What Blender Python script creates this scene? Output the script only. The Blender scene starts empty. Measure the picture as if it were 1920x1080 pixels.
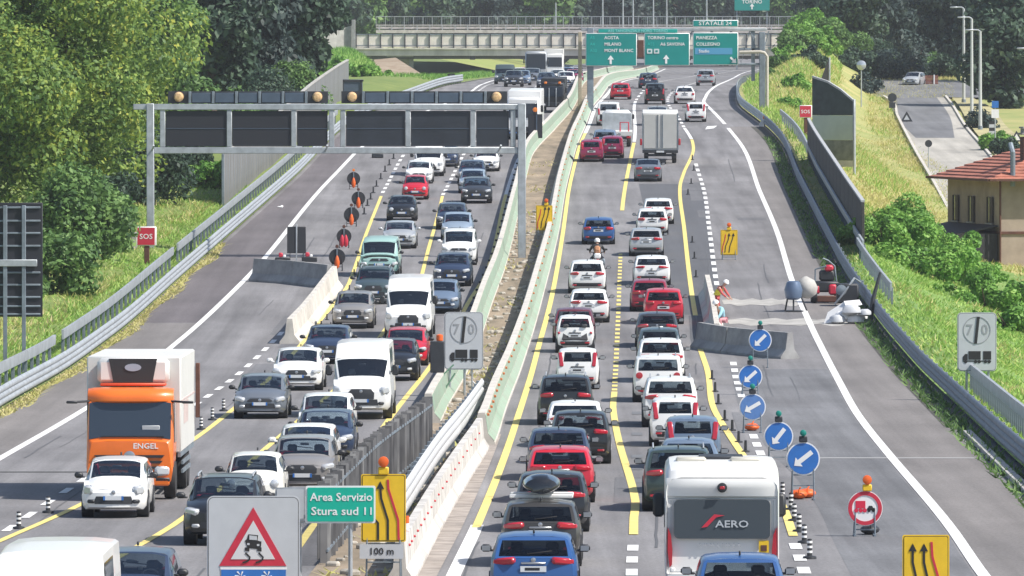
import bpy, math, random
import numpy as np
from mathutils import Vector, Matrix
R = math.radians
random.seed(7); rng = np.random.default_rng(7)
S = bpy.context.scene; C = S.collection
# ------------------------------------------------------------------ camera, sky, sun
F = 14000.0; HY = 130.0; H0 = 11.7; KD = F/7500
def D(y): return y*KD                          # survey distances were read for a 7500 px lens
#            # focal length and horizon of the photograph (1920 px wide); camera height
cd = bpy.data.cameras.new('camera'); cam = bpy.data.objects.new('camera', cd); C.objects.link(cam)
cam.location = (0, 0, H0); cam.rotation_euler = (R(90), 0, 0)
cd.sensor_width = 36; cd.lens = 36*F/1920; cd.shift_y = -(540-HY)/1920; cd.clip_start = 1; cd.clip_end = 9000
S.camera = cam
SUN_EL, SUN_AZ = 49, 112                     # degrees; azimuth clockwise from +Y
w = bpy.data.worlds.new('World'); S.world = w; w.use_nodes = True
nt = w.node_tree; bg = nt.nodes['Background']; sky = nt.nodes.new('ShaderNodeTexSky')
sky.sky_type = 'NISHITA'; sky.sun_disc = False; sky.sun_elevation = R(SUN_EL); sky.sun_rotation = R(SUN_AZ)
sky.air_density = 1.0; sky.dust_density = 1.5
nt.links.new(sky.outputs[0], bg.inputs[0]); bg.inputs[1].default_value = 0.105
sd = bpy.data.lights.new('sun', 'SUN'); sd.energy = 4.2; sd.angle = R(0.5); sd.color = (1, .95, .87)
so = bpy.data.objects.new('sun', sd); C.objects.link(so)
sv = Vector((math.cos(R(SUN_EL))*math.sin(R(SUN_AZ)), math.cos(R(SUN_EL))*math.cos(R(SUN_AZ)), math.sin(R(SUN_EL))))
so.rotation_euler = sv.to_track_quat('Z', 'Y').to_euler(); so.location = sv*300
S.view_settings.view_transform = 'Standard'; S.view_settings.look = 'None'
S.view_settings.exposure = 0.55; S.view_settings.gamma = 1

# ------------------------------------------------------------------ road profile and layout
def pchip(xs, ys):
    xs = np.asarray(xs, float); ys = np.asarray(ys, float)
    h = np.diff(xs); dl = np.diff(ys)/h; m = np.zeros_like(xs)
    for i in range(1, len(xs)-1):
        if dl[i-1]*dl[i] > 0:
            w1 = 2*h[i]+h[i-1]; w2 = h[i]+2*h[i-1]; m[i] = (w1+w2)/(w1/dl[i-1]+w2/dl[i])
    m[0] = dl[0]; m[-1] = dl[-1]
    def f(x):
        x = np.asarray(x, float); i = np.clip(np.searchsorted(xs, x)-1, 0, len(h)-1)
        t = (x-xs[i])/h[i]; hh = h[i]
        r = (2*t**3-3*t**2+1)*ys[i]+(t**3-2*t**2+t)*hh*m[i]+(-2*t**3+3*t**2)*ys[i+1]+(t**3-t**2)*hh*m[i+1]
        r = np.where(x < xs[0], ys[0]+(x-xs[0])*m[0], r); r = np.where(x > xs[-1], ys[-1]+(x-xs[-1])*m[-1], r)
        return r
    return f
PROF = [(40, 10.35), (70, 10.6), (85, 10.9), (100, 11.25), (130, 11.65), (150, 11.7), (168, 11.4), (195, 10.3), (230, 8.7), (263, 7.0), (300, 4.3),
        (341, 2.6), (380, 1.5), (450, 1.2), (535, 1.05), (620, .6), (700, 0), (900, -1.5), (1400, -5)]
_h = pchip(*zip(*[(D(p), q) for p, q in PROF]))
def zr(Y): return H0 - float(_h(Y))
_ys = np.linspace(D(45), D(1300), 12000); _py = HY + F*_h(_ys)/_ys
def dist(py): return float(np.interp(-py, -_py, _ys))          # how far away the carriageway lies at an image row
def G(px, py):                                                 # a point of the carriageway
    Y = dist(py); return Vector(((px-960)*Y/F, Y, zr(Y)))
def P(px, py, Y): return Vector(((px-960)*Y/F, Y, H0-(py-HY)*Y/F))
def line(pts):
    q = sorted([(G(*p).y, G(*p).x) for p in pts]); return pchip([a for a, b in q], [b for a, b in q])
L0 = line([(-330, 1050), (-120, 930), (0, 860), (155, 770), (325, 648), (475, 508), (597, 360), (663, 290), (765, 225), (890, 167), (930, 150), (985, 140), (1060, 128)])
L1 = line([(440, 1180), (520, 1080), (605, 960), (720, 800), (790, 710), (840, 640), (873, 577), (913, 510), (950, 360), (972, 298), (1020, 243), (1058, 203), (1074, 172), (1090, 152), (1130, 139), (1190, 128)])
R0 = line([(805, 1180), (850, 1080), (895, 985), (930, 900), (975, 770), (1010, 650), (1037, 545), (1055, 440), (1068, 350), (1085, 280), (1103, 238), (1118, 200), (1140, 175), (1180, 150), (1250, 128)])
R1 = line([(1925, 1180), (1845, 1080), (1775, 980), (1665, 850), (1610, 780), (1565, 700), (1520, 610), (1490, 540), (1455, 430), (1425, 360), (1395, 280), (1365, 240), (1322, 195), (1324, 180), (1345, 160), (1400, 135), (1450, 126)])
XL = line([(-420, 1050), (-160, 870), (0, 773), (105, 712), (335, 528), (440, 435), (600, 285), (690, 215), (760, 188), (860, 157), (905, 149), (960, 139), (1040, 128)])     # left guardrail
XR = line([(2160, 1120), (1970, 930), (1830, 800), (1700, 670), (1650, 610), (1600, 540), (1545, 440), (1500, 350), (1465, 270), (1432, 236), (1392, 205), (1382, 182), (1418, 153), (1455, 135), (1500, 126)])
MB0 = line([(480, 1200), (580, 1080), (668, 960), (728, 890), (800, 800), (815, 770), (850, 712), (882, 640), (904, 577), (930, 510), (966, 375), (985, 298), (1031, 243), (1066, 203), (1080, 172), (1094, 152), (1132, 140), (1192, 128.5)])   # median barriers
MB1 = line([(700, 1180), (758, 1080), (810, 985), (862, 900), (905, 830), (926, 770), (955, 700), (973, 650), (1005, 545), (1033, 440), (1050, 350), (1069, 280), (1087, 238), (1103, 200), (1120, 180), (1160, 150.5), (1235, 128.5)])
def slope(f, Y, e=11): return (float(f(Y+e))-float(f(Y-e)))/(2*e)
def sm(a, b, x): t = min(1, max(0, (x-a)/(b-a))); return t*t*(3-2*t)
def Zv(Y):                                                     # the side valley on the right
    Y = Y/KD; return max(-1.1, 3.95+(min(Y, 460)-306)*.0555) + max(0, min(Y, 900)-460)*.012
def zleft(o, Y): return zr(Y)+.1+.13*min(o, 5)*(1-.7*sm(D(380), D(480), Y))+.02*max(0, o-5)*sm(D(140), D(300), Y)-2.3*sm(5, 12, o)*sm(D(395), D(460), Y)*(1-sm(D(640), D(700), Y))
def zright(o, Y):
    v = Zv(Y)
    t = sm(.3, 12, o); return (zr(Y)+.1)*(1-t)+v*t + 4.2*math.exp(-((o-6)/3.2)**2)*sm(D(318), D(385), Y)*(1-sm(D(450), D(520), Y)) + .35*math.exp(-((o-2)/1.2)**2)*sm(D(60), D(90), Y)
def gz(X, Y):
    xl, xr = float(XL(Y)), float(XR(Y))
    if X < xl: return zleft(xl-X, Y)
    if X > xr: return zright(X-xr, Y)
    return zr(Y)
def VR(px, py):                                                # point of the side valley
    Ys = np.linspace(D(200), D(460), 2000); ys = HY+F*(H0-np.array([Zv(a) for a in Ys]))/Ys
    Y = float(np.interp(-py, -ys, Ys)); return Vector(((px-960)*Y/F, Y, Zv(Y)))

# ------------------------------------------------------------------ materials
MATS = {}
def mat(name, col, rough=.6, metal=0., coat=0., var=0., scale=8., stretch=(1, 1, 1), col2=None, detail=4, bump=0., spec=.5, transl=0.):
    if name in MATS: return MATS[name]
    m = bpy.data.materials.new(name); m.use_nodes = True; MATS[name] = m
    n = m.node_tree.nodes; l = m.node_tree.links; b = n['Principled BSDF']
    b.inputs['Base Color'].default_value = (*col, 1); b.inputs['Roughness'].default_value = rough; b.inputs['Metallic'].default_value = metal
    b.inputs['Coat Weight'].default_value = coat; b.inputs['Coat Roughness'].default_value = .06; b.inputs['Specular IOR Level'].default_value = spec
    if var or col2 or bump:
        tc = n.new('ShaderNodeTexCoord'); mp = n.new('ShaderNodeMapping'); mp.inputs['Scale'].default_value = stretch
        no = n.new('ShaderNodeTexNoise'); no.inputs['Scale'].default_value = scale; no.inputs['Detail'].default_value = detail; no.inputs['Roughness'].default_value = .62
        l.new(tc.outputs['Object'], mp.inputs[0]); l.new(mp.outputs[0], no.inputs['Vector'])
        rp = n.new('ShaderNodeValToRGB'); l.new(no.outputs[0], rp.inputs[0])
        c2 = col2 if col2 else tuple(max(0, c*(1-var)) for c in col); c1 = col if col2 else tuple(min(1, c*(1+var*.6)) for c in col)
        rp.color_ramp.elements[0].position = .3; rp.color_ramp.elements[1].position = .7
        rp.color_ramp.elements[0].color = (*c2, 1); rp.color_ramp.elements[1].color = (*c1, 1)
        l.new(rp.outputs[0], b.inputs['Base Color'])
        if bump:
            bp = n.new('ShaderNodeBump'); bp.inputs['Strength'].default_value = bump; bp.inputs['Distance'].default_value = .02
            l.new(no.outputs[0], bp.inputs['Height']); l.new(bp.outputs[0], b.inputs['Normal'])
    return m
def asphalt(name, col, var=.2, spots=.5):
    if name in MATS: return MATS[name]
    m = mat(name, col, .85, spec=.25); n = m.node_tree.nodes; l = m.node_tree.links; b = n['Principled BSDF']
    tc = n.new('ShaderNodeTexCoord')
    def noise(scale, st, det=5):
        mp = n.new('ShaderNodeMapping'); mp.inputs['Scale'].default_value = st; no = n.new('ShaderNodeTexNoise')
        no.inputs['Scale'].default_value = scale; no.inputs['Detail'].default_value = det; no.inputs['Roughness'].default_value = .6
        l.new(tc.outputs['Object'], mp.inputs[0]); l.new(mp.outputs[0], no.inputs['Vector']); return no
    a = noise(1.1, (1, .012, 1)); c = noise(.22, (1, .35, 1), 3); d = noise(14, (1, .25, 1), 3)
    v = None
    for no, lo, hi in ((a, 1-var, 1+var*.7), (c, 1-var*.9, 1+var*.6), (d, 1-.12, 1+.12)):
        mr = n.new('ShaderNodeMapRange'); mr.inputs[1].default_value = .3; mr.inputs[2].default_value = .7; mr.inputs[3].default_value = lo; mr.inputs[4].default_value = hi
        l.new(no.outputs[0], mr.inputs[0])
        if v is None: v = mr.outputs[0]
        else:
            mu = n.new('ShaderNodeMath'); mu.operation = 'MULTIPLY'; l.new(v, mu.inputs[0]); l.new(mr.outputs[0], mu.inputs[1]); v = mu.outputs[0]
    mx = n.new('ShaderNodeVectorMath'); mx.operation = 'SCALE'; mx.inputs[0].default_value = col; l.new(v, mx.inputs['Scale'])
    l.new(mx.outputs[0], b.inputs['Base Color'])
    return m
def leafmat(name, cols, transl=.25):
    if name in MATS: return MATS[name]
    m = bpy.data.materials.new(name); m.use_nodes = True; MATS[name] = m
    n = m.node_tree.nodes; l = m.node_tree.links; b = n['Principled BSDF']; b.inputs['Roughness'].default_value = .55; b.inputs['Specular IOR Level'].default_value = .3
    g = n.new('ShaderNodeNewGeometry'); tc = n.new('ShaderNodeTexCoord'); no = n.new('ShaderNodeTexNoise'); no.inputs['Scale'].default_value = .8; no.inputs['Detail'].default_value = 3
    l.new(tc.outputs['Object'], no.inputs['Vector'])
    mr = n.new('ShaderNodeMath'); mr.operation = 'MULTIPLY_ADD'; mr.inputs[1].default_value = .45; l.new(g.outputs['Random Per Island'], mr.inputs[0])
    m2 = n.new('ShaderNodeMath'); m2.operation = 'MULTIPLY_ADD'; m2.inputs[1].default_value = 1.5; m2.inputs[2].default_value = -.48; l.new(no.outputs[0], m2.inputs[0]); l.new(m2.outputs[0], mr.inputs[2])
    rp = n.new('ShaderNodeValToRGB'); l.new(mr.outputs[0], rp.inputs[0])
    e = rp.color_ramp.elements
    for i in range(len(cols)-2): e.new(.5)
    for i, c in enumerate(cols): e[i].position = .05+.9*i/(len(cols)-1); e[i].color = (*c, 1)
    tr = n.new('ShaderNodeBsdfTranslucent'); mx = n.new('ShaderNodeMixShader'); mx.inputs[0].default_value = transl
    l.new(rp.outputs[0], b.inputs['Base Color']); l.new(rp.outputs[0], tr.inputs[0])
    l.new(b.outputs[0], mx.inputs[1]); l.new(tr.outputs[0], mx.inputs[2]); l.new(mx.outputs[0], n['Material Output'].inputs[0])
    return m
def pane(name, tint, bias):
    m = bpy.data.materials.new(name); m.use_nodes = True; MATS[name] = m; n = m.node_tree.nodes; l = m.node_tree.links; n.clear()
    o = n.new('ShaderNodeOutputMaterial'); x = n.new('ShaderNodeMixShader'); t = n.new('ShaderNodeBsdfTransparent'); gl = n.new('ShaderNodeBsdfGlossy'); lw = n.new('ShaderNodeLayerWeight'); lw.inputs[0].default_value = .5; fr = n.new('ShaderNodeMath'); fr.operation = 'POWER'; fr.inputs[1].default_value = 4.; l.new(lw.outputs['Facing'], fr.inputs[0]); ad = n.new('ShaderNodeMath')
    t.inputs[0].default_value = (*tint, 1); gl.inputs['Roughness'].default_value = .03; gl.inputs[0].default_value = (.85, .92, 1, 1); ad.operation = 'ADD'; ad.inputs[1].default_value = bias; ad.use_clamp = True
    l.new(fr.outputs[0], ad.inputs[0]); l.new(ad.outputs[0], x.inputs[0]); l.new(t.outputs[0], x.inputs[1]); l.new(gl.outputs[0], x.inputs[2]); l.new(x.outputs[0], o.inputs[0]); return m
M = dict(
    glass=mat('car_glass', (.03, .042, .06), .05, spec=.8), tyre=mat('tyre', (.025, .025, .028), .8), rim=mat('alloy', (.45, .46, .48), .35, .8),
    black=mat('black_plastic', (.025, .027, .032), .5), dark=mat('dark_metal', (.03, .034, .042), .6, var=.3, scale=3), head=mat('headlamp', (.62, .64, .66), .08, .25, 1.), tail=mat('taillamp', (.42, .015, .03), .15, 0, 1.),
    amber=mat('amber_lens', (.8, .22, .03), .25, 0, .6), plate=mat('plate_white', (.62, .64, .66), .5), blue=mat('sign_blue', (.03, .16, .5), .4, var=.12, scale=3), white=mat('sign_white', (.8, .8, .8), .5, var=.06, scale=3),
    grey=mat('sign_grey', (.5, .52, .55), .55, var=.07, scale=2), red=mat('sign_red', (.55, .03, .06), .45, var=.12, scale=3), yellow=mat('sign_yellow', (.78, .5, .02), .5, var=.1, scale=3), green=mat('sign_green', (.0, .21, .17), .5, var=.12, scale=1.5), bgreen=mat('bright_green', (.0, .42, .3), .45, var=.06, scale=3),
    ink=mat('sign_ink', (.018, .018, .02), .6), galv=mat('galvanised', (.42, .45, .48), .5, .35, var=.25, scale=2), galvd=mat('galvanised_dull', (.2, .24, .28), .6, .2, var=.3, scale=2), orange=mat('orange_plastic', (.78, .13, .02), .5, var=.15, scale=5),
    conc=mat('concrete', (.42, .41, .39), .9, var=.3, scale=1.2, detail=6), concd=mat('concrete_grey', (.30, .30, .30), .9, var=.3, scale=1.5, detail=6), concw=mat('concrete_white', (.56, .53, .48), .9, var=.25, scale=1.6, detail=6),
    gpaint=mat('faded_green_paint', (.27, .4, .3), .85, col2=(.27, .29, .24), scale=.9, detail=9), dirt=mat('median_dirt', (.37, .29, .21), .95, col2=(.15, .125, .09), scale=.9, detail=8, stretch=(1, .25, 1)),
    wmark=mat('white_marking', (.74, .74, .73), .7, var=.14, scale=2.5, detail=6), ymark=mat('yellow_marking', (.76, .62, .2), .7, var=.16, scale=2.5, detail=6), gmark=mat('erased_marking', (.14, .145, .155), .85),
    bark=mat('bark', (.1, .075, .055), .9, var=.4, scale=6), rust=mat('rust_brown', (.11, .045, .03), .8, var=.3, scale=4), skin=mat('skin', (.5, .3, .22), .6), wood=mat('brown_board', (.2, .07, .05), .8, var=.3, scale=3),
    truckgrey=mat('box_panel', (.6, .6, .58), .55, var=.06, scale=1.0), bluegrey=mat('blue_grey_panel', (.07, .1, .145), .5, var=.15, scale=2), screen=mat('dark_panel', (.018, .02, .028), .6), lampglow=mat('unlit_amber_lamp', (.72, .47, .24), .3, 0, .5, var=.3, scale=9),
)
M['wind']=pane('windscreen_glass', (.62, .7, .74), .1); M['rearglass']=pane('rear_window_glass', (.3, .34, .37), .045); M['trim']=mat('cabin_trim', (.05, .052, .058), .8); M['seatl']=mat('seat_grey', (.2, .2, .2), .85)
LEAF = dict(
    yellow=leafmat('leaf_yellow_green', [(.055, .11, .04), (.13, .23, .06), (.27, .38, .08), (.5, .5, .09)], .38), mid=leafmat('leaf_mid_green', [(.035, .075, .03), (.085, .17, .05), (.16, .28, .08), (.25, .38, .12)], .3),
    dark=leafmat('leaf_dark_green', [(.02, .038, .03), (.04, .072, .05), (.07, .12, .075), (.13, .19, .11)]), deep=leafmat('leaf_conifer', [(.018, .03, .03), (.03, .052, .048), (.055, .085, .075), (.1, .14, .12)]),
    bright=leafmat('leaf_bright_green', [(.06, .15, .03), (.13, .29, .05), (.22, .42, .08), (.34, .5, .12)], .3), grass=leafmat('grass_blade', [(.14, .3, .05), (.25, .43, .08), (.36, .5, .12), (.52, .52, .2)], .3), dry=leafmat('dry_grass_blade', [(.38, .42, .1), (.5, .48, .16), (.6, .54, .25), (.6, .5, .3)], .3),
)

# ------------------------------------------------------------------ mesh helpers
def tag(o, label=None, cat=None, group=None, kind=None):
    if label: o['label'] = label
    if cat: o['category'] = cat
    if group: o['group'] = group
    if kind: o['kind'] = kind
    return o
def empty(name, loc=(0, 0, 0), rz=0.):
    o = bpy.data.objects.new(name, None); C.objects.link(o); o.location = loc; o.rotation_euler = (0, 0, rz); o.empty_display_size = .3; return o
def link(name, me, m=None, parent=None):
    o = bpy.data.objects.new(name, me); C.objects.link(o)
    if m and not me.materials: me.materials.append(m)
    if parent: o.parent = parent
    return o
class MB:
    def __init__(s): s.v = []; s.f = []
    def add(s, v, f):
        k = len(s.v); s.v += [tuple(p) for p in v]; s.f += [tuple(i+k for i in q) for q in f]; return s
    def box(s, c, d, ch=0., M_=None):
        h = [x/2 for x in d]; ch = min([ch]+[x*.9 for x in h]); sg = (-1, 1); V = []; ix = {}
        if ch <= 0:
            for i in sg:
                for j in sg:
                    for k in sg: ix[i, j, k] = len(V); V.append((i*h[0], j*h[1], k*h[2]))
            Fc = [(0, 1, 3, 2), (4, 6, 7, 5), (0, 4, 5, 1), (2, 3, 7, 6), (0, 2, 6, 4), (1, 5, 7, 3)]
        else:
            for i in sg:
                for j in sg:
                    for k in sg:
                        for a in range(3):
                            q = [h[b]-(0 if b == a else ch) for b in range(3)]; ix[i, j, k, a] = len(V); V.append((i*q[0], j*q[1], k*q[2]))
            Fc = []
            for a in range(3):
                b, c_ = [(1, 2), (2, 0), (0, 1)][a]
                def id_(sa, sb, sc, ax, a=a, b=b, c_=c_):
                    t = [0, 0, 0]; t[a] = sa; t[b] = sb; t[c_] = sc; return ix[t[0], t[1], t[2], ax]
                for sa in sg:
                    Fc.append(tuple(id_(sa, y, z, a) for y, z in ((-1, -1), (1, -1), (1, 1), (-1, 1))))
                    for sb in sg: Fc.append((id_(sa, sb, -1, a), id_(sa, sb, 1, a), id_(sa, sb, 1, b), id_(sa, sb, -1, b)))
            for i in sg:
                for j in sg:
                    for k in sg: Fc.append(tuple(ix[i, j, k, a] for a in range(3)))
        out = []
        for q in Fc:
            p = [Vector(V[i]) for i in q]; nn = (p[1]-p[0]).cross(p[2]-p[0]); ce = sum(p, Vector())/len(p)
            out.append(q if nn.dot(ce) > 0 else q[::-1])
        V = [Vector(p) for p in V]
        if M_ is not None: V = [M_ @ p for p in V]
        return s.add([p+Vector(c) for p in V], out)
    def cyl(s, p0, p1, r0, r1=None, n=10, cap=True):
        p0 = Vector(p0); p1 = Vector(p1); r1 = r0 if r1 is None else r1; a = (p1-p0).normalized()
        u = a.orthogonal().normalized(); q = a.cross(u); V = []
        for p, r in ((p0, r0), (p1, r1)):
            for i in range(n): t = 2*math.pi*i/n; V.append(p+(u*math.cos(t)+q*math.sin(t))*r)
        Fc = [(i, (i+1) % n, n+(i+1) % n, n+i) for i in range(n)]
        if cap: Fc += [tuple(range(n))[::-1], tuple(range(n, 2*n))]
        return s.add(V, Fc)
    def tube(s, pts, r, n=8):
        pts = [Vector(p) for p in pts]; V = []; u = None
        for i, p in enumerate(pts):
            a = (pts[min(i+1, len(pts)-1)]-pts[max(i-1, 0)]).normalized()
            u = a.orthogonal().normalized() if u is None else (u-a*u.dot(a)).normalized(); q = a.cross(u)
            rr = r[i] if isinstance(r, (list, tuple)) else r
            V += [p+(u*math.cos(2*math.pi*k/n)+q*math.sin(2*math.pi*k/n))*rr for k in range(n)]
        Fc = [(j*n+k, j*n+(k+1) % n, (j+1)*n+(k+1) % n, (j+1)*n+k) for j in range(len(pts)-1) for k in range(n)]
        Fc += [tuple(range(n))[::-1], tuple(range((len(pts)-1)*n, len(pts)*n))]
        return s.add(V, Fc)
    def lathe(s, prof, o=(0, 0, 0), axis='z', n=20):                 # prof: (radius, height)
        V = []; o = Vector(o)
        for r, z in prof:
            for i in range(n):
                t = 2*math.pi*i/n; a, b = r*math.cos(t), r*math.sin(t)
                V.append(o+Vector((a, b, z) if axis == 'z' else ((z, a, b) if axis == 'x' else (b, z, a))))
        Fc = [(j*n+k, j*n+(k+1) % n, (j+1)*n+(k+1) % n, (j+1)*n+k) for j in range(len(prof)-1) for k in range(n)]
        return s.add(V, Fc+[tuple(range(n))[::-1], tuple(range((len(prof)-1)*n, len(prof)*n))])
    def prism(s, pts, y0, y1):                                       # polygon in x,z pushed along y
        n = len(pts); V = [(x, y0, z) for x, z in pts]+[(x, y1, z) for x, z in pts]
        return s.add(V, [tuple(range(n)), tuple(range(n, 2*n))[::-1]]+[(i, n+i, n+(i+1) % n, (i+1) % n) for i in range(n)])
    def prismx(s, pts, x0, x1):                                      # polygon in y,z pushed along x
        n = len(pts); V = [(x0, y, z) for y, z in pts]+[(x1, y, z) for y, z in pts]
        return s.add(V, [tuple(range(n)), tuple(range(n, 2*n))[::-1]]+[(i, n+i, n+(i+1) % n, (i+1) % n) for i in range(n)])
    def ribbon(s, pts, wd, y0, y1):                                  # thick stroke in x,z
        pts = [Vector((a, b)) for a, b in pts]; l_, r_ = [], []
        for i, p in enumerate(pts):
            d = (pts[min(i+1, len(pts)-1)]-pts[max(i-1, 0)]).normalized(); q = Vector((-d.y, d.x))*wd/2; l_.append(p+q); r_.append(p-q)
        for i in range(len(pts)-1): s.prism([l_[i], l_[i+1], r_[i+1], r_[i]], y0, y1)
        return s
    def loft(s, rings, closed=True, caps=True):
        n = len(rings[0]); V = [p for r in rings for p in r]; m = n if closed else n-1
        Fc = [(j*n+k, j*n+(k+1) % n, (j+1)*n+(k+1) % n, (j+1)*n+k) for j in range(len(rings)-1) for k in range(m)]
        if caps and closed: Fc += [tuple(range(n))[::-1], tuple(range((len(rings)-1)*n, len(rings)*n))]
        return s.add(V, Fc)
    def mesh(s, name, m=None, smooth=38):
        me = bpy.data.meshes.new(name); me.from_pydata(s.v, [], s.f); me.update()
        if smooth and len(me.polygons):
            me.polygons.foreach_set('use_smooth', [True]*len(me.polygons)); me.set_sharp_from_angle(angle=R(smooth))
        if m: me.materials.append(m)
        return me
    def build(s, name, m=None, parent=None, smooth=38): return link(name, s.mesh(name, m, smooth), None, parent)
def quads(name, V, m, parent=None, k=4):                             # V: (n,k,3) loose faces
    n = len(V); me = bpy.data.meshes.new(name); me.vertices.add(n*k); me.vertices.foreach_set('co', V.reshape(-1).astype(np.float32))
    me.loops.add(n*k); me.loops.foreach_set('vertex_index', np.arange(n*k, dtype=np.int32)); me.polygons.add(n)
    me.polygons.foreach_set('loop_start', np.arange(0, n*k, k, dtype=np.int32)); me.update(calc_edges=True); me.materials.append(m)
    return link(name, me, None, parent)
def rrect(w_, h_, r, cx=0, cz=0, n=4):
    out = []
    for sx, sz, a0 in ((1, -1, -90), (1, 1, 0), (-1, 1, 90), (-1, -1, 180)):
        for i in range(n+1):
            a = R(a0+90*i/n); out.append((cx+sx*(w_/2-r)+r*math.cos(a), cz+sz*(h_/2-r)+r*math.sin(a)))
    return out
def disc(r, cx=0, cz=0, n=28): return [(cx+r*math.cos(2*math.pi*i/n), cz+r*math.sin(2*math.pi*i/n)) for i in range(n)]
def ring2(mb, r0, r1, y0, y1, cx=0, cz=0, n=32, a0=0, a1=360):
    for i in range(n):
        a, b = R(a0+(a1-a0)*i/n), R(a0+(a1-a0)*(i+1)/n)
        mb.prism([(cx+r*math.cos(t), cz+r*math.sin(t)) for r, t in ((r0, a), (r1, a), (r1, b), (r0, b))], y0, y1)
    return mb
def text(s, size, m, parent, loc, name='lettering', align='CENTER', wide=1., rz=0):
    cu = bpy.data.curves.new(name, 'FONT'); cu.body = s; cu.size = size; cu.align_x = align; cu.align_y = 'CENTER'; cu.extrude = .004; cu.resolution_u = 2; cu.offset = size*.012
    t = bpy.data.objects.new(name, cu); C.objects.link(t); dg = bpy.context.evaluated_depsgraph_get()
    me = bpy.data.meshes.new_from_object(t.evaluated_get(dg)); bpy.data.objects.remove(t); bpy.data.curves.remove(cu)
    me.transform(Matrix.Translation(loc) @ Matrix.Rotation(rz, 4, 'Z') @ Matrix.Rotation(R(90), 4, 'X') @ Matrix.Diagonal((wide, 1, 1, 1))); me.materials.clear(); me.materials.append(m)
    return link(name, me, None, parent)
# ------------------------------------------------------------------ ground, road, markings
def yrange(a, b, st=2.5):
    n = max(2, int((b-a)/st)+1); return [a+(b-a)*i/(n-1) for i in range(n)]
YS = yrange(D(45), D(420), 5)+yrange(D(426), D(1300), 14)
def strip(name, fa, fb, Ys, off, m, parent=None, build=True, mb=None):
    mb = mb or MB(); V = []
    for Y in Ys: z = zr(Y)+off; V += [(float(fa(Y)), Y, z), (float(fb(Y)), Y, z)]
    mb.add(V, [(2*i, 2*i+1, 2*i+3, 2*i+2) for i in range(len(Ys)-1)])
    return mb.build(name, m, parent, 0) if build else mb
A_main = asphalt('asphalt_worn', (.205, .2, .205), .27); A_sh = asphalt('asphalt_shoulder', (.145, .132, .138), .2); A_mid = asphalt('asphalt_closed_lane', (.165, .167, .176), .3); A_dark = asphalt('asphalt_new', (.115, .118, .128), .12); A_side = asphalt('asphalt_side_road', (.17, .172, .18), .2)
A_pale = asphalt('concrete_slab', (.4, .38, .34), .2)
g = MB().add([(-2500, -200, -6), (2500, -200, -6), (2500, 5000, -6), (-2500, 5000, -6)], [(0, 1, 2, 3)]).build('ground', mat('far_ground', (.07, .1, .04), .95, var=.4, scale=.02), None, 0); tag(g, kind='structure')
road = strip('road', lambda Y: float(XL(Y))-.3, lambda Y: float(XR(Y))+.3, YS, 0, A_main); tag(road, kind='structure')
for nm, fa, fb, Ys, off, m in (('shoulder', lambda Y: float(XL(Y))+.2, lambda Y: float(L0(Y))-.15, yrange(D(176), D(320), 5), .004, A_sh), ('shoulder', lambda Y: float(XL(Y))+.2, lambda Y: float(L0(Y))-.15, yrange(D(60), D(175.8), 5), .004, asphalt('asphalt_shoulder_pale', (.2, .187, .182), .18)),
                               ('shoulder', lambda Y: float(R1(Y))+.15, lambda Y: float(XR(Y))-.9, yrange(D(60), D(300), 5), .004, asphalt('asphalt_shoulder_pale', (.2, .187, .182), .18))):
    tag(strip(nm, fa, fb, Ys, off, m), kind='structure')
def poly(name, pts, off, m, kind='structure'):                      # flat patch lying on the carriageway
    V = [G(*p)+Vector((0, 0, off)) for p in pts]; o = MB().add(V, [tuple(range(len(V)))]).build(name, m, None, 0); tag(o, kind=kind); return o
RY = line([(1490, 1012), (1462, 940), (1428, 890), (1390, 850), (1345, 780), (1325, 690), (1310, 645), (1305, 600), (1297, 550), (1283, 430), (1275, 350), (1282, 325), (1300, 275), (1297, 262), (1283, 240)])
tag(strip('asphalt_patch', lambda Y: float(RY(Y))+.9, lambda Y: float(R1(Y))-.2, yrange(dist(1175), dist(692), 4), .003, A_mid), kind='structure')
XD = line([(1215, 620), (1236, 560), (1222, 450), (1198, 345), (1196, 330)]); XD2 = line([(1352, 620), (1347, 530), (1331, 430), (1316, 345), (1314, 330)])
tag(strip('asphalt_patch', XD, XD2, yrange(dist(590), dist(345), 3), .004, A_dark), kind='structure')
tag(strip('asphalt_patch', lambda Y: float(RY(Y))-.3, lambda Y: float(RY(Y))+.75, yrange(dist(650), dist(592), 3), .008, A_dark), kind='structure')
tag(strip('median_strip', MB0, MB1, YS, .03, M['dirt']), kind='structure')
tag(strip('median_kerb', lambda Y: float(MB1(Y))+.2, lambda Y: float(R0(Y))-.35, yrange(D(60), dist(815), 5), .02, mat('kerb_gravel', (.33, .29, .26), .95, var=.4, scale=1.2)), kind='structure')
for py, x0, x1 in ((567, 1355, 1500), (604, 1365, 1590)):           # pale cement spilled across the closed lane
    c = G(x0, py).y
    pts = [(G(x0+(x1-x0)*i/12, py).x, c+KD*(.55*math.sin(i*1.7)-(1.0+.3*(i % 3))), 0) for i in range(13)]+[(G(x0+(x1-x0)*i/12, py).x, c+KD*(.9+.4*((i*7) % 3)), 0) for i in range(12, -1, -1)]
    o = MB().add([(x, y, zr(y)+.012) for x, y, z in pts], [tuple(range(26))]).build('cement_spill', mat('cement_dust', (.38, .37, .35), .95, var=.35, scale=1.1), None, 0); tag(o, kind='structure')
tag(strip('joint_line', lambda Y: float(RY(Y))+.6, lambda Y: float(XR(Y))-1.0, [dist(860), dist(858.5)], .012, mat('pale_joint', (.36, .36, .36), .9)), kind='structure')
tag(strip('joint_line', lambda Y: float(L0(Y))+.1, lambda Y: float(L0(Y))+3.4, [dist(886), dist(884.5)], .012, mat('dark_joint', (.09, .09, .09), .9)), kind='structure')
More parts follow.
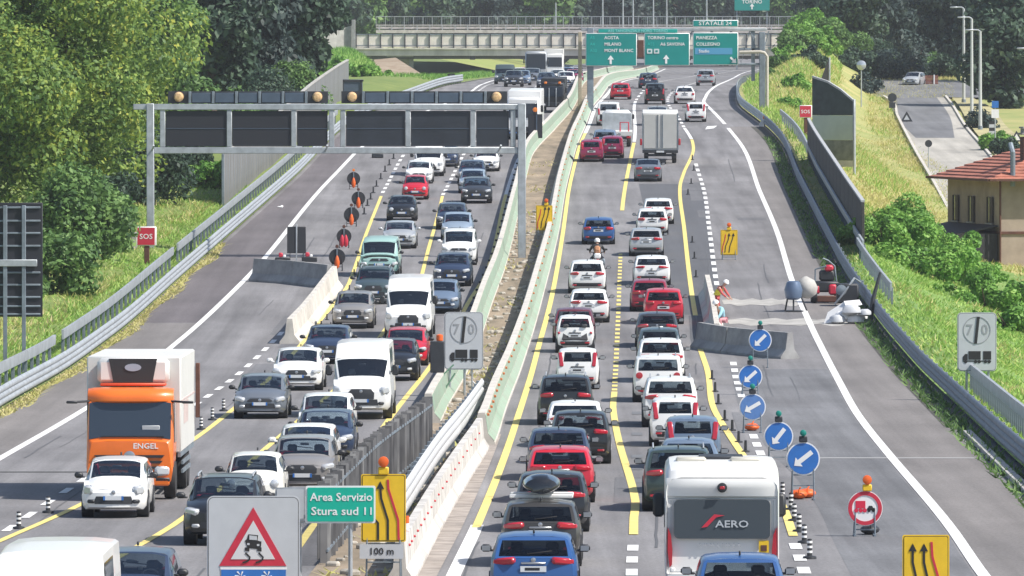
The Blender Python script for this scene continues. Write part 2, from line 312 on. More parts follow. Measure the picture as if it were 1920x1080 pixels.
wm, ym = MB(), MB(); HW = .11
def mark(mb, f, ya, yb, hw=HW, off=.014, w_=1.): strip('', lambda Y: float(f(Y))-hw*w_, lambda Y: float(f(Y))+hw*w_, yrange(dist(ya), dist(yb), 4), off, None, None, False, mb)
def dash(mb, f, ya, yb, on, gap, hw=HW, off=.014, phase=0.):
    a, b = dist(ya), dist(yb); y = a+phase; on *= KD; gap *= KD
    while y+on < b: strip('', lambda Y: float(f(Y))-hw, lambda Y: float(f(Y))+hw, [y, y+on], off, None, None, False, mb); y += on+gap
mark(wm, L0, 1100, 130, .13); mark(wm, L1, 400, 132); mark(wm, R1, 1170, 240.5, .14); mark(wm, R1, 233, 129, .14); mark(wm, R0, 1200, 985, .16); mark(wm, R0, 985, 925, .08, .013); mark(wm, R0, 250, 129, .14)
mark(ym, L1, 1180, 365, .1, .018); mark(ym, R0, 990, 250, .11, .018)
YA = line([(-160, 1090), (0, 1015), (145, 950), (370, 820), (437, 768), (570, 640), (600, 602), (655, 530), (690, 430), (717, 362)]); YB = line([(150, 1090), (215, 1050), (340, 975), (500, 840), (640, 720), (735, 600), (790, 520), (800, 480), (822, 400), (830, 366)])
mark(ym, YA, 1090, 368, .095, .018); mark(ym, YB, 1090, 368, .095, .018)
WA = line([(717, 362), (745, 310), (757, 290), (800, 235), (905, 165), (950, 150)]); WB = line([(830, 366), (868, 292), (930, 232), (1000, 170), (1020, 152)])
dash(wm, WA, 362, 150, 1.5, 1.4); dash(wm, WB, 366, 150, 1.5, 1.4)
WD = line([(-60, 1030), (5, 1000), (45, 973), (370, 757), (430, 715), (530, 622)]); dash(wm, WD, 1080, 620, 1.6, 1.9)
YM = line([(1188, 1003), (1189, 965), (1192, 945), (1182, 900), (1165, 845), (1150, 770), (1152, 735), (1157, 640), (1163, 490), (1167, 390), (1175, 335), (1185, 285), (1190, 260), (1190, 195), (1210, 166), (1245, 152), (1330, 133)])
mark(ym, YM, 1003, 735, .11, .018); dash(ym, YM, 733, 475, .9, .9, .1, .018); mark(ym, YM, 395, 268, .12, .018); mark(wm, YM, 266, 190, .12); dash(wm, YM, 188, 132, 3, 3.5, .12)
WM = line([(1184, 1100), (1185, 1053), (1187, 1022), (1190, 960)]); dash(wm, WM, 1080, 1008, 1.4, 1.4, .13)
mark(ym, RY, 1006, 650, .11, .018); mark(ym, RY, 592, 262, .11, .018); mark(wm, RY, 261, 240.5, .12)
WR = line([(1512, 1085), (1503, 1057), (1493, 1028), (1460, 950), (1427, 853), (1419, 834), (1412, 815), (1390, 742), (1380, 708), (1375, 681), (1343, 528), (1330, 430), (1318, 350), (1303, 300), (1300, 285)])
dash(wm, WR, 1130, 1012, 1.4, 1.4, .14); dash(wm, WR, 870, 806, 1.6, 1.4, .13); dash(wm, WR, 745, 676, 1.5, 1.4, .13); dash(wm, WR, 535, 298, 1.9, 1.6, .12)
WF = line([(1283, 240), (1268, 215), (1258, 204), (1252, 190), (1257, 177), (1290, 160), (1340, 140), (1385, 131)]); dash(wm, WF, 239, 132, 2, 2.2, .12)
em = MB(); WE = line([(1194, 910), (1195, 750)]); dash(em, WE, 905, 765, 1.1, 3.0, .17, .012)
HK = MB().add([G(1322, 243)+Vector((0, 0, .014)), G(1326, 237)+Vector((0, 0, .014)), G(1345, 236)+Vector((0, 0, .014)), G(1338, 241)+Vector((0, 0, .014))], [(0, 1, 2, 3)])
wm.add(HK.v, HK.f)
for nm, mb, m in (('white_road_marking', wm, M['wmark']), ('yellow_road_marking', ym, M['ymark']), ('erased_road_marking', em, M['gmark'])): tag(mb.build(nm, m, None, 0), kind='structure')
# banks
def bank(name, sgn, zf, ex, m, YS=YS):
    offs = [0, .4, .8, 1.3, 2, 3, 4, 5.5, 7, 9, 12, 15, 20, 28, 40, 60, 95, 160]; V = []
    for Y in YS:
        for o in offs:
            b = .12*math.sin(o*1.9+Y*.17)*math.sin(Y*.09-o*.7)*min(1, o/3); V.append((float(ex(Y))+sgn*o, Y, zf(o, Y)+b*(o < 40)))
    n = len(offs); f = [(j*n+i, j*n+i+1, (j+1)*n+i+1, (j+1)*n+i) for j in range(len(YS)-1) for i in range(n-1)]
    return tag(MB().add(V, f if sgn > 0 else [q[::-1] for q in f]).build(name, m, None, 60), kind='structure')
soil = mat('grassy_soil', (.2, .24, .06), .95, col2=(.11, .17, .035), scale=.5, detail=7, bump=.4); soil2 = mat('dry_grassy_soil', (.42, .37, .15), .95, col2=(.2, .26, .07), scale=.16, detail=8, bump=.4)
bank('hillside', -1, zleft, XL, soil); bank('hillside', 1, zright, XR, mat('fresh_grassy_soil', (.2, .3, .07), .95, col2=(.12, .22, .05), scale=.4, detail=7, bump=.4), [y for y in YS if y < D(232)]+[D(232)])
bank('hillside', 1, zright, XR, soil2, [D(232)]+[y for y in YS if y > D(232)])
def vstrip(name, pl, pr, off, m, Y0, Y1):
    a = sorted([(VR(*p).y, VR(*p).x) for p in pl]); b = sorted([(VR(*p).y, VR(*p).x) for p in pr]); fa, fb = pchip(*zip(*a)), pchip(*zip(*b)); mb = MB(); V = []; Ys = yrange(Y0, Y1, 3)
    for Y in Ys: V += [(float(fa(Y)), Y, Zv(Y)+off), (float(fb(Y)), Y, Zv(Y)+off)]
    return tag(mb.add(V, [(2*i, 2*i+1, 2*i+3, 2*i+2) for i in range(len(Ys)-1)]).build(name, m, None, 0), kind='structure'), fa, fb
SL = [(1655, 183), (1670, 193), (1683, 222), (1718, 290), (1750, 345), (1790, 420)]; SR = [(1772, 183), (1785, 200), (1812, 243), (1852, 290), (1885, 335), (1940, 420)]
sr, fSL, fSR = vstrip('side_road', SL, SR, .16, A_pale, D(262), D(398))
vstrip('asphalt_patch', [(1664, 185), (1690, 235), (1717, 262)], [(1756, 185), (1780, 220), (1790, 262)], .165, A_side, VR(1700, 262).y, D(396))
tag(MB().add([(36, D(394), Zv(D(394))+.17), (52, D(392), Zv(D(392))+.17), (54, D(420), Zv(D(420))+.2), (30, D(424), Zv(D(424))+.2)], [(0, 1, 2, 3)]).build('side_road', A_side, None, 0), kind='structure')
vstrip('pavement', [(1783, 183), (1796, 200), (1822, 243), (1860, 288), (1900, 335)], [(1815, 183), (1850, 200), (1890, 243), (1960, 300), (2010, 335)], .2, mat('dry_verge', (.42, .38, .2), .95, var=.35, scale=.4), D(300), D(392))
mb = MB()
for f_ in (fSL, fSR):
    for Y in yrange(D(270), D(392), 4):
        mb.box((float(f_(Y+2)), Y+2, Zv(Y+2)+.2), (.22, 3.9, .2), 0, Matrix.Rotation(-math.atan(slope(f_, Y+2)), 4, 'Z') @ Matrix.Rotation(math.atan(.0555/KD), 4, 'X'))
tag(mb.build('kerb', M['concw'], None, 30), kind='structure')
tag(MB().add([(27, D(222), -.9), (46, D(222), -.9), (46, D(268), Zv(D(262))+.4), (33, D(268), Zv(D(262))+.4)], [(0, 1, 2, 3)]).build('yard', mat('gravel_yard', (.34, .31, .27), .95, var=.3, scale=1.5), None, 0), kind='structure')

# ------------------------------------------------------------------ barriers, guardrails, walls
def sweep(fx, Ya, Yb, prof, zf=None, step=5., mb=None, closed=True):
    mb = mb or MB(); zf = zf or zr
    return mb.loft([[(float(fx(Y))+x, Y, zf(Y)+z) for x, z in prof] for Y in yrange(Ya, Yb, step)], closed, closed)
NJ = [(-.42, 0), (-.42, .09), (-.2, .36), (-.11, 1.0), (.11, 1.0), (.2, .36), (.42, .09), (.42, 0)]
def origin(o, loc):                                                  # move an object's origin without moving its mesh
    o.data.transform(Matrix.Translation(-Vector(loc))); o.location = loc; return o
NJN = [(-.3, 0), (-.3, .09), (-.14, .34), (-.09, .95), (.09, .95), (.14, .34), (.3, .09), (.3, 0)]
def median_barrier(fx, Ya, Yb, m, pan, label, refl_x, refl_z, nref, rm, span, rs=.18):
    t = empty('concrete_barrier', (float(fx(Ya)), Ya, zr(Ya))); tag(t, label, 'barrier', 'concrete barriers of the median'); inv = Matrix.Translation(-t.location)
    def put(mb, nm, mm, sh=25): o = mb.build(nm, mm, t, sh); o.data.transform(inv); return o
    put(sweep(fx, Ya, Yb, NJ if pan else NJN), 'concrete_body', m)
    if pan:
        for s_ in (-1, 1): put(sweep(fx, Ya, Yb, [(s_*.2, .365), (s_*.122, .93), (s_*.130, .93), (s_*.208, .365)]), 'painted_face', pan)
        for s_ in (1,): put(sweep(fx, Ya, Yb, [(s_*.40, .125), (s_*.21, .35), (s_*.218, .355), (s_*.408, .135)]), 'painted_face', M['gpaint'])
    me = MB().box((0, 0, 0), (rs, .05, rs*.6), .015).mesh('reflector', rm)
    for i in range(nref):
        Y = span[0]+(span[1]-span[0])*(i/nref)**1.25; o = link('reflector', me, None, t); o.location = Vector((float(fx(Y))+refl_x, Y, zr(Y)+refl_z))-t.location
    return t
median_barrier(MB0, dist(795), D(700), M['concw'], M['gpaint'], 'long concrete barrier with faded green paint on the queue side of the median', -.26, .7, 46, M['dark'], (D(150), D(330)))
median_barrier(MB1, dist(835), D(700), M['concw'], M['gpaint'], 'long green painted concrete barrier topped by orange reflectors', .14, .88, 60, mat('dull_orange_reflector', (.5, .14, .04), .5), (dist(830), D(345)), .15)
median_barrier(MB1, D(84.6), dist(842), mat('weathered_white_concrete', (.55, .53, .5), .9, var=.4, scale=1.2, detail=8), None, 'white concrete barrier with small red reflectors near the arrow sign', .115, .7, 20, mat('red_reflector', (.5, .03, .04), .4), (D(86), dist(845)), .09)
WB3 = [(0, .2), (.07, .26), (.07, .36), (.01, .42), (.07, .48), (.07, .58), (.01, .64), (.07, .7), (.07, .8), (0, .88)]
def wprof(sgn, z0=0, sc=1.): a = [(sgn*x, z0+z*sc) for x, z in WB3]; return a+[(x-sgn*.012, z) for x, z in a[::-1]]
def guardrail(fx, Ya, Yb, sgn, label, prof=None, zf=None, post_h=.85, sp=4., m=None, group='steel guardrails', nm='guardrail'):
    t = empty(nm, (float(fx(Ya)), Ya, zr(Ya))); tag(t, label, 'guardrail', group); inv = Matrix.Translation(-t.location); zf = zf or zr
    o = sweep(fx, Ya, Yb, prof or wprof(sgn), zf).build('rail', m or M['galv'], t, 50); o.data.transform(inv)
    me = MB().box((0, 0, post_h/2), (.12, .1, post_h), .01).mesh('post', M['galvd']); n = min(95, int((Yb-Ya)/sp))
    for i in range(n):
        Y = Ya+(Yb-Ya)*(i+.5)/n; p = link('post', me, None, t); p.location = Vector((float(fx(Y))-sgn*.1, Y, zf(Y)-.02))-t.location
    return t
fxo = lambda f, d: (lambda Y: float(f(Y))+d)
guardrail(XL, D(100), D(400), 1, 'triple wave steel guardrail along the left grass verge')
plate = [(-.03, .8), (.03, .8), (.05, 1.12), (.05, 1.18), (-.05, 1.18), (-.05, 1.12)]
zl = lambda Y: zr(Y)+.12
guardrail(fxo(XL, -.75), D(120), dist(690), 1, 'near stretch of flat top rail behind the left guardrail, at the frame edge', plate, zl, .9, 3, group='flat rails behind the left guardrail', nm='safety_rail')
guardrail(fxo(XL, -.75), dist(680), dist(512), 1, 'middle stretch of flat top rail behind the left guardrail, ending near the SOS post', plate, zl, .9, 3, group='flat rails behind the left guardrail', nm='safety_rail')
guardrail(fxo(XL, -.75), dist(505), D(300), 1, 'far stretch of flat top rail running past the grey wall to the gantry', plate, zl, .9, 3, group='flat rails behind the left guardrail', nm='safety_rail')
guardrail(XR, D(95), D(300), -1, 'dark wave guardrail along the right shoulder, shade put into its colour', m=mat('galvanised_shaded', (.2, .23, .28), .6, .3, var=.25, scale=2))  # darker galvanised colour with the rail's own shade put into it
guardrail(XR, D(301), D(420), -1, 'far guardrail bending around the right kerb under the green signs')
guardrail(fxo(XR, 1.15), dist(500), dist(238), -1, 'second rail with pale top running behind the right guardrail past the dark fence', plate, lambda Y: zr(Y)+.15, .9, 3, group='rails behind the right guardrail', nm='safety_rail')
guardrail(fxo(XR, .95), dist(585), dist(494), -1, 'short pale rail curving down beside the work site', plate, lambda Y: zr(Y)+.15, .9, 3, group='rails behind the right guardrail', nm='safety_rail')
guardrail(fxo(XR, .8), D(95), dist(745), -1, 'near grey rail with vertical bars at the lower right edge', plate, lambda Y: zr(Y)+.1, .9, 1.2, group='rails behind the right guardrail', nm='safety_rail')
fxm = line([(905, 768), (870, 820), (820, 888), (752, 1000), (690, 1100)]); guardrail(fxm, D(97), dist(770), 1, 'sunlit white wave guardrail in the median beside the arrow sign', wprof(1, .1, 1.15), None, 1.1, 2.5, mat('galv_sunlit', (.62, .63, .65), .5, .2, var=.15, scale=3))  # whiter galvanised colour; the sunlight on the rail is painted in
fxs = line([(800, 862), (690, 960), (590, 1080), (530, 1160)])
FA, FB = D(88.5), dist(858); t = empty('slatted_fence', (float(fxs(FA)), FA, zr(FA))); tag(t, 'dark slatted anti-glare fence in the median behind the skidding car sign', 'fence')
mb = MB(); Y = FA
while Y < FB: mb.box((float(fxs(Y))+.06*math.sin(Y*5), Y, zr(Y)+.95+.03*math.sin(Y*9)), (.17, .03, 1.75), 0, Matrix.Rotation(R(20+14*math.sin(Y*7)), 4, 'Z')); Y += .4
o = mb.build('slat_panel', leafmat('slat_lit_greys', [(.05, .05, .055), (.1, .1, .105), (.16, .16, .165), (.3, .3, .3)], .0), t, 30); o.data.transform(Matrix.Translation(-t.location)); o['kind'] = 'stuff'  # random grey per slat imitates slats catching the light unevenly
mb = sweep(fxo(fxs, .1), FA, FB, [(-.02, .3), (.02, .3), (.02, .36), (-.02, .36)]); sweep(fxo(fxs, .1), FA, FB, [(-.02, 1.55), (.02, 1.55), (.02, 1.61), (-.02, 1.61)], mb=mb)
o = mb.build('rail', M['galvd'], t); o.data.transform(Matrix.Translation(-t.location))
def post_of(t, loc, h, r=.05, m=None, nm='post'):
    o = MB().cyl((0, 0, 0), (0, 0, h), r, None, 8).build(nm, m or M['galv'], t); o.location = loc; return o
# kerb of the right shoulder and the weed strip in front of the guardrail
tag(sweep(fxo(XR, -.55), D(88), dist(815), [(-.12, 0), (-.12, .14), (.12, .16), (.12, 0)]).build('kerb', M['conc'], None, 30), kind='structure')
tag(strip('verge', fxo(XR, -1.05), fxo(XR, -.1), yrange(dist(800), D(300), 5), .01, mat('shaded_verge', (.09, .085, .07), .95, col2=(.05, .05, .045), scale=1.2)), kind='structure')  # ground of the weed strip, the shadow along the rail painted into it
# long noise barrier on the right
XN = line([(1640, 525), (1618, 487), (1590, 440), (1550, 370), (1516, 306)])
def noise_barrier(fx, Ya, Yb, h, m, label, zf, capm, sp=4.):
    t = empty('noise_barrier', (float(fx(Ya)), Ya, zf(Ya))); tag(t, label, 'noise barrier'); inv = Matrix.Translation(-t.location)
    o = sweep(fx, Ya, Yb, [(-.07, -.4), (-.07, h), (.07, h), (.07, -.4)], zf).build('wall_panel', m, t, 30); o.data.transform(inv)
    o = sweep(fx, Ya, Yb, [(-.1, h+.002), (-.1, h+.1), (.1, h+.1), (.1, h+.002)], zf).build('top_cap', capm, t, 30); o.data.transform(inv)
    me = MB().box((0, 0, h/2-.2), (.16, .16, h+.39), .02).mesh('post', slat if m is slat else M['galvd']); n = int((Yb-Ya)/sp)+1
    for i in range(n):
        Y = Ya+(Yb-Ya)*i/(n-1); p = link('post', me, None, t); p.location = Vector((float(fx(Y)), Y, zf(Y)))-t.location
    return t
slat = mat('barrier_dark_boards', (.05, .048, .046), .8, var=.4, scale=1.5, stretch=(1, 1, 9))
noise_barrier(XN, dist(487), dist(306), 2.85, slat, 'long dark boarded noise barrier beside the right guardrail', lambda Y: zr(Y)+.12, mat('cap_grey', (.4, .41, .42), .7, var=.2), 8.)
XW = line([(418, 398), (470, 352), (540, 290), (600, 232), (652, 190)])
noise_barrier(XW, dist(398), dist(190), 3.35, mat('barrier_grey_boards', (.17, .17, .168), .9, var=.3, scale=1.2, stretch=(1, 1, .2)), 'grey concrete noise wall receding behind the dark message gantry', lambda Y: zr(Y)+.1, M['conc'], 3.)
# stepped panel barrier turning across the bank
t = empty('noise_barrier', P(1600, 313, D(272))); tag(t, 'tall stepped noise panel with pale green band facing the road', 'noise barrier', 'panels on the right bank'); B = Vector((P(1600, 313, D(272)).x, D(272), P(1600, 313, D(272)).z)); A = Vector((P(1524, 300, D(273)).x, D(272)+2, 0)); d = Vector((A.x-B.x, A.y-B.y, 0)); ln = d.length; ang = math.atan2(-d.y, -d.x)
t.rotation_euler = (0, 0, ang)
for nm, z0, z1a, z1b, m in (('base_plinth', 0, .42, .42, M['concw']), ('lower_panel', .43, 1.82, 1.82, mat('mossy_panel', (.2, .21, .17), .9, var=.45, scale=1.5)), ('pale_panel', 1.83, 3.5, 3.5, mat('pale_green_panel', (.42, .48, .4), .7, var=.1, scale=1.))):
    MB().box((-ln/2, 0, (z0+z1a)/2), (ln, .14, z1a-z0), .01).build(nm, m, t)
MB().prism([(-ln, 3.51), (0, 3.51), (0, 4.45), (-ln*.3, 5.15), (-ln*.62, 5.7), (-ln, 6.05)], -.07, .07).build('dark_panel', mat('dark_green_panel', (.035, .05, .05), .7, var=.4, scale=1.5), t)
MB().prism([(0, 4.46), (0, 4.6), (-ln*.3, 5.3), (-ln*.62, 5.85), (-ln, 6.2), (-ln, 6.06), (-ln*.62, 5.71), (-ln*.3, 5.16)], -.09, .09).build('top_cap', mat('cap_grey', (.4, .41, .42)), t)
MB().box((.08, 0, 2.0), (.14, .18, 5.2), .02).build('post', M['galv'], t)
t = empty('noise_barrier', P(1548, 215, D(335))); tag(t, 'narrow dark noise panel with slanted top behind the stepped panel', 'noise barrier', 'panels on the right bank')
MB().prism([(-.45, -1), (.25, -1), (.25, 4.7), (-.45, 2.8)], -.07, .07).build('wall_panel', slat, t); MB().box((.33, 0, 1.9), (.13, .2, 5.8), .02).build('post', M['galv'], t)
# movable work site barriers
def jersey(a, b, m, label, group, h=.95):
    a, b = Vector(a), Vector(b); d = b-a; t = empty('traffic_barrier', (a+b)/2); L_ = d.length
    t.rotation_euler = (0, math.asin(max(-1, min(1, -d.z/L_))), math.atan2(d.y, d.x)); tag(t, label, 'barrier', group); n = 5; k = h/.95
    pr = [(x, z*k) for x, z in NJ]
    MB().loft([[(-L_/2+.03+(L_-.06)*i/n, x, z) for x, z in pr] for i in range(n+1)]).build('concrete_body', m, t, 25)
    for e in (-1, 1): MB().box((e*L_*.3, 0, h+.03), (.18, .08, .06), .02).build('lifting_lug', M['galvd'], t)
    return t
c = [G(478, 527), G(553, 532), G(618, 540)]
lab = ['grey concrete barrier on the left of two closing the lane under the dark sign', 'grey concrete barrier meeting the white barrier row in the closed left lane']
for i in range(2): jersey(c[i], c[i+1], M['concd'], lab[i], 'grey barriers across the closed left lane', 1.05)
ends = [(627, 540), (607, 566), (588, 592), (567, 619), (543, 645)]
lab = ['white concrete barrier touching the grey pair, farthest of the white row', 'white concrete barrier second from the grey pair along the yellow line', 'white concrete barrier third from the grey pair along the yellow line', 'white concrete barrier at the near end of the row, largest in the picture']
for i in range(4): jersey(G(*ends[i]), G(*ends[i+1]), M['concw'], lab[i], 'white barriers beside the yellow line', 1.0)
c = [(1326, 555), (1336, 600), (1344, 652)]
lab = ['long pale concrete barrier beside the kneeling workers, farther one', 'long pale concrete barrier beside the kneeling workers, nearer one']
for i in range(2): jersey(G(*c[i]), G(*c[i+1]), M['concw'], lab[i], 'barriers around the right work site', .95)
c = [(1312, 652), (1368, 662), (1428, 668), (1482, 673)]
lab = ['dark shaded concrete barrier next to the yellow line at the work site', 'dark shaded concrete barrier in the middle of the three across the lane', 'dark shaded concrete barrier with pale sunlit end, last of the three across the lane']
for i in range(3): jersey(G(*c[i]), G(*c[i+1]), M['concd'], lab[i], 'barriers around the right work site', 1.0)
# sealed cracks and repairs in the asphalt
rr = random.Random(21); mb = MB(); mp = MB()
for i in range(34):
    Y0 = D(78+190*rr.random()**1.3); side = rr.random() < .5; fa, fb = (L0, L1) if side else (R0, R1); u = rr.random(); n = rr.randint(4, 14); Ys = [Y0+3*k for k in range(n)]; w_ = .015+.02*rr.random(); ph = rr.random()*6
    xs = [float(fa(Y))*(1-u)+float(fb(Y))*u+.035*math.sin(Y*.2+ph)+.015*math.sin(Y*.9) for Y in Ys]; V = []
    for x, Y in zip(xs, Ys): V += [(x-w_, Y, zr(Y)+.009), (x+w_, Y, zr(Y)+.009)]
    mb.add(V, [(2*k, 2*k+1, 2*k+3, 2*k+2) for k in range(n-1)])
for i in range(26):
    Y0 = D(80+200*rr.random()**1.3); side = rr.random() < .5; fa, fb = (L0, L1) if side else (R0, R1); u = .05+.85*rr.random(); x = float(fa(Y0))*(1-u)+float(fb(Y0))*u; w_ = .4+1.4*rr.random(); ln = 3+12*rr.random(); k = slope(fa, Y0)
    mp.add([(x, Y0, zr(Y0)+.006), (x+w_, Y0, zr(Y0)+.006), (x+w_+k*ln, Y0+ln, zr(Y0+ln)+.008), (x+k*ln, Y0+ln, zr(Y0+ln)+.008)], [(0, 1, 2, 3)])
tag(mb.build('tar_seam', mat('tar_seam', (.1, .1, .105), .7), None, 0), kind='structure'); tag(mp.build('asphalt_patch', asphalt('asphalt_repair', (.16, .16, .168), .2), None, 0), kind='structure')
# ------------------------------------------------------------------ overpass
def pz(py, Y): return H0-(py-HY)*Y/F
def px_(px, Y): return (px-960)*Y/F
YB_ = D(600)
t = empty('overpass', (10, YB_, pz(107, YB_))); tag(t, 'pale concrete road overpass crossing the motorway with ribbed parapet', 'bridge')
def ch(mb, nm, m, par, sh=30): o = mb.build(nm, m, par, sh); o.data.transform(Matrix.Translation(-par.location)); return o
x0, x1 = px_(664, YB_), px_(1560, YB_)
ch(MB().box(((x0+x1)/2, YB_+.6, pz(98, YB_)), (x1-x0, 1.2, 1.05), .03).box(((x0+x1)/2, YB_+5, pz(101.5, YB_)), (x1-x0, 8, .5)).box(((x0+x1)/2, YB_+.45, pz(91.5, YB_)), (x1-x0+.1, 1.5, .2), .02), 'girder', mat('bridge_concrete', (.62, .58, .52), .9, var=.25, scale=.6, stretch=(1, 1, .3)), t)
ch(MB().box(((x0+x1)/2, YB_+2.6, pz(106, YB_)-.12), (x1-x0, 3.4, .5), .03), 'lower_beam', mat('soffit_shade', (.12, .12, .13), .9, var=.2), t)  # dark beam below the girder; the shadow under the deck is its colour
ch(MB().box(((x0+x1)/2, YB_+.5, pz(77, YB_)), (x1-x0, .25, 1.95), .02), 'parapet', mat('parapet_cream', (.8, .74, .65), .85, var=.2, scale=.9, col2=(.62, .58, .52)), t)
mb = MB(); ch(MB().box(((x0+x1)/2, YB_+.34, pz(85, YB_)), (x1-x0, .06, .1)), 'handrail', M['galvd'], t); ch(MB().box(((x0+x1)/2, YB_+.34, pz(64.5, YB_)), (x1-x0, .1, .14)), 'handrail', M['galvd'], t)
me = MB().box((0, 0, 0), (.17, .26, 2.2), .02).mesh('post', M['dark']); x = x0+.3
while x < px_(1480, YB_): p = link('post', me, None, t); p.location = Vector((x, YB_+.22, pz(77.5, YB_)))-t.location; x += 1.83
ch(MB().box((px_(771, YB_), YB_+2.5, pz(138, YB_)), (.62, 1.2, 4.6), .05), 'pier', M['concd'], t); ch(MB().box((px_(1460, YB_), YB_+2.5, pz(122, YB_)), (3.5, 4, 4.6), .05), 'abutment', M['concd'], t)
ch(MB().box((px_(775, YB_)-3.2, YB_+6.5, pz(128, YB_)), (5.6, 3, 3.4), .05), 'abutment', M['concw'], t); ch(MB().box((px_(775, YB_)-2, YB_+1.8, pz(104.5, YB_)), (4, 3, .4), .05), 'bearing_block', M['concd'], t)
t = empty('wing_wall', (px_(633, D(560)), D(560), pz(104, D(560)))); tag(t, 'tall pale concrete wing wall at the left end of the overpass', 'wall')
MB().add([(-1.9, 0, 0), (1.9, 2, 0), (1.9, 2, 4.2), (-1.9, 0, 3.0), (-1.9, 1, 0), (1.9, 3, 0), (1.9, 3, 4.2), (-1.9, 1, 3.0)], [(0, 1, 2, 3), (7, 6, 5, 4), (3, 2, 6, 7), (1, 5, 6, 2), (0, 3, 7, 4)]).build('wall_slab', M['conc'], t, 20); MB().box((2.2, 1.4, 2.4), (.5, .8, 5.2), .03).build('end_pillar', M['concd'], t)
YF = D(632)
t = empty('bridge_fence', (10, YF, pz(62, YF))); tag(t, 'white meshed safety fence and guardrail along the far edge of the overpass', 'fence')
xa, xb = px_(705, YF), px_(1545, YF)
ch(MB().box(((xa+xb)/2, YF, pz(59, YF)), (xb-xa, .4, .5)).box(((xa+xb)/2, YF+0.6, pz(52, YF)), (xb-xa, .1, .35)).box(((xa+xb)/2, YF+0.3, pz(47, YF)), (xb-xa, .06, .12)), 'guard_beam', mat('pinkish_rail', (.5, .46, .45), .7, var=.3, scale=1.5), t)
ch(MB().box(((xa+xb)/2, YF+1, pz(31, YF)), (xb-xa, .08, .1)).box(((xa+xb)/2, YF+1, pz(47.5, YF)), (xb-xa, .08, .1)), 'fence_rail', M['galv'], t)
mb = MB(); x = xa
while x < xb: mb.box((x, YF+1.0, pz(39, YF)), (.02, .02, 1.36)); x += .3
o = ch(mb, 'wire_mesh', M['galv'], t); o['kind'] = 'stuff'
me = MB().box((0, 0, 0), (.09, .09, 1.6)).mesh('fence_post', M['galv']); x = xa
while x < xb: p = link('fence_post', me, None, t); p.location = Vector((x, YF+0.95, pz(40, YF)))-t.location; x += 1.48
me2 = MB().box((0, 0, 0), (.12, .25, 1.1)).mesh('rail_post', M['galv']); x = xa+.5
while x < xb: p = link('rail_post', me2, None, t); p.location = Vector((x, YF+0.3, pz(54, YF)))-t.location; x += 2.0

# ------------------------------------------------------------------ dark message gantry over the left carriageway
YG = D(207)
t = empty('message_gantry', (px_(630, YG), YG, zr(YG))); tag(t, 'grey steel gantry with switched off dark message panels over the left carriageway', 'gantry')
def gx(a): return px_(a, YG)-t.location.x
def gzz(a): return pz(a, YG)-t.location.z
def gb(mb, xa, xb, ya, yb, dep, y=0, ch_=.03): return mb.box(((gx(xa)+gx(xb))/2, y, (gzz(ya)+gzz(yb))/2), (abs(gx(xb)-gx(xa)), dep, abs(gzz(ya)-gzz(yb))), ch_)
for xa, xb, yb in ((275, 289, 506), (971, 986, 497)): gb(MB(), xa, xb, 194, yb, .45).build('post', M['galv'], t); gb(MB(), xa-6, xb+6, yb-8, yb+3, .8).build('foot_plate', M['concd'], t)
gb(MB(), 250, 986, 195, 206, .3).build('top_beam', M['galv'], t); gb(MB(), 289, 971, 276, 288, .3).build('lower_beam', M['galv'], t)
gb(MB(), 289, 971, 195, 206, .25, 1.3).build('top_beam', M['galvd'], t); gb(MB(), 289, 971, 277, 287, .25, 1.3).build('lower_beam', M['galvd'], t)
for xa in (305, 430, 551, 622, 643, 765, 887, 962): gb(MB(), xa-5, xa+5, 206.3, 275.7, .22).build('upright', M['galv'], t)
mb = MB()
for xa in (305, 430, 551, 632, 765, 887, 962): gb(mb, xa-2.5, xa+2.5, 196, 200, 1.2, .7).add([], []); gb(mb, xa-2.5, xa+2.5, 280, 284, 1.2, .7)
mb.build('cross_brace', M['galvd'], t)
for xa, xb in ((311, 424.5), (435.5, 545.5), (557, 614), (649, 759.5), (770.5, 881.5), (893, 954)): gb(MB(), xa, xb, 208, 274, .3, .12, .02).build('message_panel', M['screen'] if xa < 600 else mat('dark_panel_bluish', (.026, .032, .045), .5, var=.3, scale=.7), t); gb(MB(), xa+1, xb-1, 240.4, 241.6, .02, -.04, 0).build('panel_seam', M['bluegrey'], t)
for xa, xb in ((315, 615), (640, 951)):
    gb(MB(), xa, xb, 171, 193.6, .2, .2, .01).build('lamp_board', M['dark'], t); n = 5; w0 = (xb-xa-82)/n
    for i in range(n): gb(MB(), xa+41+i*w0+4, xa+41+(i+1)*w0-4, 174, 192, .1, .05, .01).build('display_cell', M['bluegrey'], t)
    for i in range(n+1): gb(MB(), xa+41+i*w0-2.5, xa+41+i*w0+2.5, 171.5, 193.5, .14, .03, .01).build('divider', M['galvd'], t)
    for q in (xa+20, xb-20): MB().lathe([(.0, -.16), (.17, -.14), (.24, -.04), (.26, .1)], (gx(q), 0, gzz(181.5)), 'y', 16).build('warning_lamp', M['lampglow'], t)
for a in (285, 610, 935): MB().tube([(gx(a), -.15, gzz(282)), (gx(a)+.1, -.6, gzz(276)), (gx(a)+.12, -.75, gzz(272))], .05).build('camera_arm', M['galv'], t)
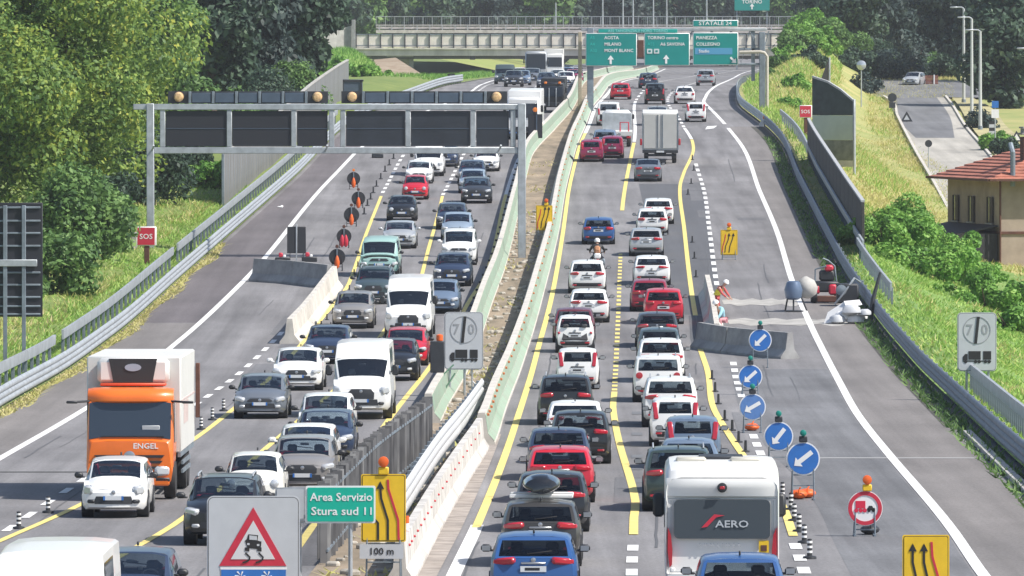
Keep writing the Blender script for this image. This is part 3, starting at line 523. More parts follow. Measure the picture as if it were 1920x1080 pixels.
# ------------------------------------------------------------------ green direction signs
YS2 = D(320)
t = empty('sign_gantry', (px_(1260, YS2), YS2, zr(YS2))); tag(t, 'gantry carrying green direction signs with white arrows over the right carriageway', 'gantry')
gx = lambda a: px_(a, YS2)-t.location.x; gzz = lambda a: pz(a, YS2)-t.location.z
gb(MB(), 1090, 1438, 52, 58, .25, .5).build('top_beam', M['galv'], t); gb(MB(), 1112, 1425, 118, 122, .25, .5).build('lower_beam', M['galvd'], t)
gb(MB(), 1101, 1113, 52, 209, .5, .5).build('post', M['galvd'], t); gb(MB(), 1084, 1091, 60, 214, .2, .3).build('service_post', mat('tan_paint', (.4, .35, .25), .8, var=.2), t)
gb(MB(), 1424, 1435, 60, 218, .5, .5).build('post', M['galvd'], t); gb(MB(), 1409, 1416, 58, 152, .2, .6).build('brace_post', M['galvd'], t); gb(MB(), 1385, 1424, 90, 95, .2, .6).build('side_beam', M['galvd'], t)
mb = MB()
for i in range(9):
    a = 1120+i*36; mb.tube([(gx(a), .5, gzz(58.3)), (gx(a+18), .5, gzz(118)), (gx(a+34), .5, gzz(58.3))], .05, 6)
mb.build('truss_web', M['galvd'], t)
gs = mat('sign_green_overhead', (.0, .24, .22), .5, var=.1, scale=.6)  # bluish green for the overhead sign faces
def gsign(xa, ya, xb, yb, nm='sign_panel'):
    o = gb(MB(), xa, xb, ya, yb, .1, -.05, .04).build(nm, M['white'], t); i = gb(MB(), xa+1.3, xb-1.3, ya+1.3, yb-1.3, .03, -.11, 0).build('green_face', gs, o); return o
def gtx(s, px, py, par, size=.33, m=None, al='LEFT', wd=1.): text(s, size, m or M['white'], par, (gx(px), -.14, gzz(py)), 'lettering', al, wd)
def garrow(px, py, par, k=1., rot=0):
    mb = MB(); pts = [(-.1, -.42), (.1, -.42), (.1, .02), (.3, .02), (0, .42), (-.3, .02), (-.1, .02)]; c, s_ = math.cos(rot), math.sin(rot)
    mb.prism([(gx(px)+k*(a*c-b*s_), gzz(py)+k*(a*s_+b*c)) for a, b in pts], -.15, -.128).build('arrow', M['white'], par, 0)
teal = mat('sign_teal_badge', (.02, .45, .4), .5)
o = gsign(1098, 62, 1194, 124)
for i, (a, b) in enumerate((('A5', 'AOSTA'), ('A4', 'MILANO'), ('A32', 'MONT BLANC'))): gtx(a, 1106, 71+i*12, o, .34, teal); gtx(b, 1133, 71+i*12, o, .36)
garrow(1145, 112, o, .85)
o = gsign(1208, 62, 1293, 123); gtx('TORINO centro', 1214, 71, o, .36); gtx('A55', 1214, 83, o, .34, teal); gtx('A6 SAVONA', 1238, 83, o, .36)
for a in (1218, 1231): MB().prism(rrect(.42, .38, .05, gx(a), gzz(96)), -.16, -.128).build('service_symbol', mat('pale_symbol', (.6, .65, .65), .5), o); MB().prism(rrect(.2, .16, .04, gx(a), gzz(96)), -.17, -.161).build('symbol_mark', gs, o)
garrow(1249, 111, o, .85)
o = gsign(1299, 61, 1384, 122); gtx('PIANEZZA', 1305, 71, o, .36); gtx('COLLEGNO', 1305, 83, o, .36); MB().prism(rrect(3.0, .52, .05, gx(1338), gzz(96)), -.14, -.127).build('blue_strip', mat('pale_blue_strip', (.08, .3, .5), .5), o); gtx('Stadio', 1310, 96, o, .34); garrow(1375, 113, o, .8, R(-135))
for r_ in o.children:
    if r_.name.startswith('lettering') : r_.location.y -= .03
o = gsign(1299, 37.5, 1384, 50.5); gtx('STATALE 24', 1341, 44, o, .42, None, 'CENTER', 1.2)
o = gb(MB(), 1122, 1270, 54.5, 61.5, .1, -.05, .02).build('sign_strip', mat('teal_strip', (.0, .33, .28), .5), t); gtx('A55 TANGENZIALE NORD TORINO', 1196, 58, o, .3, mat('pale_teal', (.25, .6, .6), .5), 'CENTER')
gb(MB(), 1195, 1207, 75, 108, .2, 0).build('control_box', M['rust'], t)
MB().tube([(gx(1386), -.4, gzz(98)), (gx(1425), -.4, gzz(97)), (gx(1433), -.4, gzz(99)), (gx(1438), -.4, gzz(106)), (gx(1438), -.4, gzz(216))], .13, 10).build('bent_pipe', mat('pipe_cream', (.45, .42, .36), .6, var=.2), t)
t2 = empty('road_sign', (px_(1410, D(690)), D(690), zr(D(690)))); tag(t2, 'far teal overhead sign with white arrow beyond the overpass', 'sign'); k = D(690)/F
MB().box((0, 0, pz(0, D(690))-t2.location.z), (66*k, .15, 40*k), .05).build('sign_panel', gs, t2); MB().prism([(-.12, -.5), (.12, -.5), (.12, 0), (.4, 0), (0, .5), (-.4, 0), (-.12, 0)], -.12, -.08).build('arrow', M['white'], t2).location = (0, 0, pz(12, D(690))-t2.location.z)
text('TORINO', .9, M['white'], t2, (0, -.1, pz(3.5, D(690))-t2.location.z))
for s_ in (-1, 1): MB().box((s_*2.6, .3, (pz(20, D(690))-t2.location.z)/2+1), (.25, .25, pz(20, D(690))-t2.location.z+2)).build('post', M['galvd'], t2)

# ------------------------------------------------------------------ house
hc = P(1877, 520, D(236)); t = empty('house', (hc.x, hc.y, -1.0), R(12.5)); tag(t, 'two storey house with red tiled hip roof and dark shutters beyond the bank', 'house')
hw = mat('house_plaster', (.36, .29, .235), .9, var=.2, scale=.8); LW, LD, HH = 11., 11.5, 6.2
MB().box((LW/2, LD/2, HH/2), (LW, LD, HH)).build('wall', hw, t, 0)
e = 1.0
rf = MB(); zt = HH-.05; a = [(-e, -e, zt), (LW+e, -e, zt), (LW+e, LD+e, zt), (-e, LD+e, zt)]; r1, r2 = (LW/2, LD*.42, zt+2.5), (LW/2, LD*.6, zt+2.5)
def hip(mb, p, q, r, s_):                                           # one roof slope laid in ridged tile courses
    p, q, r, s_ = map(Vector, (p, q, r, s_)); n = 14; up = Vector((0, 0, .09)); V = []
    for i in range(n+1):
        u = i/n; A_, B_ = p.lerp(s_, u), q.lerp(r, u); V += [A_+up*(.2), B_+up*.2, A_+up, B_+up]
    f = []
    for i in range(n): f += [(4*i+2, 4*i+3, 4*i+5, 4*i+4), (4*i, 4*i+1, 4*i+3, 4*i+2)]
    mb.add(V, f)
hip(rf, a[0], a[1], r1, r1); hip(rf, a[1], a[2], r2, r1); hip(rf, a[2], a[3], r2, r2); hip(rf, a[3], a[0], r1, r2); rf.add([(x, y, z+.01) for x, y, z in a], [(0, 3, 2, 1)])
roof = rf.build('roof', mat('roof_tiles', (.4, .15, .1), .85, var=.45, scale=2.2, stretch=(1, 1, 2.5)), t, 0)
for cx, cy, hh in ((2.2, 1.9, 2.2), (6.5, 1.6, 2.6)): c_ = MB().box((cx, cy, HH+hh/2+.3), (.75, .75, hh), .02).build('chimney', M['rust'], roof); MB().box((cx, cy, HH+hh+.48), (1., 1., .12), .02).box((cx, cy, HH+hh+.85), (.85, .85, .1)).box((cx-.3, cy, HH+hh+.66), (.1, .7, .26)).box((cx+.3, cy, HH+hh+.66), (.1, .7, .26)).build('chimney_cap', M['concd'], c_)
MB().tube([(.6, -.4, HH-.4), (.6, -.4, HH+1.6), (.6, .1, HH+2.1)], .16).build('vent_pipe', M['galvd'], t); MB().box((LW/2, -e-.06, HH-.02), (LW+2*e, .12, .14)).box((-e-.06, LD/2, HH-.02), (.12, LD+2*e, .14)).build('gutter', M['rust'], t)
MB().cyl((-.07, -.07, 0), (-.07, -.07, HH-.1), .06).build('drainpipe', M['rust'], t)
sh = mat('shutter_brown', (.05, .035, .03), .7)
for wy in (2.2, 6.2, 9.6): wi = MB().box((-.03, wy, 4.35), (.1, 1.05, 1.5)).build('window', M['glass'], t); MB().box((-.09, wy-.42, 4.35), (.06, .62, 1.56)).box((-.09, wy+.42, 4.35), (.06, .2, 1.56)).build('shutter', sh, wi); MB().box((-.1, wy, 3.55), (.16, 1.3, .08)).build('sill', M['conc'], wi)
for wx in (3.4, 7.6): wi = MB().box((wx, -.03, 4.35), (1.1, .1, 1.5)).build('window', M['glass'], t); MB().box((wx-.5, -.09, 4.35), (.45, .06, 1.56)).build('shutter', sh, wi)
MB().box((LW/2, -.04, 3.05), (LW+.1, .1, .16)).box((-.04, LD/2, 3.05), (.1, LD, .16)).build('string_course', M['rust'], t)
cn = empty('awning', (hc.x, hc.y, -1.0), t.rotation_euler.z); tag(cn, 'dark lean-to awning along the side wall of the house', 'awning')
MB().add([(-.1, .4, 3.5), (-.1, 11.0, 3.5), (-2.6, 11.0, 3.0), (-2.6, .4, 3.0), (-.1, .4, 3.4), (-.1, 11.0, 3.4), (-2.6, 11.0, 2.9), (-2.6, .4, 2.9)], [(0, 1, 2, 3), (7, 6, 5, 4), (0, 3, 7, 4), (3, 2, 6, 7), (1, 5, 6, 2)]).build('cover_sheet', mat('dark_tarp_and_shade', (.025, .026, .03), .7, var=.3), cn, 0)
for q in (.5, 4, 7.5, 10.9): MB().cyl((-2.5, q, 0), (-2.5, q, 2.95), .06).build('post', M['dark'], cn)
MB().box((-2.55, 5.7, 1.45), (.06, 10.4, 2.8)).box((-1.3, .45, 1.5), (2.4, .06, 3.0)).build('shade_sheet', mat('dark_tarp_and_shade', (.025, .026, .03), .7), cn)  # black sheet added to stand for the shade under the awning

# ------------------------------------------------------------------ lamp posts and the side road's signs
def lamp(px, py, ytop, label):
    p = VR(px, py); Y = p.y; h = (py-ytop)*Y/F; t = empty('street_lamp', (p.x, p.y, p.z+.1)); tag(t, label, 'street lamp', 'street lamps along the side road')
    MB().cyl((0, 0, 0), (0, 0, h), .17, .11, 10).build('pole', mat('lamp_pole', (.5, .52, .53), .5, .2), t); MB().tube([(0, 0, h), (-.2, 0, h+.12), (-.75, 0, h+.14)], .07).build('arm', M['galv'], t)
    MB().box((-.95, 0, h+.12), (.75, .3, .14), .05).build('lamp_head', M['galv'], t); MB().cyl((0, 0, 0), (0, 0, .4), .22, None, 10).build('base', M['galvd'], t)
lamp(1807, 196, 18, 'tall street lamp by the pavement, farthest and topmost in the picture'); lamp(1822, 219, 37, 'tall street lamp by the pavement, between its two neighbours'); lamp(1838, 247, 61, 'tall street lamp by the pavement, nearest the red roofed house')
def tri(r, cz=0): return [(r*math.sin(R(120*i)), cz+r*math.cos(R(120*i))) for i in range(3)]
p = VR(1673, 208); t = empty('road_sign', p); tag(t, 'round sign seen from behind on a post at the far end of the side road', 'sign'); post_of(t, (0, .06, 0), 1.45)
MB().prism(disc(.42, 0, 1.25), -.02, .02).build('sign_plate', M['dark'], t); MB().prism(rrect(.6, .55, .03, 0, .55), -.02, .02).build('lower_plate', M['dark'], t)
p = VR(1700, 232); t = empty('road_sign', p); tag(t, 'dark triangular sign seen from behind beside the grey asphalt of the side road', 'sign'); post_of(t, (0, .06, 0), .6); ring = MB().prism(tri(.62, .5), -.02, .02).build('sign_plate', M['dark'], t); MB().prism(tri(.3, .5), -.03, -.021).build('bracket_plate', M['grey'], t)
p = VR(1741, 318); t = empty('road_sign', p); tag(t, 'small dark sign on a thin post where the pale slab begins', 'sign'); post_of(t, (0, .03, 0), 2.1, .035); MB().prism(disc(.28, 0, 2.0, 16), -.02, .02).build('sign_plate', M['dark'], t)
p = VR(1866, 290); t = empty('road_sign', p+Vector((0, 0, .1))); tag(t, 'blue and white square signs on a post in front of the bright bush', 'sign'); post_of(t, (0, .05, 0), 4.1); MB().prism(rrect(.55, .55, .04, 0, 3.95), -.02, .02).build('blue_plate', M['blue'], t); MB().prism(rrect(.6, .7, .04, 0, 3.2), -.02, .02).build('white_plate', M['white'], t)
p = VR(1860, 268); t = empty('barrier_board', p+Vector((.0, 0, .1))); tag(t, 'black and white striped hazard board beside the dark hedge', 'sign')
for i in range(6): MB().box((0, 0, .2+.28*i), (.5, .05, .278)).build('stripe_board', M['ink'] if i % 2 else M['grey'], t)
p = VR(1906, 270); t = empty('warning_triangle', p+Vector((0, 0, .1))); tag(t, 'small folding triangle sign standing on the dry verge', 'sign'); MB().prism(tri(.62, .4), -.02, .02).build('frame', M['dark'], t); MB().prism(tri(.36, .4), -.03, -.021).build('white_face', M['white'], t)
p = P(1615, 205, D(372)); t = empty('round_mirror', p); tag(t, 'round convex traffic mirror on a pole at the edge of the trees', 'mirror'); post_of(t, (0, .1, 0), 4.0, .06); MB().lathe([(0, -.12), (.3, -.08), (.45, 0), (.45, .06)], (0, 0, 4.1), 'y', 20).build('mirror_disc', mat('mirror_grey', (.5, .53, .56), .2, .6), t)
p = P(1918, 92, D(300)); t = empty('street_lamp', Vector((px_(1955, D(300)), D(300), Zv(D(300))))); tag(t, 'pale lamp head reaching in from the right frame edge', 'street lamp'); hh = p.z-t.location.z
MB().cyl((0, 0, 0), (0, 0, hh-.2), .12).build('pole', M['galv'], t); MB().tube([(0, 0, hh-.25), (-.6, 0, hh), (-1.3, 0, hh+.05)], .06).build('arm', M['galv'], t); MB().box((-1.55, 0, hh+.05), (.8, .3, .14), .05).build('lamp_head', M['galv'], t)
for i, (a, b) in enumerate(((1042, 5), (1130, -5), (1168, -8), (1187, -6), (1225, -9), (1250, -4), (1325, -10))):
    Y = D(660+8*(i % 3)); t = empty('lamp_pole', (px_(a, Y), Y, pz(55, Y))); tag(t, ('slender grey pole rising behind the overpass fence, %s' % ['leftmost of the row', 'second from the left', 'third from the left', 'fourth from the left', 'fifth from the left', 'sixth from the left', 'rightmost, near the teal sign'][i]), 'pole', 'grey poles behind the overpass'); MB().cyl((0, 0, 0), (0, 0, pz(b, Y)-t.location.z), .16, .1, 8).build('shaft', M['galv'], t); MB().box((0, 0, .2), (.4, .4, .4), .03).build('base', M['concd'], t)
# pickup and stacked boards parked at the far end of the side road
t = empty('board_stack', Vector((px_(1741, D(415)), D(415), Zv(D(415))))); tag(t, 'stack of red brown boards beside the pale parked car under the dark trees', 'stack')
for i in range(7): MB().box((.02*(i % 2), 0, .1+.15*i), (1.9, 1.2, .13), .01).build('board', M['wood'], t)
for s_ in (-1.05, .35): MB().box((s_+.2, -.65, .55), (.12, .06, 1.2)).build('stake', M['white'], t)
# ------------------------------------------------------------------ trees and plants
def leaves(name, blobs, n, size, m, parent=None, squash=.8, seed=0, droop=0., inner=.45, k=4):
    g_ = np.random.default_rng(seed); b = np.array(blobs, float); wt = b[:, 3]**2.2; wt /= wt.sum()
    i = g_.choice(len(b), n, p=wt); dv = g_.normal(size=(n, 3)); dv /= np.linalg.norm(dv, axis=1)[:, None]
    rad = b[i, 3]*(inner+(1.06-inner)*g_.random(n)**.5); pos = b[i, :3]+dv*rad[:, None]*np.array([1, 1, squash])
    nrm = dv*.7+g_.normal(size=(n, 3))*.55+np.array([0, 0, .35]); nrm /= np.linalg.norm(nrm, axis=1)[:, None]
    a = np.cross(nrm, g_.normal(size=(n, 3))); a /= np.linalg.norm(a, axis=1)[:, None]; c = np.cross(nrm, a); s_ = size*(.55+.9*g_.random(n))[:, None]
    a[:, 2] -= droop; V = np.stack([pos-a*s_*.6, pos+c*s_*.34, pos+a*s_*.6, pos-c*s_*.34], 1)
    return quads(name, V, m, parent)
def tree(name, loc, h, r, n, size, lm, label, group=None, seed=0, low=.2, nb=26, cat='tree', conic=0., lean=0):
    g_ = random.Random(seed); t = empty(name, loc); tag(t, label, cat, group); bl = []
    for i in range(nb):
        u = low+(1-low)*(i+.5)/nb; a = g_.random()*6.283; env = r*(math.sin(math.pi*min(1, .12+.86*(u-low)/(1-low)))**.6 if not conic else (1-(u-low)/(1-low))**conic+.06)
        q = env*(.25+.6*g_.random()); bl.append((q*math.cos(a)+lean*u, q*math.sin(a), h*u*.93, env*(.34+.28*g_.random())+.15))
    leaves('crown', bl, n, size, lm, t, .75, seed, .35 if conic else .1)
    mb = MB(); mb.tube([(0, 0, -.5), (.1, 0, h*.25), (lean*.4, .1, h*.55), (lean*.7, 0, h*.85)], [h*.022+.05, h*.018+.04, h*.012+.02, .03], 8)
    for i in range(6): a = g_.random()*6.28; z = h*(.25+.08*i); q = r*.6; mb.tube([(0, 0, z), (q*.5*math.cos(a), q*.5*math.sin(a), z+h*.07), (q*math.cos(a), q*math.sin(a), z+h*.12)], [h*.009+.02, h*.006+.015, .015], 6)
    mb.build('trunk', M['bark'], t); return t
def bush(name, loc, rx, ry, h, n, size, lm, label, group=None, seed=0, cat='bush'):
    g_ = random.Random(seed+99); t = empty(name, loc); tag(t, label, cat, group); bl = []
    for i in range(26): a = g_.random()*6.283; q = g_.random()**.6; bl.append((rx*q*math.cos(a)*.95, ry*q*math.sin(a)*.95, h*(.1+.75*g_.random()*(1-.45*q)), h*(.1+.24*g_.random()**1.5)))
    leaves('foliage', bl, int(n*1.5), size*.8, lm, t, .9, seed); mb = MB()
    for i in range(5): a = g_.random()*6.28; mb.tube([(0, 0, -.2), (rx*.3*math.cos(a), ry*.3*math.sin(a), h*.3), (rx*.6*math.cos(a), ry*.6*math.sin(a), h*.6)], [.07, .05, .02], 5)
    mb.build('stem', M['bark'], t); return t
def onG(px, Y): Y = D(Y); X = px_(px, Y); return Vector((X, Y, gz(X, Y)-.1))
tree('broadleaf_tree', onG(118, 226), 17.5, 6.6, 62000, .25, LEAF['yellow'], 'huge yellow green broadleaf tree filling the upper left corner', None, 1, .12, 44)
tree('broadleaf_tree', onG(-40, 222), 13, 5, 22000, .26, LEAF['yellow'], 'yellow green broadleaf tree cut by the left frame edge', None, 2, .1, 24)
tree('broadleaf_tree', onG(300, 258), 12.8, 3.3, 13000, .32, LEAF['mid'], 'green broadleaf tree standing behind the left post of the dark gantry', None, 3, .1, 22)
tree('broadleaf_tree', onG(60, 250), 9, 5, 6000, .5, LEAF['dark'], 'dark shaded tree below the huge yellow green crown', None, 33, .05, 20)
for i, (a, Y, h, r, lm, lb) in enumerate(((395, 300, 19, 4.2, 'dark', 'dark broadleaf tree right of the yellow green tree'), (470, 306, 21, 4.6, 'deep', 'near black conifer between the yellow green tree and the overpass'), (545, 318, 20, 4.2, 'dark', 'dark green leafy tree above the grey noise wall'), (562, 332, 16, 2.5, 'mid', 'mid green tree with drooping branches beside the concrete wing wall'))):
    tree('conifer_tree' if lm == 'deep' else 'broadleaf_tree', onG(a, Y), h, r, 11000, .5, LEAF[lm], lb, 'dark trees on the left bank', 40+i, .08, 28, 'tree', .8 if lm == 'deep' else 0)
for i, (a, Y, rx, h, n, lm, lb) in enumerate(((120, 196, 2.6, 5.2, 7000, 'mid', 'large leafy bush behind the back of the dark sign'), (178, 204, 1.7, 4.0, 5000, 'mid', 'leafy bush between the dark sign back and the gantry post'), (205, 222, 1.5, 3.0, 3500, 'dark', 'dark bush just left of the SOS post'), (60, 182, 2.2, 3.6, 4000, 'mid', 'bush half hidden by the back of the dark sign'), (335, 250, 2.2, 3.6, 3500, 'dark', 'greyish bush between gantry post and noise wall'), (395, 246, 1.6, 2.2, 2200, 'bright', 'bright green bush leaning on the near end of the noise wall'), (500, 292, 1.8, 5.2, 4000, 'dark', 'dark bush rising over the noise wall above the lamp boards'), (545, 304, 1.9, 5.0, 4000, 'mid', 'green bush hanging over the far half of the noise wall'), (455, 276, 1.7, 4.6, 3500, 'mid', 'green bush growing behind the near half of the noise wall'), (255, 232, 2.6, 5.0, 4500, 'dark', 'dark undergrowth bush behind the gantry post'))):
    bush('bush', onG(a, Y), rx, rx, h, n, .3, LEAF[lm], lb, 'bushes on the left bank', 60+i)
for i, (a, Y, rx, h, n, lm, lb) in enumerate(((632, 410, 2.4, 2.4, 3000, 'bright', 'bright green shrub mound at the foot of the wing wall'), (700, 418, 2.2, 1.6, 2500, 'bright', 'bright green shrub mound left of the bare brown slope'), (672, 380, 1.8, 1.8, 2000, 'bright', 'bright green shrub mound above the end of the noise wall'))):
    Y = D(Y); X = px_(a, Y); bush('shrub', Vector((X, Y, max(gz(X, Y), pz(166, Y))-.2)), rx, rx, h, n, .4, LEAF[lm], lb, 'green shrubs below the overpass', 80+i)
bush('shrub', Vector((px_(783, D(590)), D(590), pz(164, D(590)))), .8, .8, 1.0, 500, .3, LEAF['mid'], 'small dark shrub at the foot of the overpass pier', None, 85)
def mound(name, cx, cy, rx, ry, zb, h, m, kind='structure'):
    V = [(cx, cy, zb+h)]; f = []; n = 26
    for j in range(1, 7):
        for i in range(n): a = 2*math.pi*i/n; u = j/6; V.append((cx+rx*u*math.cos(a), cy+ry*u*math.sin(a), zb+h*(1-u*u)**1.2+.25*math.sin(3*a+j)*(u*(1-u))*2))
    f += [(0, 1+i, 1+(i+1) % n) for i in range(n)]+[(1+j*n+i, 1+(j+1)*n+i, 1+(j+1)*n+(i+1) % n, 1+j*n+(i+1) % n) for j in range(5) for i in range(n)]
    return tag(MB().add(V, f).build(name, m, None, 60), kind=kind)
mound('hillside', px_(645, D(470)), D(470), 6.2, D(45), pz(170, D(470)), 4.9, mat('bank_green', (.13, .24, .04), .95, col2=(.2, .27, .05), scale=.3, detail=6))
bp = [(px_(700, D(592)), D(592), pz(112, D(592))), (px_(742, D(592)), D(592), pz(108, D(592))), (px_(812, D(580)), D(580), pz(152, D(580))), (px_(800, D(575)), D(575), pz(162, D(575))), (px_(735, D(572)), D(572), pz(164, D(572))), (px_(712, D(580)), D(580), pz(140, D(580)))]
tag(MB().add(bp+[(px_(760, D(584)), D(584), pz(136, D(584)))], [(6, k_, (k_+1) % 6) for k_ in range(6)]).build('hillside', mat('bare_brown_slope', (.24, .17, .11), .95, col2=(.36, .3, .22), scale=.5, detail=7, bump=.5), None, 60), kind='structure')
# grassy slope beyond the pier, falling to the far left carriageway
V = []
for i in range(9):
    Y = D(605+i*25)
    for j in range(8): u = j/7; V.append((float(XL(Y))-.5-u*26, Y, zr(Y)+.1+u*(pz(96+4*u, D(800))-zr(Y)+1.2)))
tag(MB().add(V, [(i*8+j, i*8+j+1, (i+1)*8+j+1, (i+1)*8+j) for i in range(8) for j in range(7)]).build('hillside', mat('far_meadow', (.2, .3, .05), .95, col2=(.34, .3, .12), scale=.12, detail=5), None, 60), kind='structure')
k = 0
for a, Y, pyb, rx, h, lm in ((1492, 405, 96, 2.0, 3.2, 'mid'), (1515, 412, 75, 2.4, 3.4, 'bright'), (1548, 420, 60, 2.6, 3.6, 'mid'), (1535, 400, 105, 2.2, 2.8, 'bright'), (1500, 385, 130, 1.9, 2.4, 'mid'), (1478, 380, 150, 1.6, 2.0, 'bright'), (1570, 430, 40, 2.8, 4.2, 'mid'), (1600, 425, 70, 2.4, 3.6, 'dark'), (1520, 372, 150, 1.7, 2.0, 'dark'), (1462, 372, 170, 1.3, 1.7, 'mid'), (1490, 350, 185, 1.3, 1.7, 'bright'), (1530, 440, 25, 2.6, 4, 'bright'), (1440, 365, 195, 1.0, 1.2, 'mid'), (1480, 335, 215, 1.2, 1.5, 'bright')):
    Y = D(Y); z = gz(px_(a, Y), Y); bush('shrub', Vector((px_(a, Y), Y, z-.4)), rx, rx, h, int(1500*rx), .36, LEAF[lm], ['leafy green shrub low on the bank right of the green signs', 'bright green shrub on the bank right of the green signs', 'dark green shrub on the bank right of the green signs', 'tall shrub mass at the top of the right bank'][{'mid': 0, 'bright': 1, 'dark': 2}[lm] if h < 3.5 else 3], 'shrubs on the right bank', 120+k); k += 1
# dark trees on the right
k = 0
for a, Y, h, r, lm, n, lb in ((1600, 450, 19, 4.5, 'dark', 8000, 'dark tree on the right, nearest the motorway bank'), (1655, 470, 21, 5.0, 'deep', 9000, 'dark conifer left of the street lamps'), (1725, 478, 24, 5.5, 'deep', 10000, 'dark conifer behind the far street lamp'), (1790, 460, 24, 5.0, 'deep', 10000, 'dark cedar rising behind the three street lamps'), (1852, 440, 22, 4.6, 'deep', 9000, 'dark cedar right of the street lamps'), (1915, 420, 22, 5.0, 'dark', 9000, 'dark tree at the upper right corner'), (1880, 380, 13, 3.6, 'dark', 6000, 'dark rounded tree above the blue square sign')):
    Y = D(Y); X = px_(a, Y); tree('cedar_tree' if lm == 'deep' else 'broadleaf_tree', Vector((X, Y, Zv(Y))), h, r, n, .55, LEAF[lm], lb, 'dark trees on the right', 200+k, .03, 36, 'tree', .7 if lm == 'deep' else 0); k += 1
for a, Y, pyb, rx, h, lm, n, lb in ((1690, 425, 172, 2.8, 4.8, 'deep', 3500, 'grey green rounded bush at the end of the side road'), (1740, 432, 160, 1.6, 3.4, 'mid', 1800, 'small upright bush above the parked white vehicle'), (1875, 325, 262, 1.6, 2.4, 'bright', 2500, 'bright green bush behind the square signs'), (1838, 350, 215, 1.2, 2.4, 'deep', 1500, 'blue green bush beside the nearest street lamp'), (1910, 318, 290, 2.0, 2.2, 'dark', 2500, 'dark clipped hedge behind the striped board'), (1640, 440, 170, 2.4, 4, 'dark', 2500, 'dark bush beside the traffic mirror'), (1618, 398, 160, 1.6, 2.6, 'deep', 2000, 'dark shrub on the edge of the dry bank, left of the side road'), (1662, 428, 165, 2.0, 3.2, 'mid', 2500, 'mid green bush at the head of the side road, left of the grey green one'), (1770, 430, 165, 1.8, 3.0, 'dark', 2500, 'dark bush right of the board stack')):
    Y = D(Y); bush('bush', Vector((px_(a, Y), Y, gz(px_(a, Y), Y)-.2)), rx, rx, h, n, .32, LEAF[lm], lb, 'bushes along the side road', 230+k); k += 1
for a, Y, rx, ry, h, n, lb in ((1690, 226, 2.3, 2.4, 2.6, 5000, 'thick green thicket in front of the house, upper part'), (1750, 222, 2.4, 2.2, 2.5, 5000, 'thick green thicket against the dark awning'), (1660, 212, 2.0, 2.0, 2.1, 3800, 'thick green thicket behind the near end of the dark barrier'), (1790, 210, 2.4, 2.2, 2.0, 4500, 'low green thicket left of the gravel yard'), (1850, 196, 2.5, 2.2, 1.8, 4200, 'low green thicket above the speed sign'), (1730, 206, 2.2, 2.0, 2.0, 4200, 'green thicket in the middle of the bank below the house'), (1900, 182, 2.0, 2.0, 1.5, 3000, 'low thicket at the right frame edge')):
    Y = D(Y); X = px_(a, Y); bush('thicket', Vector((X, Y, gz(X, Y)-.2)), rx*1.2, ry*1.2, h*1.2, int(n*1.5), .23, LEAF['bright'], lb, 'green thickets below the house', 260+k); k += 1
tree('broadleaf_tree', Vector((46, D(226), -1.2)), 17, 6.0, 7000, .5, LEAF['dark'], 'shading tree standing just outside the frame beside the house', None, 301, .15, 26)
# far wood behind the overpass: each front tree on its own
k = 0
for a, Y, h, r, lm in ((625, 640, 15, 5, 'dark'), (668, 655, 14, 5, 'mid'), (715, 665, 16, 5, 'dark'), (760, 690, 15, 5.5, 'mid'), (812, 680, 15, 5.2, 'dark'), (862, 700, 17, 5.5, 'dark'), (915, 695, 15, 5, 'deep'), (968, 720, 17, 6, 'dark'), (1020, 705, 15, 5.5, 'mid'), (1075, 730, 16, 6, 'dark'), (1125, 735, 15, 5, 'dark'), (1178, 720, 16, 6, 'deep'), (1230, 740, 15, 5.5, 'dark'), (1285, 730, 16, 6, 'dark'), (1340, 745, 15, 6, 'deep'), (1395, 760, 16, 6, 'dark'), (1450, 740, 16, 6, 'dark'), (1505, 700, 17, 6, 'mid'), (1560, 640, 17, 6, 'dark')):
    Y = D(Y); tree('broadleaf_tree', Vector((px_(a, Y), Y, pz(78, Y))), h, r, 3600, .85, LEAF[lm], ['dark green tree of the wood behind the overpass', 'lighter green tree of the wood behind the overpass'][lm == 'mid'], 'wood behind the overpass' if lm != 'mid' else 'lighter trees behind the overpass', 320+k, .02, 18); k += 1
tag(MB().add([(-120, D(770), pz(90, D(770))), (160, D(770), pz(90, D(770))), (160, D(800), pz(60, D(770))), (-120, D(800), pz(60, D(770)))], [(0, 1, 2, 3)]).build('hillside', mat('far_bank', (.06, .09, .04), .95), None, 0), kind='structure')
big = []
for i in range(60): big.append((-115+4.5*i, D(790)+8*(i % 3), pz(50, D(790))+2+4*((i*7) % 5)/5, 6))
tag(leaves('woodland', big, 26000, 1.2, LEAF['dark'], None, 1.6, 77), 'dark far wood closing the view behind the overpass', 'wood', None, 'stuff')
big = []
for i in range(46): big.append((36+1.3*i, D(505)+6*(i % 4), 11+3.2*((i*5) % 6), 4.2))
tag(leaves('woodland', big, 16000, .8, LEAF['deep'], None, 1.3, 78), 'dark wood closing the view beyond the side road', 'wood', None, 'stuff')
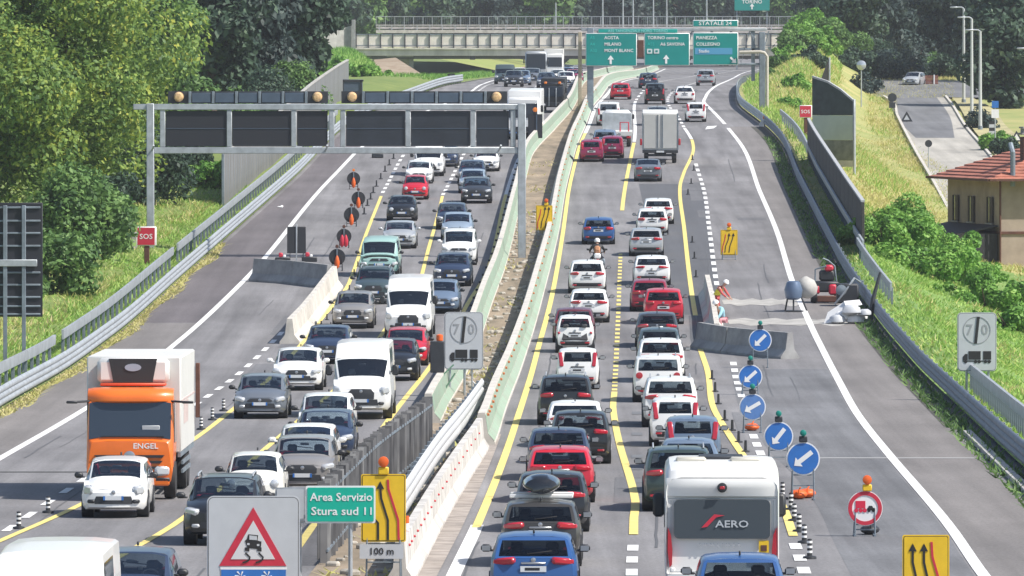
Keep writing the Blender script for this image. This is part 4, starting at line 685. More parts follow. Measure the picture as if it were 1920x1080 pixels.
# grass
def tufts(name, pts, h, m, label, seed):
    g_ = np.random.default_rng(seed); p = np.array(pts); n = len(p); a = g_.random(n)*6.283; hh = h*(.5+.9*g_.random(n)); w_ = .03+.045*g_.random(n)
    d = np.stack([np.cos(a), np.sin(a), np.zeros(n)], 1); tip = p+np.stack([g_.normal(size=n)*.18*hh/h, g_.normal(size=n)*.18, hh], 1)
    V = np.stack([p-d*w_[:, None], p+d*w_[:, None], tip], 1); return tag(quads(name, V, m, None, 3), label, 'grass', None, 'stuff')
def scatter(n, Ya, Yb, oa, ob, side, f=None, seed=1):
    r_ = random.Random(seed); out = []; Ya, Yb = D(Ya), D(Yb)
    while len(out) < n:
        Y = Ya+(Yb-Ya)*r_.random(); o = oa+(ob-oa)*r_.random()
        q = .5+.5*math.sin(Y*.11+o*.5)*math.sin(o*.8-Y*.037)
        if f and r_.random() > f(q, o, Y): continue
        X = float(XL(Y))-o if side < 0 else float(XR(Y))+o; out.append((X, Y, gz(X, Y)-.05))
    return out
tufts('grass', scatter(30000, 140, 250, .3, 10, -1, lambda q, o, Y: .35+.6*(o < 3.5)+.3*q), .22, LEAF['grass'], 'green grass on the left bank above the guardrail', 3)
tufts('grass', scatter(8000, 140, 240, 2.5, 9, -1, lambda q, o, Y: q*q), .28, LEAF['dry'], 'dry yellowish grass on the left bank', 4)
tufts('grass', scatter(42000, 120, 240, .5, 11, 1, lambda q, o, Y: .95-.3*q), .2, LEAF['grass'], 'green grass below the thickets on the right bank', 5)
tufts('grass', scatter(16000, 205, 400, 2.6, 14.5, 1, lambda q, o, Y: .3+.7*q), .24, LEAF['dry'], 'dry yellow grass between noise barrier and side road', 6)
tufts('grass', scatter(5000, 120, 330, .5, 14, 1, lambda q, o, Y: q**4), .26, LEAF['dry'], 'patches of dry grass on the right bank', 7)
mp_ = []; mp2 = []
r_ = random.Random(31)
for i in range(7000):
    u = r_.random()**.5; a_ = math.pi+math.pi*r_.random(); mp_.append((px_(645, D(470))+6.2*u*math.cos(a_), D(470+45*u*math.sin(a_)), pz(170, D(470))+4.9*(1-u*u)**1.2-.1))
for i in range(9000): Y = D(392+60*r_.random()); X = px_(1620+170*r_.random(), Y); mp2.append((X, Y, gz(X, Y)-.05))
mp3 = scatter(16000, 385, 640, .8, 20, -1, None, 17)
tufts('grass', mp3, .4, LEAF['bright'], 'long green grass in the dip below the overpass', 17)
tufts('grass', mp2, .3, LEAF['dry'], 'dry grass around the parked vehicle under the dark trees', 16)
tufts('grass', mp_, .45, LEAF['bright'], 'bright green grass on the bank left of the overpass', 13)
tufts('grass', scatter(30000, 232, 400, 2.5, 14.5, 1, lambda q, o, Y: .25+.75*q), .3, LEAF['dry'], 'tall dry grass on the upper right bank', 14)
tufts('grass', scatter(9000, 232, 400, .5, 14.5, 1, lambda q, o, Y: (1-q)**2), .3, LEAF['grass'], 'green grass patches on the upper right bank', 15)
tufts('grass', scatter(9000, 270, 420, .6, 9, 1, None, 12), .45, LEAF['grass'], 'lush green grass by the right gantry post', 8)
r_ = random.Random(4); pts = []
for i in range(3800): Y = D(95+195*r_.random()); u = r_.random(); pts.append((float(XR(Y))-1.0+.85*u, Y, zr(Y)))
tufts('weeds', pts, .22, LEAF['mid'], 'weeds in the gutter along the right guardrail', 9)
pts = []
for i in range(4500): Y = D(115+100*r_.random()); u = r_.random()**2; pts.append((float(XL(Y))+.1+.55*u*(.6+.4*math.sin(Y*.2)), Y, zr(Y)))
tufts('weeds', pts, .14, LEAF['dry'], 'short dry weeds at the foot of the left guardrail', 10)
pts = []
for i in range(1500): Y = D(75+200*r_.random()**1.4); u = .15+.7*r_.random(); pts.append((float(MB0(Y))*(1-u)+float(MB1(Y))*u, Y, zr(Y)+.02))
tufts('weeds', [p for p in pts if math.sin(p[1]*.27)*math.sin(p[1]*.07) > .1], .16, LEAF['dry'], 'sparse weeds in the bare median', 11)
V = []; f = []; mb = MB()
for i in range(500):
    Y = D(78+160*r_.random()); u = .12+.76*r_.random(); s_ = .05+.13*r_.random()**2; mb.box((float(MB0(Y))*(1-u)+float(MB1(Y))*u, Y, zr(Y)+.03+s_*.3), (s_*1.6, s_*2.2, s_), s_*.3, Matrix.Rotation(r_.random()*6, 4, 'Z'))
tag(mb.build('rubble', mat('pale_rubble', (.42, .39, .34), .95, var=.4, scale=2), None, 30), 'broken stones lying in the bare median', 'rubble', None, 'stuff')
# ------------------------------------------------------------------ vehicles
PAINT = {}
def paint(nm, col, met=0., rough=.35):
    m = mat('paint_'+nm, col, rough, met, .5); return m
PC = dict(white=(.78, .78, .77), ivory=(.76, .75, .7), silver=(.42, .44, .46), grey=(.16, .18, .21), dgrey=(.045, .05, .06), black=(.012, .013, .016), navy=(.022, .036, .075), blue=(.024, .085, .25), steel=(.16, .22, .31), ltblue=(.3, .38, .47),
          red=(.5, .012, .03), dred=(.25, .012, .035), magenta=(.27, .012, .07), dgreen=(.03, .05, .048), teal=(.3, .47, .44), bronze=(.05, .047, .043), taupe=(.27, .26, .255), petrol=(.06, .09, .1), orange=(.78, .16, .015), burg=(.12, .02, .035))
def PT(c): return paint(c, PC[c], .25 if c in ('silver', 'grey', 'dgrey', 'steel', 'bronze', 'taupe', 'ltblue', 'petrol') else 0.)
class Loft:
    """body shell of a road vehicle: cross sections along y (back to front), half outline of ten points each"""
    def __init__(s, st, bulge_f=.07, bulge_r=.05): s.st = st; s.bf = bulge_f; s.br = bulge_r; s.half = [s._half(q) for q in st]
    def _half(s, q):
        yf, zs, ws, zb, wb, zt, wt, cr = q; y = yf if callable(yf) else (lambda z: yf); zm = zs+(zb-zs)*.55
        p = [(0, zs), (ws*.88, zs), (ws*.97, zs+.1), (ws, zm), (wb, zb), (wb+(wt-wb)*.52+.012, zb+(zt-.06-zb)*.55), (wt+.005, zt-.05), (wt-.06, zt-.012), (wt*.55, zt+cr*.75), (0, zt+cr)]
        return [Vector((x, y(z), z)) for x, z in p]
    def body(s, screens=(), rear=None):
        mb = MB(); rings = [h[:]+[Vector((-p.x, p.y, p.z)) for p in h[8:0:-1]] for h in s.half]; n = 18; V = [p for r in rings for p in r]; Fc = []
        for j in range(len(rings)-1):
            for k in range(n):
                if j in screens and 6 <= k <= 11: continue
                Fc.append((j*n+k, j*n+(k+1) % n, (j+1)*n+(k+1) % n, (j+1)*n+k))
        mb.add(V, Fc); nc = 8
        for j in screens:
            for q in ((0, .065, -1, 1), (.935, 1, -1, 1), (.065, .935, .935, 1), (.065, .935, -1, -.935)): p = s.top_patch(j, j+1, q[0], q[1], None, 0, 8, 2, q[2:]); mb.add(p.v, p.f)
        for e, sg in ((0, -1), (-1, 1)):
            V = []; m_ = nc+1
            for i in range(1, 8): V += [s.cap(e, i, -1+2*c/nc) for c in range(nc+1)]
            mb.add(V, [(r_*m_+c, r_*m_+c+1, (r_+1)*m_+c+1, (r_+1)*m_+c)[::sg] for r_ in range(6) for c in range(nc) if not (e == 0 and rear and r_ in (3, 4))])
        if rear:
            z0, z1, t = rear; a, b = s.half[0][4].z, s.half[0][6].z
            for q in ((a, z0, -1, 1), (z1, b, -1, 1), (z0, z1, t, 1), (z0, z1, -1, -t)): p = s.cap_patch(0, q[0], q[1], q[2], q[3], 0, 8, 3); mb.add(p.v, p.f)
        return mb
    def cap(s, e, i, t):
        h = s.half[e]; i0 = int(math.floor(i)); f = i-i0; a = h[i0]; b = h[min(i0+1, 7)]; p = a.lerp(b, f); sg = -1 if e == 0 else 1; bl = s.br if e == 0 else s.bf
        z = p.z
        if i > 6: z += (h[9].z-h[7].z)*(i-6)*(1-t*t)
        return Vector((p.x*t, p.y+sg*bl*(1-t*t)*min(1, 1.2-.12*i), z))
    def cap_i(s, e, z):
        h = s.half[e]
        for i in range(1, 7):
            if h[i+1].z >= z: return i+(z-h[i].z)/max(1e-6, h[i+1].z-h[i].z)
        return 7
    def cap_patch(s, e, z0, z1, t0, t1, off=.012, nx=6, nz=4, cut=0.):
        sg = -1 if e == 0 else 1; V = []; mb = MB()
        for j in range(nz+1):
            z = z0+(z1-z0)*j/nz; i = s.cap_i(e, z); k = 1-cut*(j/nz)
            for c in range(nx+1):
                t = t0+(t1-t0)*c/nx; tt = t*k if t0 < 0 < t1 else t; p = s.cap(e, i, tt); V.append(p+Vector((0, sg*off, .004)))
        m_ = nx+1; mb.add(V, [(j*m_+c, j*m_+c+1, (j+1)*m_+c+1, (j+1)*m_+c)[::sg] for j in range(nz) for c in range(nx)]); return mb
    def top_pt(s, a, b, u, x):                                         # on the upper surface between two stations, x in -1..1
        pa, pb = s.half[a], s.half[b]
        def at(h, q):
            xs = [h[9].x, h[8].x, h[7].x, h[6].x]; X = abs(q)*h[6].x
            for i in range(3):
                if X <= xs[i+1]+1e-9:
                    f = (X-xs[i])/max(1e-6, xs[i+1]-xs[i]); r_ = h[9-i].lerp(h[8-i], f); break
            r_ = r_.copy(); r_.x = math.copysign(r_.x, q); return r_
        return at(pa, x).lerp(at(pb, x), u)
    def top_patch(s, a, b, u0, u1, x1, off=.012, nx=8, nu=4, xr=None):
        xa, xb = xr if xr else (-x1, x1)
        n = (s.top_pt(a, b, .5, .5)-s.top_pt(a, b, .5, -.5)).cross(s.top_pt(a, b, .9, 0)-s.top_pt(a, b, .1, 0)).normalized(); n = n if n.z > 0 else -n; V = []; mb = MB()
        for j in range(nu+1):
            for c in range(nx+1): V.append(s.top_pt(a, b, u0+(u1-u0)*j/nu, xa+(xb-xa)*c/nx)+n*off)
        m_ = nx+1; mb.add(V, [(j*m_+c, j*m_+c+1, (j+1)*m_+c+1, (j+1)*m_+c) for j in range(nu) for c in range(nx)]); return mb
    def side_patch(s, a, b, u0, u1, v0, v1, sg, off=.01, u1t=None):
        mb = MB(); V = []
        for j in range(4):
            v = v0+(v1-v0)*j/3; ue = u1 if u1t is None else u1+(u1t-u1)*j/3
            for c in range(4):
                u = u0+(ue-u0)*c/3
                def at(h): i = 4 if v < .5 else 5; f = v*2-(i-4); return h[i].lerp(h[i+1], f)
                p = at(s.half[a]).lerp(at(s.half[b]), u); V.append(Vector((sg*(p.x+off), p.y, p.z+.003)))
        mb.add(V, [(j*4+c, j*4+c+1, j*4+c+5, j*4+c+4)[::sg] for j in range(3) for c in range(3)]); return mb
def car_loft(s):
    L, W, H = s['L'], s['W'], s['H']; hw = W/2-.02; zs = s.get('zs', .2); zb0 = s['hood']; zb1 = s.get('belt', zb0+.06); wt = hw-s.get('tumble', .17); nose = s['nose']; rake = s.get('rake', .45); B = -L/2; Fr = L/2; st = []
    cw = s['cowl']; ws_ = s['wst']; kind = s.get('rear', 'hatch'); bz = .62
    if kind == 'hatch':
        def yr(d):
            def f(z):
                if z < .35: return B+d+.05
                if z < bz: return B+d
                if z < zb1: return B+d+.07*(z-bz)/(zb1-bz)
                return B+d+.07+(rake-.07)*((z-zb1)/(H-zb1))
            return f
        st += [(yr(0), zs+.08, hw*.9, zb1, hw*.87, H-.05, wt*.95, .02), (yr(.16), zs, hw*.985, zb1, hw*.955, H-.025, wt, .03)]; top = 1
    else:
        bt = s['boot']; bl = s['bootl']
        st += [(B+.03, zs+.08, hw*.88, bt-.07, hw*.84, bt-.02, hw*.72, .01), (B+.18, zs, hw*.98, bt-.03, hw*.93, bt+.02, hw*.78, .02), (B+bl, zs, hw, zb1, hw*.96, bt+.09, hw*.76, .02), (B+bl+s.get('rwl', .7), zs, hw, zb1, hw*.955, H-.03, wt, .03)]; top = 3
    st += [(B+L*.38, zs, hw, zb1, hw*.96, H, wt+.01, .035), (Fr-ws_, zs, hw, zb0+.02, hw*.955, H-.045, wt-.03, .03)]; ir = len(st)-1
    if 'brow' in s: st += [(Fr-s['browd'], zs, hw, zb0+.02, hw*.955, s['brow'], wt+.02, .03)]
    iw = len(st)-1
    st += [(Fr-cw, zs, hw, zb0-.01, hw*.95, zb0+.05, hw*.80, .03), (Fr-cw*.45, zs, hw, (zb0+nose)/2-.01, hw*.93, (zb0+nose)/2+.05, hw*.74, .035), (Fr-.16, zs+.02, hw*.96, nose-.06, hw*.86, nose+.02, hw*.66, .03), (Fr-.03, zs+.08, hw*.84, nose-.14, hw*.78, nose-.06, hw*.62, .02)]
    return Loft(st, s.get('bf', .1), .05), dict(top=top, ir=ir, iw=iw)
PROTO = {}
def car_proto(key, s):
    lf, ix = car_loft(s); L, W, H = s['L'], s['W'], s['H']; out = []; zs = s.get('zs', .2)
    def part(nm, mb, m, par=None, sh=38, loc=(0, 0, 0)): out.append((nm, mb if isinstance(mb, bpy.types.Mesh) else mb.mesh(nm, m, sh), par, loc)); return len(out)-1
    iw, ir, top = ix['iw'], ix['ir'], ix['top']; hw = W/2; zb1 = s.get('belt', s['hood']+.06); hat = s.get('rear', 'hatch') == 'hatch'; rwz = (zb1+s.get('rwlow', .05)-.04, H-.115, s.get('rww', .9))
    part('body', lf.body((iw,) if hat else (iw, 2), rwz if hat and not s.get('blind') else None), M['white'], None, 42)
    part('windscreen', lf.top_patch(iw, iw+1, .06, .94, .94, .006), M['wind'])
    yd = L/2-s['cowl']; hz = s['hood']; sz = hz+.02; fy = yd-(1.15 if not s.get('brow') else .75)
    part('dashboard', MB().box((0, yd-.2, hz-.12), (W-.4, .5, .16), .06), M['trim']); wl = MB(); ring_ = [(.185*math.cos(6.283*i/16), .185*math.sin(6.283*i/16)) for i in range(17)]; wl.tube([(-.36+x, yd-.5-z*.35, hz+.0+z*.9) for x, z in ring_], .018, 6); part('steering_wheel', wl, M['black'])
    for e in (-1, 1): part('front_seat', MB().box((e*.36, fy-.1, sz-.28), (.5, .18, .7), .07, Matrix.Rotation(R(-14), 4, 'X')).box((e*.36, fy-.22, sz+.19), (.26, .1, .2), .045), M['trim'] if e < 0 else M['seatl'])
    if not s.get('blind'):
        part('rear_bench', MB().box((0, fy-.95, sz-.25), (W-.5, .2, .6), .07, Matrix.Rotation(R(-16), 4, 'X')).box((-.38, fy-1.04, sz+.12), (.24, .09, .14), .04).box((.38, fy-1.04, sz+.12), (.24, .09, .14), .04), M['trim'])
    else: part('bulkhead', MB().box((0, fy-.4, H*.5), (W-.3, .04, H*.6)), M['trim'])
    part('inner_mirror', MB().box((0, yd-.62 if not s.get('brow') else yd-.45, (H if not s.get('brow') else s['brow'])-.2), (.24, .04, .07), .02), M['black'])
    if s.get('rear', 'hatch') == 'hatch':
        if not s.get('blind'): part('rear_window', lf.cap_patch(0, rwz[0], rwz[1], -rwz[2]-.01, rwz[2]+.01, .005, 8, 4), M['rearglass'])
        elif s.get('blind') == 2:
            for e in (-1, 1): part('rear_window', lf.cap_patch(0, zb1+.1, zb1+.62, *sorted((e*.12, e*.82)), .014, 3, 3), M['glass'])
    else: part('rear_window', lf.top_patch(2, 3, .06, .94, .94, .006), M['rearglass'])
    for e in (-1, 1):
        a = top; seq = list(range(top, ir))
        for k in seq:
            if s.get('blind') and k < ir-1: continue
            part('side_window', lf.side_patch(k, k+1, .06, .95, .12, .86, e), M['glass'])
        part('side_window', lf.side_patch(ir, iw+1, .02, .62, .1, .82, e, .01, .3), M['glass'])
    n, bt = s['nose'], s.get('grille', 'low')
    g0 = zs+.16
    part('lower_grille', lf.cap_patch(-1, g0, g0+s.get('lgh', .17), -.72, .72, .015, 6, 3, .1), M['black'])
    if bt == 'big': part('grille', lf.cap_patch(-1, g0+.21, n-.08, -.52, .52, .02, 6, 3, -.12), M['black'])
    elif bt == 'mid': part('grille', lf.cap_patch(-1, n-.19, n-.09, -.6, .6, .02, 6, 2), M['black'])
    Y1 = L/2; hx, hz = s.get('hl', (.36, .17)); ep = s.get('hlz', n-.1); pl = lf.cap(-1, lf.cap_i(-1, g0+.2), 0)
    part('number_plate', MB().box((0, pl.y+.025, g0+.16), (.5, .02, .11)), M['plate']); k = len(out)-1; part('plate_band', MB().box((-.23, pl.y+.037, g0+.16), (.05, .004, .108)).box((.23, pl.y+.037, g0+.16), (.05, .004, .108)), M['blue'], k)
    emb = lf.cap(-1, lf.cap_i(-1, n-.13), 0); part('emblem', MB().lathe([(.0, -.02), (.055, -.015), (.055, .015), (.0, .03)], (0, emb.y+.02, n-.13), 'y', 12), M['rim'])
    for e in (-1, 1):
        i = lf.cap_i(-1, ep); p = lf.cap(-1, i, e*.97)
        if s.get('round'): part('headlight', MB().lathe([(.02, .1), (.09, .08), (.125, .0), (.125, -.12)], (e*(hw-.27), p.y-.015, ep), 'y', 16), M['head'])
        else: part('headlight', MB().box((e*(hw-.24), p.y-.09, ep), (hx, .24, hz), .05, Matrix.Rotation(-e*R(30), 4, 'Z') @ Matrix.Rotation(-e*R(10), 4, 'Y')), M['head'])
        q = lf.cap(-1, lf.cap_i(-1, g0+.08), e*.82); part('fog_light', MB().box((q.x, q.y+.0, g0+.07), (.2, .1, .1), .03, Matrix.Rotation(-e*R(25), 4, 'Z')), M['head'] if s.get('fog') else M['black'])
    # rear
    zt, th, tw = s.get('tl', (.86, .16, .36)); B = -L/2
    for e in (-1, 1):
        i = lf.cap_i(0, zt); p = lf.cap(0, i, e*.95); tilt = 0
        if th > .3:
            p2 = lf.cap(0, lf.cap_i(0, zt+th/2), e*.93); p1 = lf.cap(0, lf.cap_i(0, zt-th/2), e*.93); d = p2-p1; tilt = math.atan2(d.y, d.z); p = (p1+p2)/2
            part('tail_light', MB().box((e*(abs(p.x)-.005), p.y+.03, zt), (tw, .16, th), .03, Matrix.Rotation(-tilt, 4, 'X') @ Matrix.Rotation(math.atan2(p1.x-p2.x, th), 4, 'Y')), M['tail'])
        elif s.get('rtl'): part('tail_light', MB().lathe([(.02, -.05), (.12, -.04), (.12, .1)], (e*(hw-.24), p.y-.02, zt), 'y', 16), M['tail'])
        else: part('tail_light', MB().box((e*(hw-.10-tw/2), p.y+.03, zt), (tw, .2, th), .04, Matrix.Rotation(e*R(20), 4, 'Z') @ Matrix.Rotation(e*R(6), 4, 'Y')), M['tail'])
        part('reflector', MB().box((e*(hw-.3), lf.cap(0, lf.cap_i(0, .42), e*.75).y-.005, .42), (.2, .05, .06), .01), M['tail'])
    pz_ = s.get('plz', .78); p = lf.cap(0, lf.cap_i(0, pz_), 0); part('number_plate', MB().box((0, p.y-.02, pz_), (.52, .02, .12)), M['plate']); k = len(out)-1; part('plate_lettering', MB().box((-.02, p.y-.0315, pz_), (.3, .003, .06)), M['ink'], k)
    part('lower_bumper', lf.cap_patch(0, zs+.1, zs+.28, -.86, .86, .014, 6, 2), M['black'])
    part('tailgate_handle', MB().box((0, lf.cap(0, lf.cap_i(0, pz_+.13), 0).y-.01, pz_+.12), (.5, .04, .05), .015), M['rim'] if s.get('chrome') else M['black'])
    em = lf.cap(0, lf.cap_i(0, pz_+.2), 0); part('emblem', MB().lathe([(.0, .02), (.05, .015), (.05, -.012), (.0, -.025)], (0, em.y-.012, min(zb1-.03, pz_+.22)), 'y', 12), M['rim'])
    # mirrors, wheels, roof
    ym = L/2-s['cowl']-.28
    for e in (-1, 1): k = part('wing_mirror', MB().box((e*(hw+.1), ym, s['hood']+s.get('mz', .12)), (.22, .13, s.get('mh', .16)), .05).box((e*(hw-.01), ym+.02, s['hood']+s.get('mz', .12)-.05), (.12, .08, .05), .02), M['black'] if s.get('mblack', 1) else M['white']); part('mirror_glass', MB().box((e*(hw+.1), ym-.067, s['hood']+s.get('mz', .12)), (.17, .006, s.get('mh', .16)-.05)), M['rim'], k)
    r = s.get('r', .31); wx = hw-.105; base = s.get('wb', (L*.5-.86, -L*.5+.74))
    for e in (-1, 1):
        for yy in base:
            part('wheel_arch', MB().cyl((e*(hw-.3), yy, r+.02), (e*(hw-.006), yy, r+.02), r+.065, None, 20), M['black'])
            k = part('wheel', MB().lathe([(r*.62, -.1), (r*.95, -.1), (r, -.07), (r, .07), (r*.95, .1), (r*.62, .1)], (e*(wx+.005), yy, r), 'x', 20), M['tyre'])
            rm = MB().lathe([(.0, e*.085), (.05, e*.095), (r*.6, e*.1), (r*.63, e*.06)], (e*(wx+.008), yy, r), 'x', 20); part('rim', rm, M['rim'], k)
    if s.get('rails'):
        for e in (-1, 1): part('roof_rail', MB().tube([(e*(hw-.28), -L*.3, H-.01), (e*(hw-.28), -L*.28, H+.06), (e*(hw-.28), L*.05, H+.06), (e*(hw-.28), L*.08, H-.01)], .022, 6), M['galv'])
    if not s.get('blind'): part('aerial', MB().box((0, -L*.32 if s.get('rear', 'hatch') == 'hatch' else -L*.18, H+.06), (.04, .16, .09), .015), M['black'])
    if s.get('rear', 'hatch') == 'hatch' and not s.get('blind'): part('rear_wiper', MB().box((.12, lf.cap(0, lf.cap_i(0, zb1+.1), .1).y-.03, zb1+s.get('rwlow', .05)+.04), (.5, .02, .025), .005, Matrix.Rotation(R(-7), 4, 'Y')), M['ink'])
    PROTO[key] = (s, out)
CARS = dict(
    hatch=dict(L=4.2, W=1.79, H=1.46, hood=.93, nose=.78, cowl=1.0, wst=1.75, rake=.5, grille='mid', tl=(.9, .17, .4), fog=1),
    hatchb=dict(L=4.3, W=1.82, H=1.47, hood=.94, nose=.8, cowl=1.05, wst=1.85, rake=.6, grille='big', tl=(.94, .15, .46), rwlow=.08, chrome=1),
    small=dict(L=3.6, W=1.63, H=1.49, hood=.96, nose=.84, cowl=.8, wst=1.35, rake=.5, round=1, hlz=.72, tl=(.86, .24, .18), bf=.16, grille='none', tumble=.2),
    punto=dict(L=4.03, W=1.69, H=1.48, hood=.95, nose=.8, cowl=.85, wst=1.6, rake=.5, hl=(.28, .24), hlz=.72, tl=(1.05, .5, .13), bf=.16, grille='none', lgh=.2),
    panda=dict(L=3.6, W=1.6, H=1.53, hood=1.0, nose=.88, cowl=.7, wst=1.2, rake=.22, tl=(1.13, .56, .15), tumble=.13, grille='mid', rww=.74, rwlow=.04, plz=.74),
    tall=dict(L=3.9, W=1.7, H=1.58, hood=1.02, nose=.88, cowl=.8, wst=1.45, rake=.3, tl=(1.0, .3, .2), grille='mid'),
    smart=dict(L=2.7, W=1.6, H=1.55, hood=1.0, nose=.9, cowl=.5, wst=.95, rake=.35, tl=(.84, .1, .12), grille='mid', wb=(.87, -.95), plz=.72),
    suv=dict(L=4.4, W=1.85, H=1.66, hood=1.08, nose=.95, cowl=1.0, wst=1.7, rake=.42, zs=.26, tl=(1.02, .16, .44), grille='big', r=.35, rails=1, fog=1),
    cross=dict(L=4.1, W=1.8, H=1.57, hood=1.02, nose=.9, cowl=.95, wst=1.6, rake=.45, zs=.24, tl=(.98, .15, .42), grille='big', r=.34, fog=1),
    box=dict(L=4.2, W=1.8, H=1.67, hood=1.08, nose=.97, cowl=.9, wst=1.5, rake=.22, zs=.25, tl=(.98, .24, .24), rtl=1, grille='mid', r=.35, rails=1, tumble=.13),
    sedan=dict(L=4.5, W=1.8, H=1.44, hood=.94, nose=.8, cowl=1.1, wst=1.9, rear='sedan', boot=1.02, bootl=.55, rwl=.8, tl=(.9, .16, .42), grille='mid', plz=.72),
    coupe=dict(L=4.4, W=1.84, H=1.43, hood=.94, nose=.8, cowl=1.1, wst=1.9, rake=.85, tl=(.92, .12, .5), grille='big', rwlow=.06, plz=.62),
    beetle=dict(L=4.1, W=1.76, H=1.5, hood=.98, nose=.78, cowl=.9, wst=1.6, rake=.95, tl=(.85, .2, .2), round=1, hlz=.7, bf=.2, tumble=.26, grille='none'),
    mpv=dict(L=4.3, W=1.83, H=1.8, hood=1.12, nose=.98, cowl=.8, wst=1.5, rake=.2, zs=.25, tl=(1.1, .5, .14), grille='mid', r=.33, tumble=.12, rww=.8),
    van=dict(L=5.6, W=2.02, H=2.52, hood=1.3, nose=1.06, cowl=.72, wst=1.62, brow=1.98, browd=1.28, zs=.3, belt=1.36, rake=.06, tl=(1.2, .5, .12), grille='big', r=.35, tumble=.1, blind=2, mz=.3, mh=.36, bf=.14, hl=(.3, .26), lgh=.2, wb=(1.95, -1.75)),
    oldvan=dict(L=4.5, W=1.98, H=1.86, hood=1.08, nose=.98, cowl=.14, wst=.62, brow=1.72, browd=.5, zs=.3, belt=1.12, rake=.1, tl=(.9, .3, .12), grille='mid', r=.32, tumble=.16, blind=1, hlz=.66, bf=.07, wb=(1.5, -1.4)),
)
for k_, s_ in CARS.items(): car_proto(k_, s_)
VAR = {}
def nearest_dir(X, Y):
    if X < float(MB0(Y)): a, b = L0, L1
    else: a, b = R0, R1
    t = (X-float(a(Y)))/(float(b(Y))-float(a(Y))); t = max(-.2, min(1.2, t)); return slope(a, Y, 9)*(1-t)+slope(b, Y, 9)*t
def place(root, px, Y, L, facing, skew=0.):                           # facing: 'us' shows its front, 'away' its rear; Y is the shown end
    X0 = px_(px, Y); k = nearest_dir(X0, Y)+skew; g_ = slope(lambda q: zr(q), Y+L/2, L/2); d = Vector((k, 1, g_)).normalized()
    c = Vector((X0, Y, zr(Y)+.016))+d*(L/2); f = d if facing == 'away' else -d; r = f.cross(Vector((0, 0, 1))).normalized(); u = r.cross(f).normalized()
    root.matrix_world = Matrix(((r.x, f.x, u.x, c.x), (r.y, f.y, u.y, c.y), (r.z, f.z, u.z, c.z), (0, 0, 0, 1)))
BODYISH = {'body'}
def car(kind, col, px, py, facing, label, Y=None, grp=None, name=None, cat='car', wk=1., hk=1., skew=0., mirrors=None, roof=None):
    s, parts = PROTO[kind]; nm = name or {'van': 'van', 'oldvan': 'van', 'suv': 'car', 'mpv': 'car'}.get(kind, 'car')
    root = empty(nm); tag(root, label, cat, grp or ('cars queuing towards the camera' if facing == 'us' else 'cars queuing away from the camera')); Y = D(Y) if Y else dist(py); place(root, px, Y, s['L']*1, facing, skew); hk *= 1. if kind in ('van', 'oldvan') else .955; root.scale = (wk, 1, hk); objs = []
    for (pn, me, par, loc) in parts:
        o = bpy.data.objects.new(pn, me); C.objects.link(o); o.parent = root if par is None else objs[par]; objs.append(o)
        if pn == 'body' or (pn == 'wing_mirror' and (mirrors or col) in (col,) and mirrors): o.material_slots[0].link = 'OBJECT'; o.material_slots[0].material = PT(col)
    return root
U, A = 'us', 'away'
TR = 'trucks and vans'
# left carriageway, nearest first
car('van', 'white', 82, 0, U, 'white high roof van cut by the lower left corner of the picture', 66.0, 'vans in the left queue', cat='van')
car('hatch', 'navy', 238, 0, U, 'dark blue car at the bottom edge beside the cut off white van', 76.5)
car('suv', 'black', 416, 1024, U, 'black off-road car half hidden by the skidding car sign', cat='car', hk=.97)
car('punto', 'white', 213, 972, U, 'white hatchback with round eyed headlamps directly in front of the orange lorry', mirrors=None)
car('small', 'ivory', 474, 958, U, 'small ivory car with round headlamps behind the black off-road car', hk=.98)
car('cross', 'taupe', 567, 930, U, 'grey brown crossover right of the small ivory car, behind the green sign')
car('hatch', 'white', 573, 896, U, 'white hatchback directly behind the grey brown crossover', mirrors='white')
car('hatchb', 'navy', 607, 864, U, 'dark blue car squeezed between two white cars in the left queue')
car('cross', 'white', 609, 835, U, 'white crossover in front of the white van with dark grille', hk=1.0)
car('hatch', 'grey', 487, 786, U, 'lone blue grey hatchback with lit fog lamps left of the queue')
car('hatchb', 'white', 556, 733, U, 'white car with large dark grille behind the blue grey hatchback', wk=1.03, hk=1.04, mirrors='white')
car('van', 'white', 677, 787, U, 'white high roof van with dark grille and grey bumper, the nearer of the two', None, 'vans in the left queue', cat='van')
car('hatchb', 'navy', 613, 683, U, 'dark blue car behind the white car with large dark grille', wk=1.02)
car('van', 'white', 765, 636, U, 'white high roof van with wide grey bumper, the farther of the two', None, 'vans in the left queue', cat='van')
car('hatch', 'red', 759, 687, U, 'red car with dark windscreen beside the nearer white van')
car('cross', 'black', 738, 715, U, 'black car between the nearer white van and the red car')
car('cross', 'taupe', 661, 617, U, 'grey brown saloon in front of the farther white van')
car('suv', 'petrol', 700, 571, U, 'dark petrol green car behind the grey brown saloon')
car('hatch', 'steel', 824, 589, U, 'slate blue car right of the farther white van')
car('oldvan', 'teal', 711, 520, U, 'old turquoise flat fronted van beside the yellow line', None, 'vans in the left queue', cat='van')
car('cross', 'navy', 847, 538, U, 'dark blue crossover below the boxy white people carrier', wk=1.02)
car('mpv', 'white', 860, 498, U, 'boxy white people carrier behind the dark blue crossover', mirrors='white')
car('hatch', 'ltblue', 857, 451, U, 'pale blue grey car behind the boxy white people carrier')
car('hatch', 'navy', 847, 431, U, 'dark navy car just behind the pale blue grey car')
car('coupe', 'silver', 748, 467, U, 'silver low car behind the turquoise van', mirrors='silver')
car('small', 'black', 753, 415, U, 'small black car with round headlamps behind the silver low car', wk=1.08, hk=.97)
car('small', 'red', 778, 375, U, 'small bright red car in the left queue below the gantry')
car('hatch', 'white', 785, 345, U, 'white car directly behind the small bright red car')
car('van', 'white', 803, 331, U, 'white van under the gantry beam behind the white car', None, 'vans in the left queue', cat='van', hk=.85)
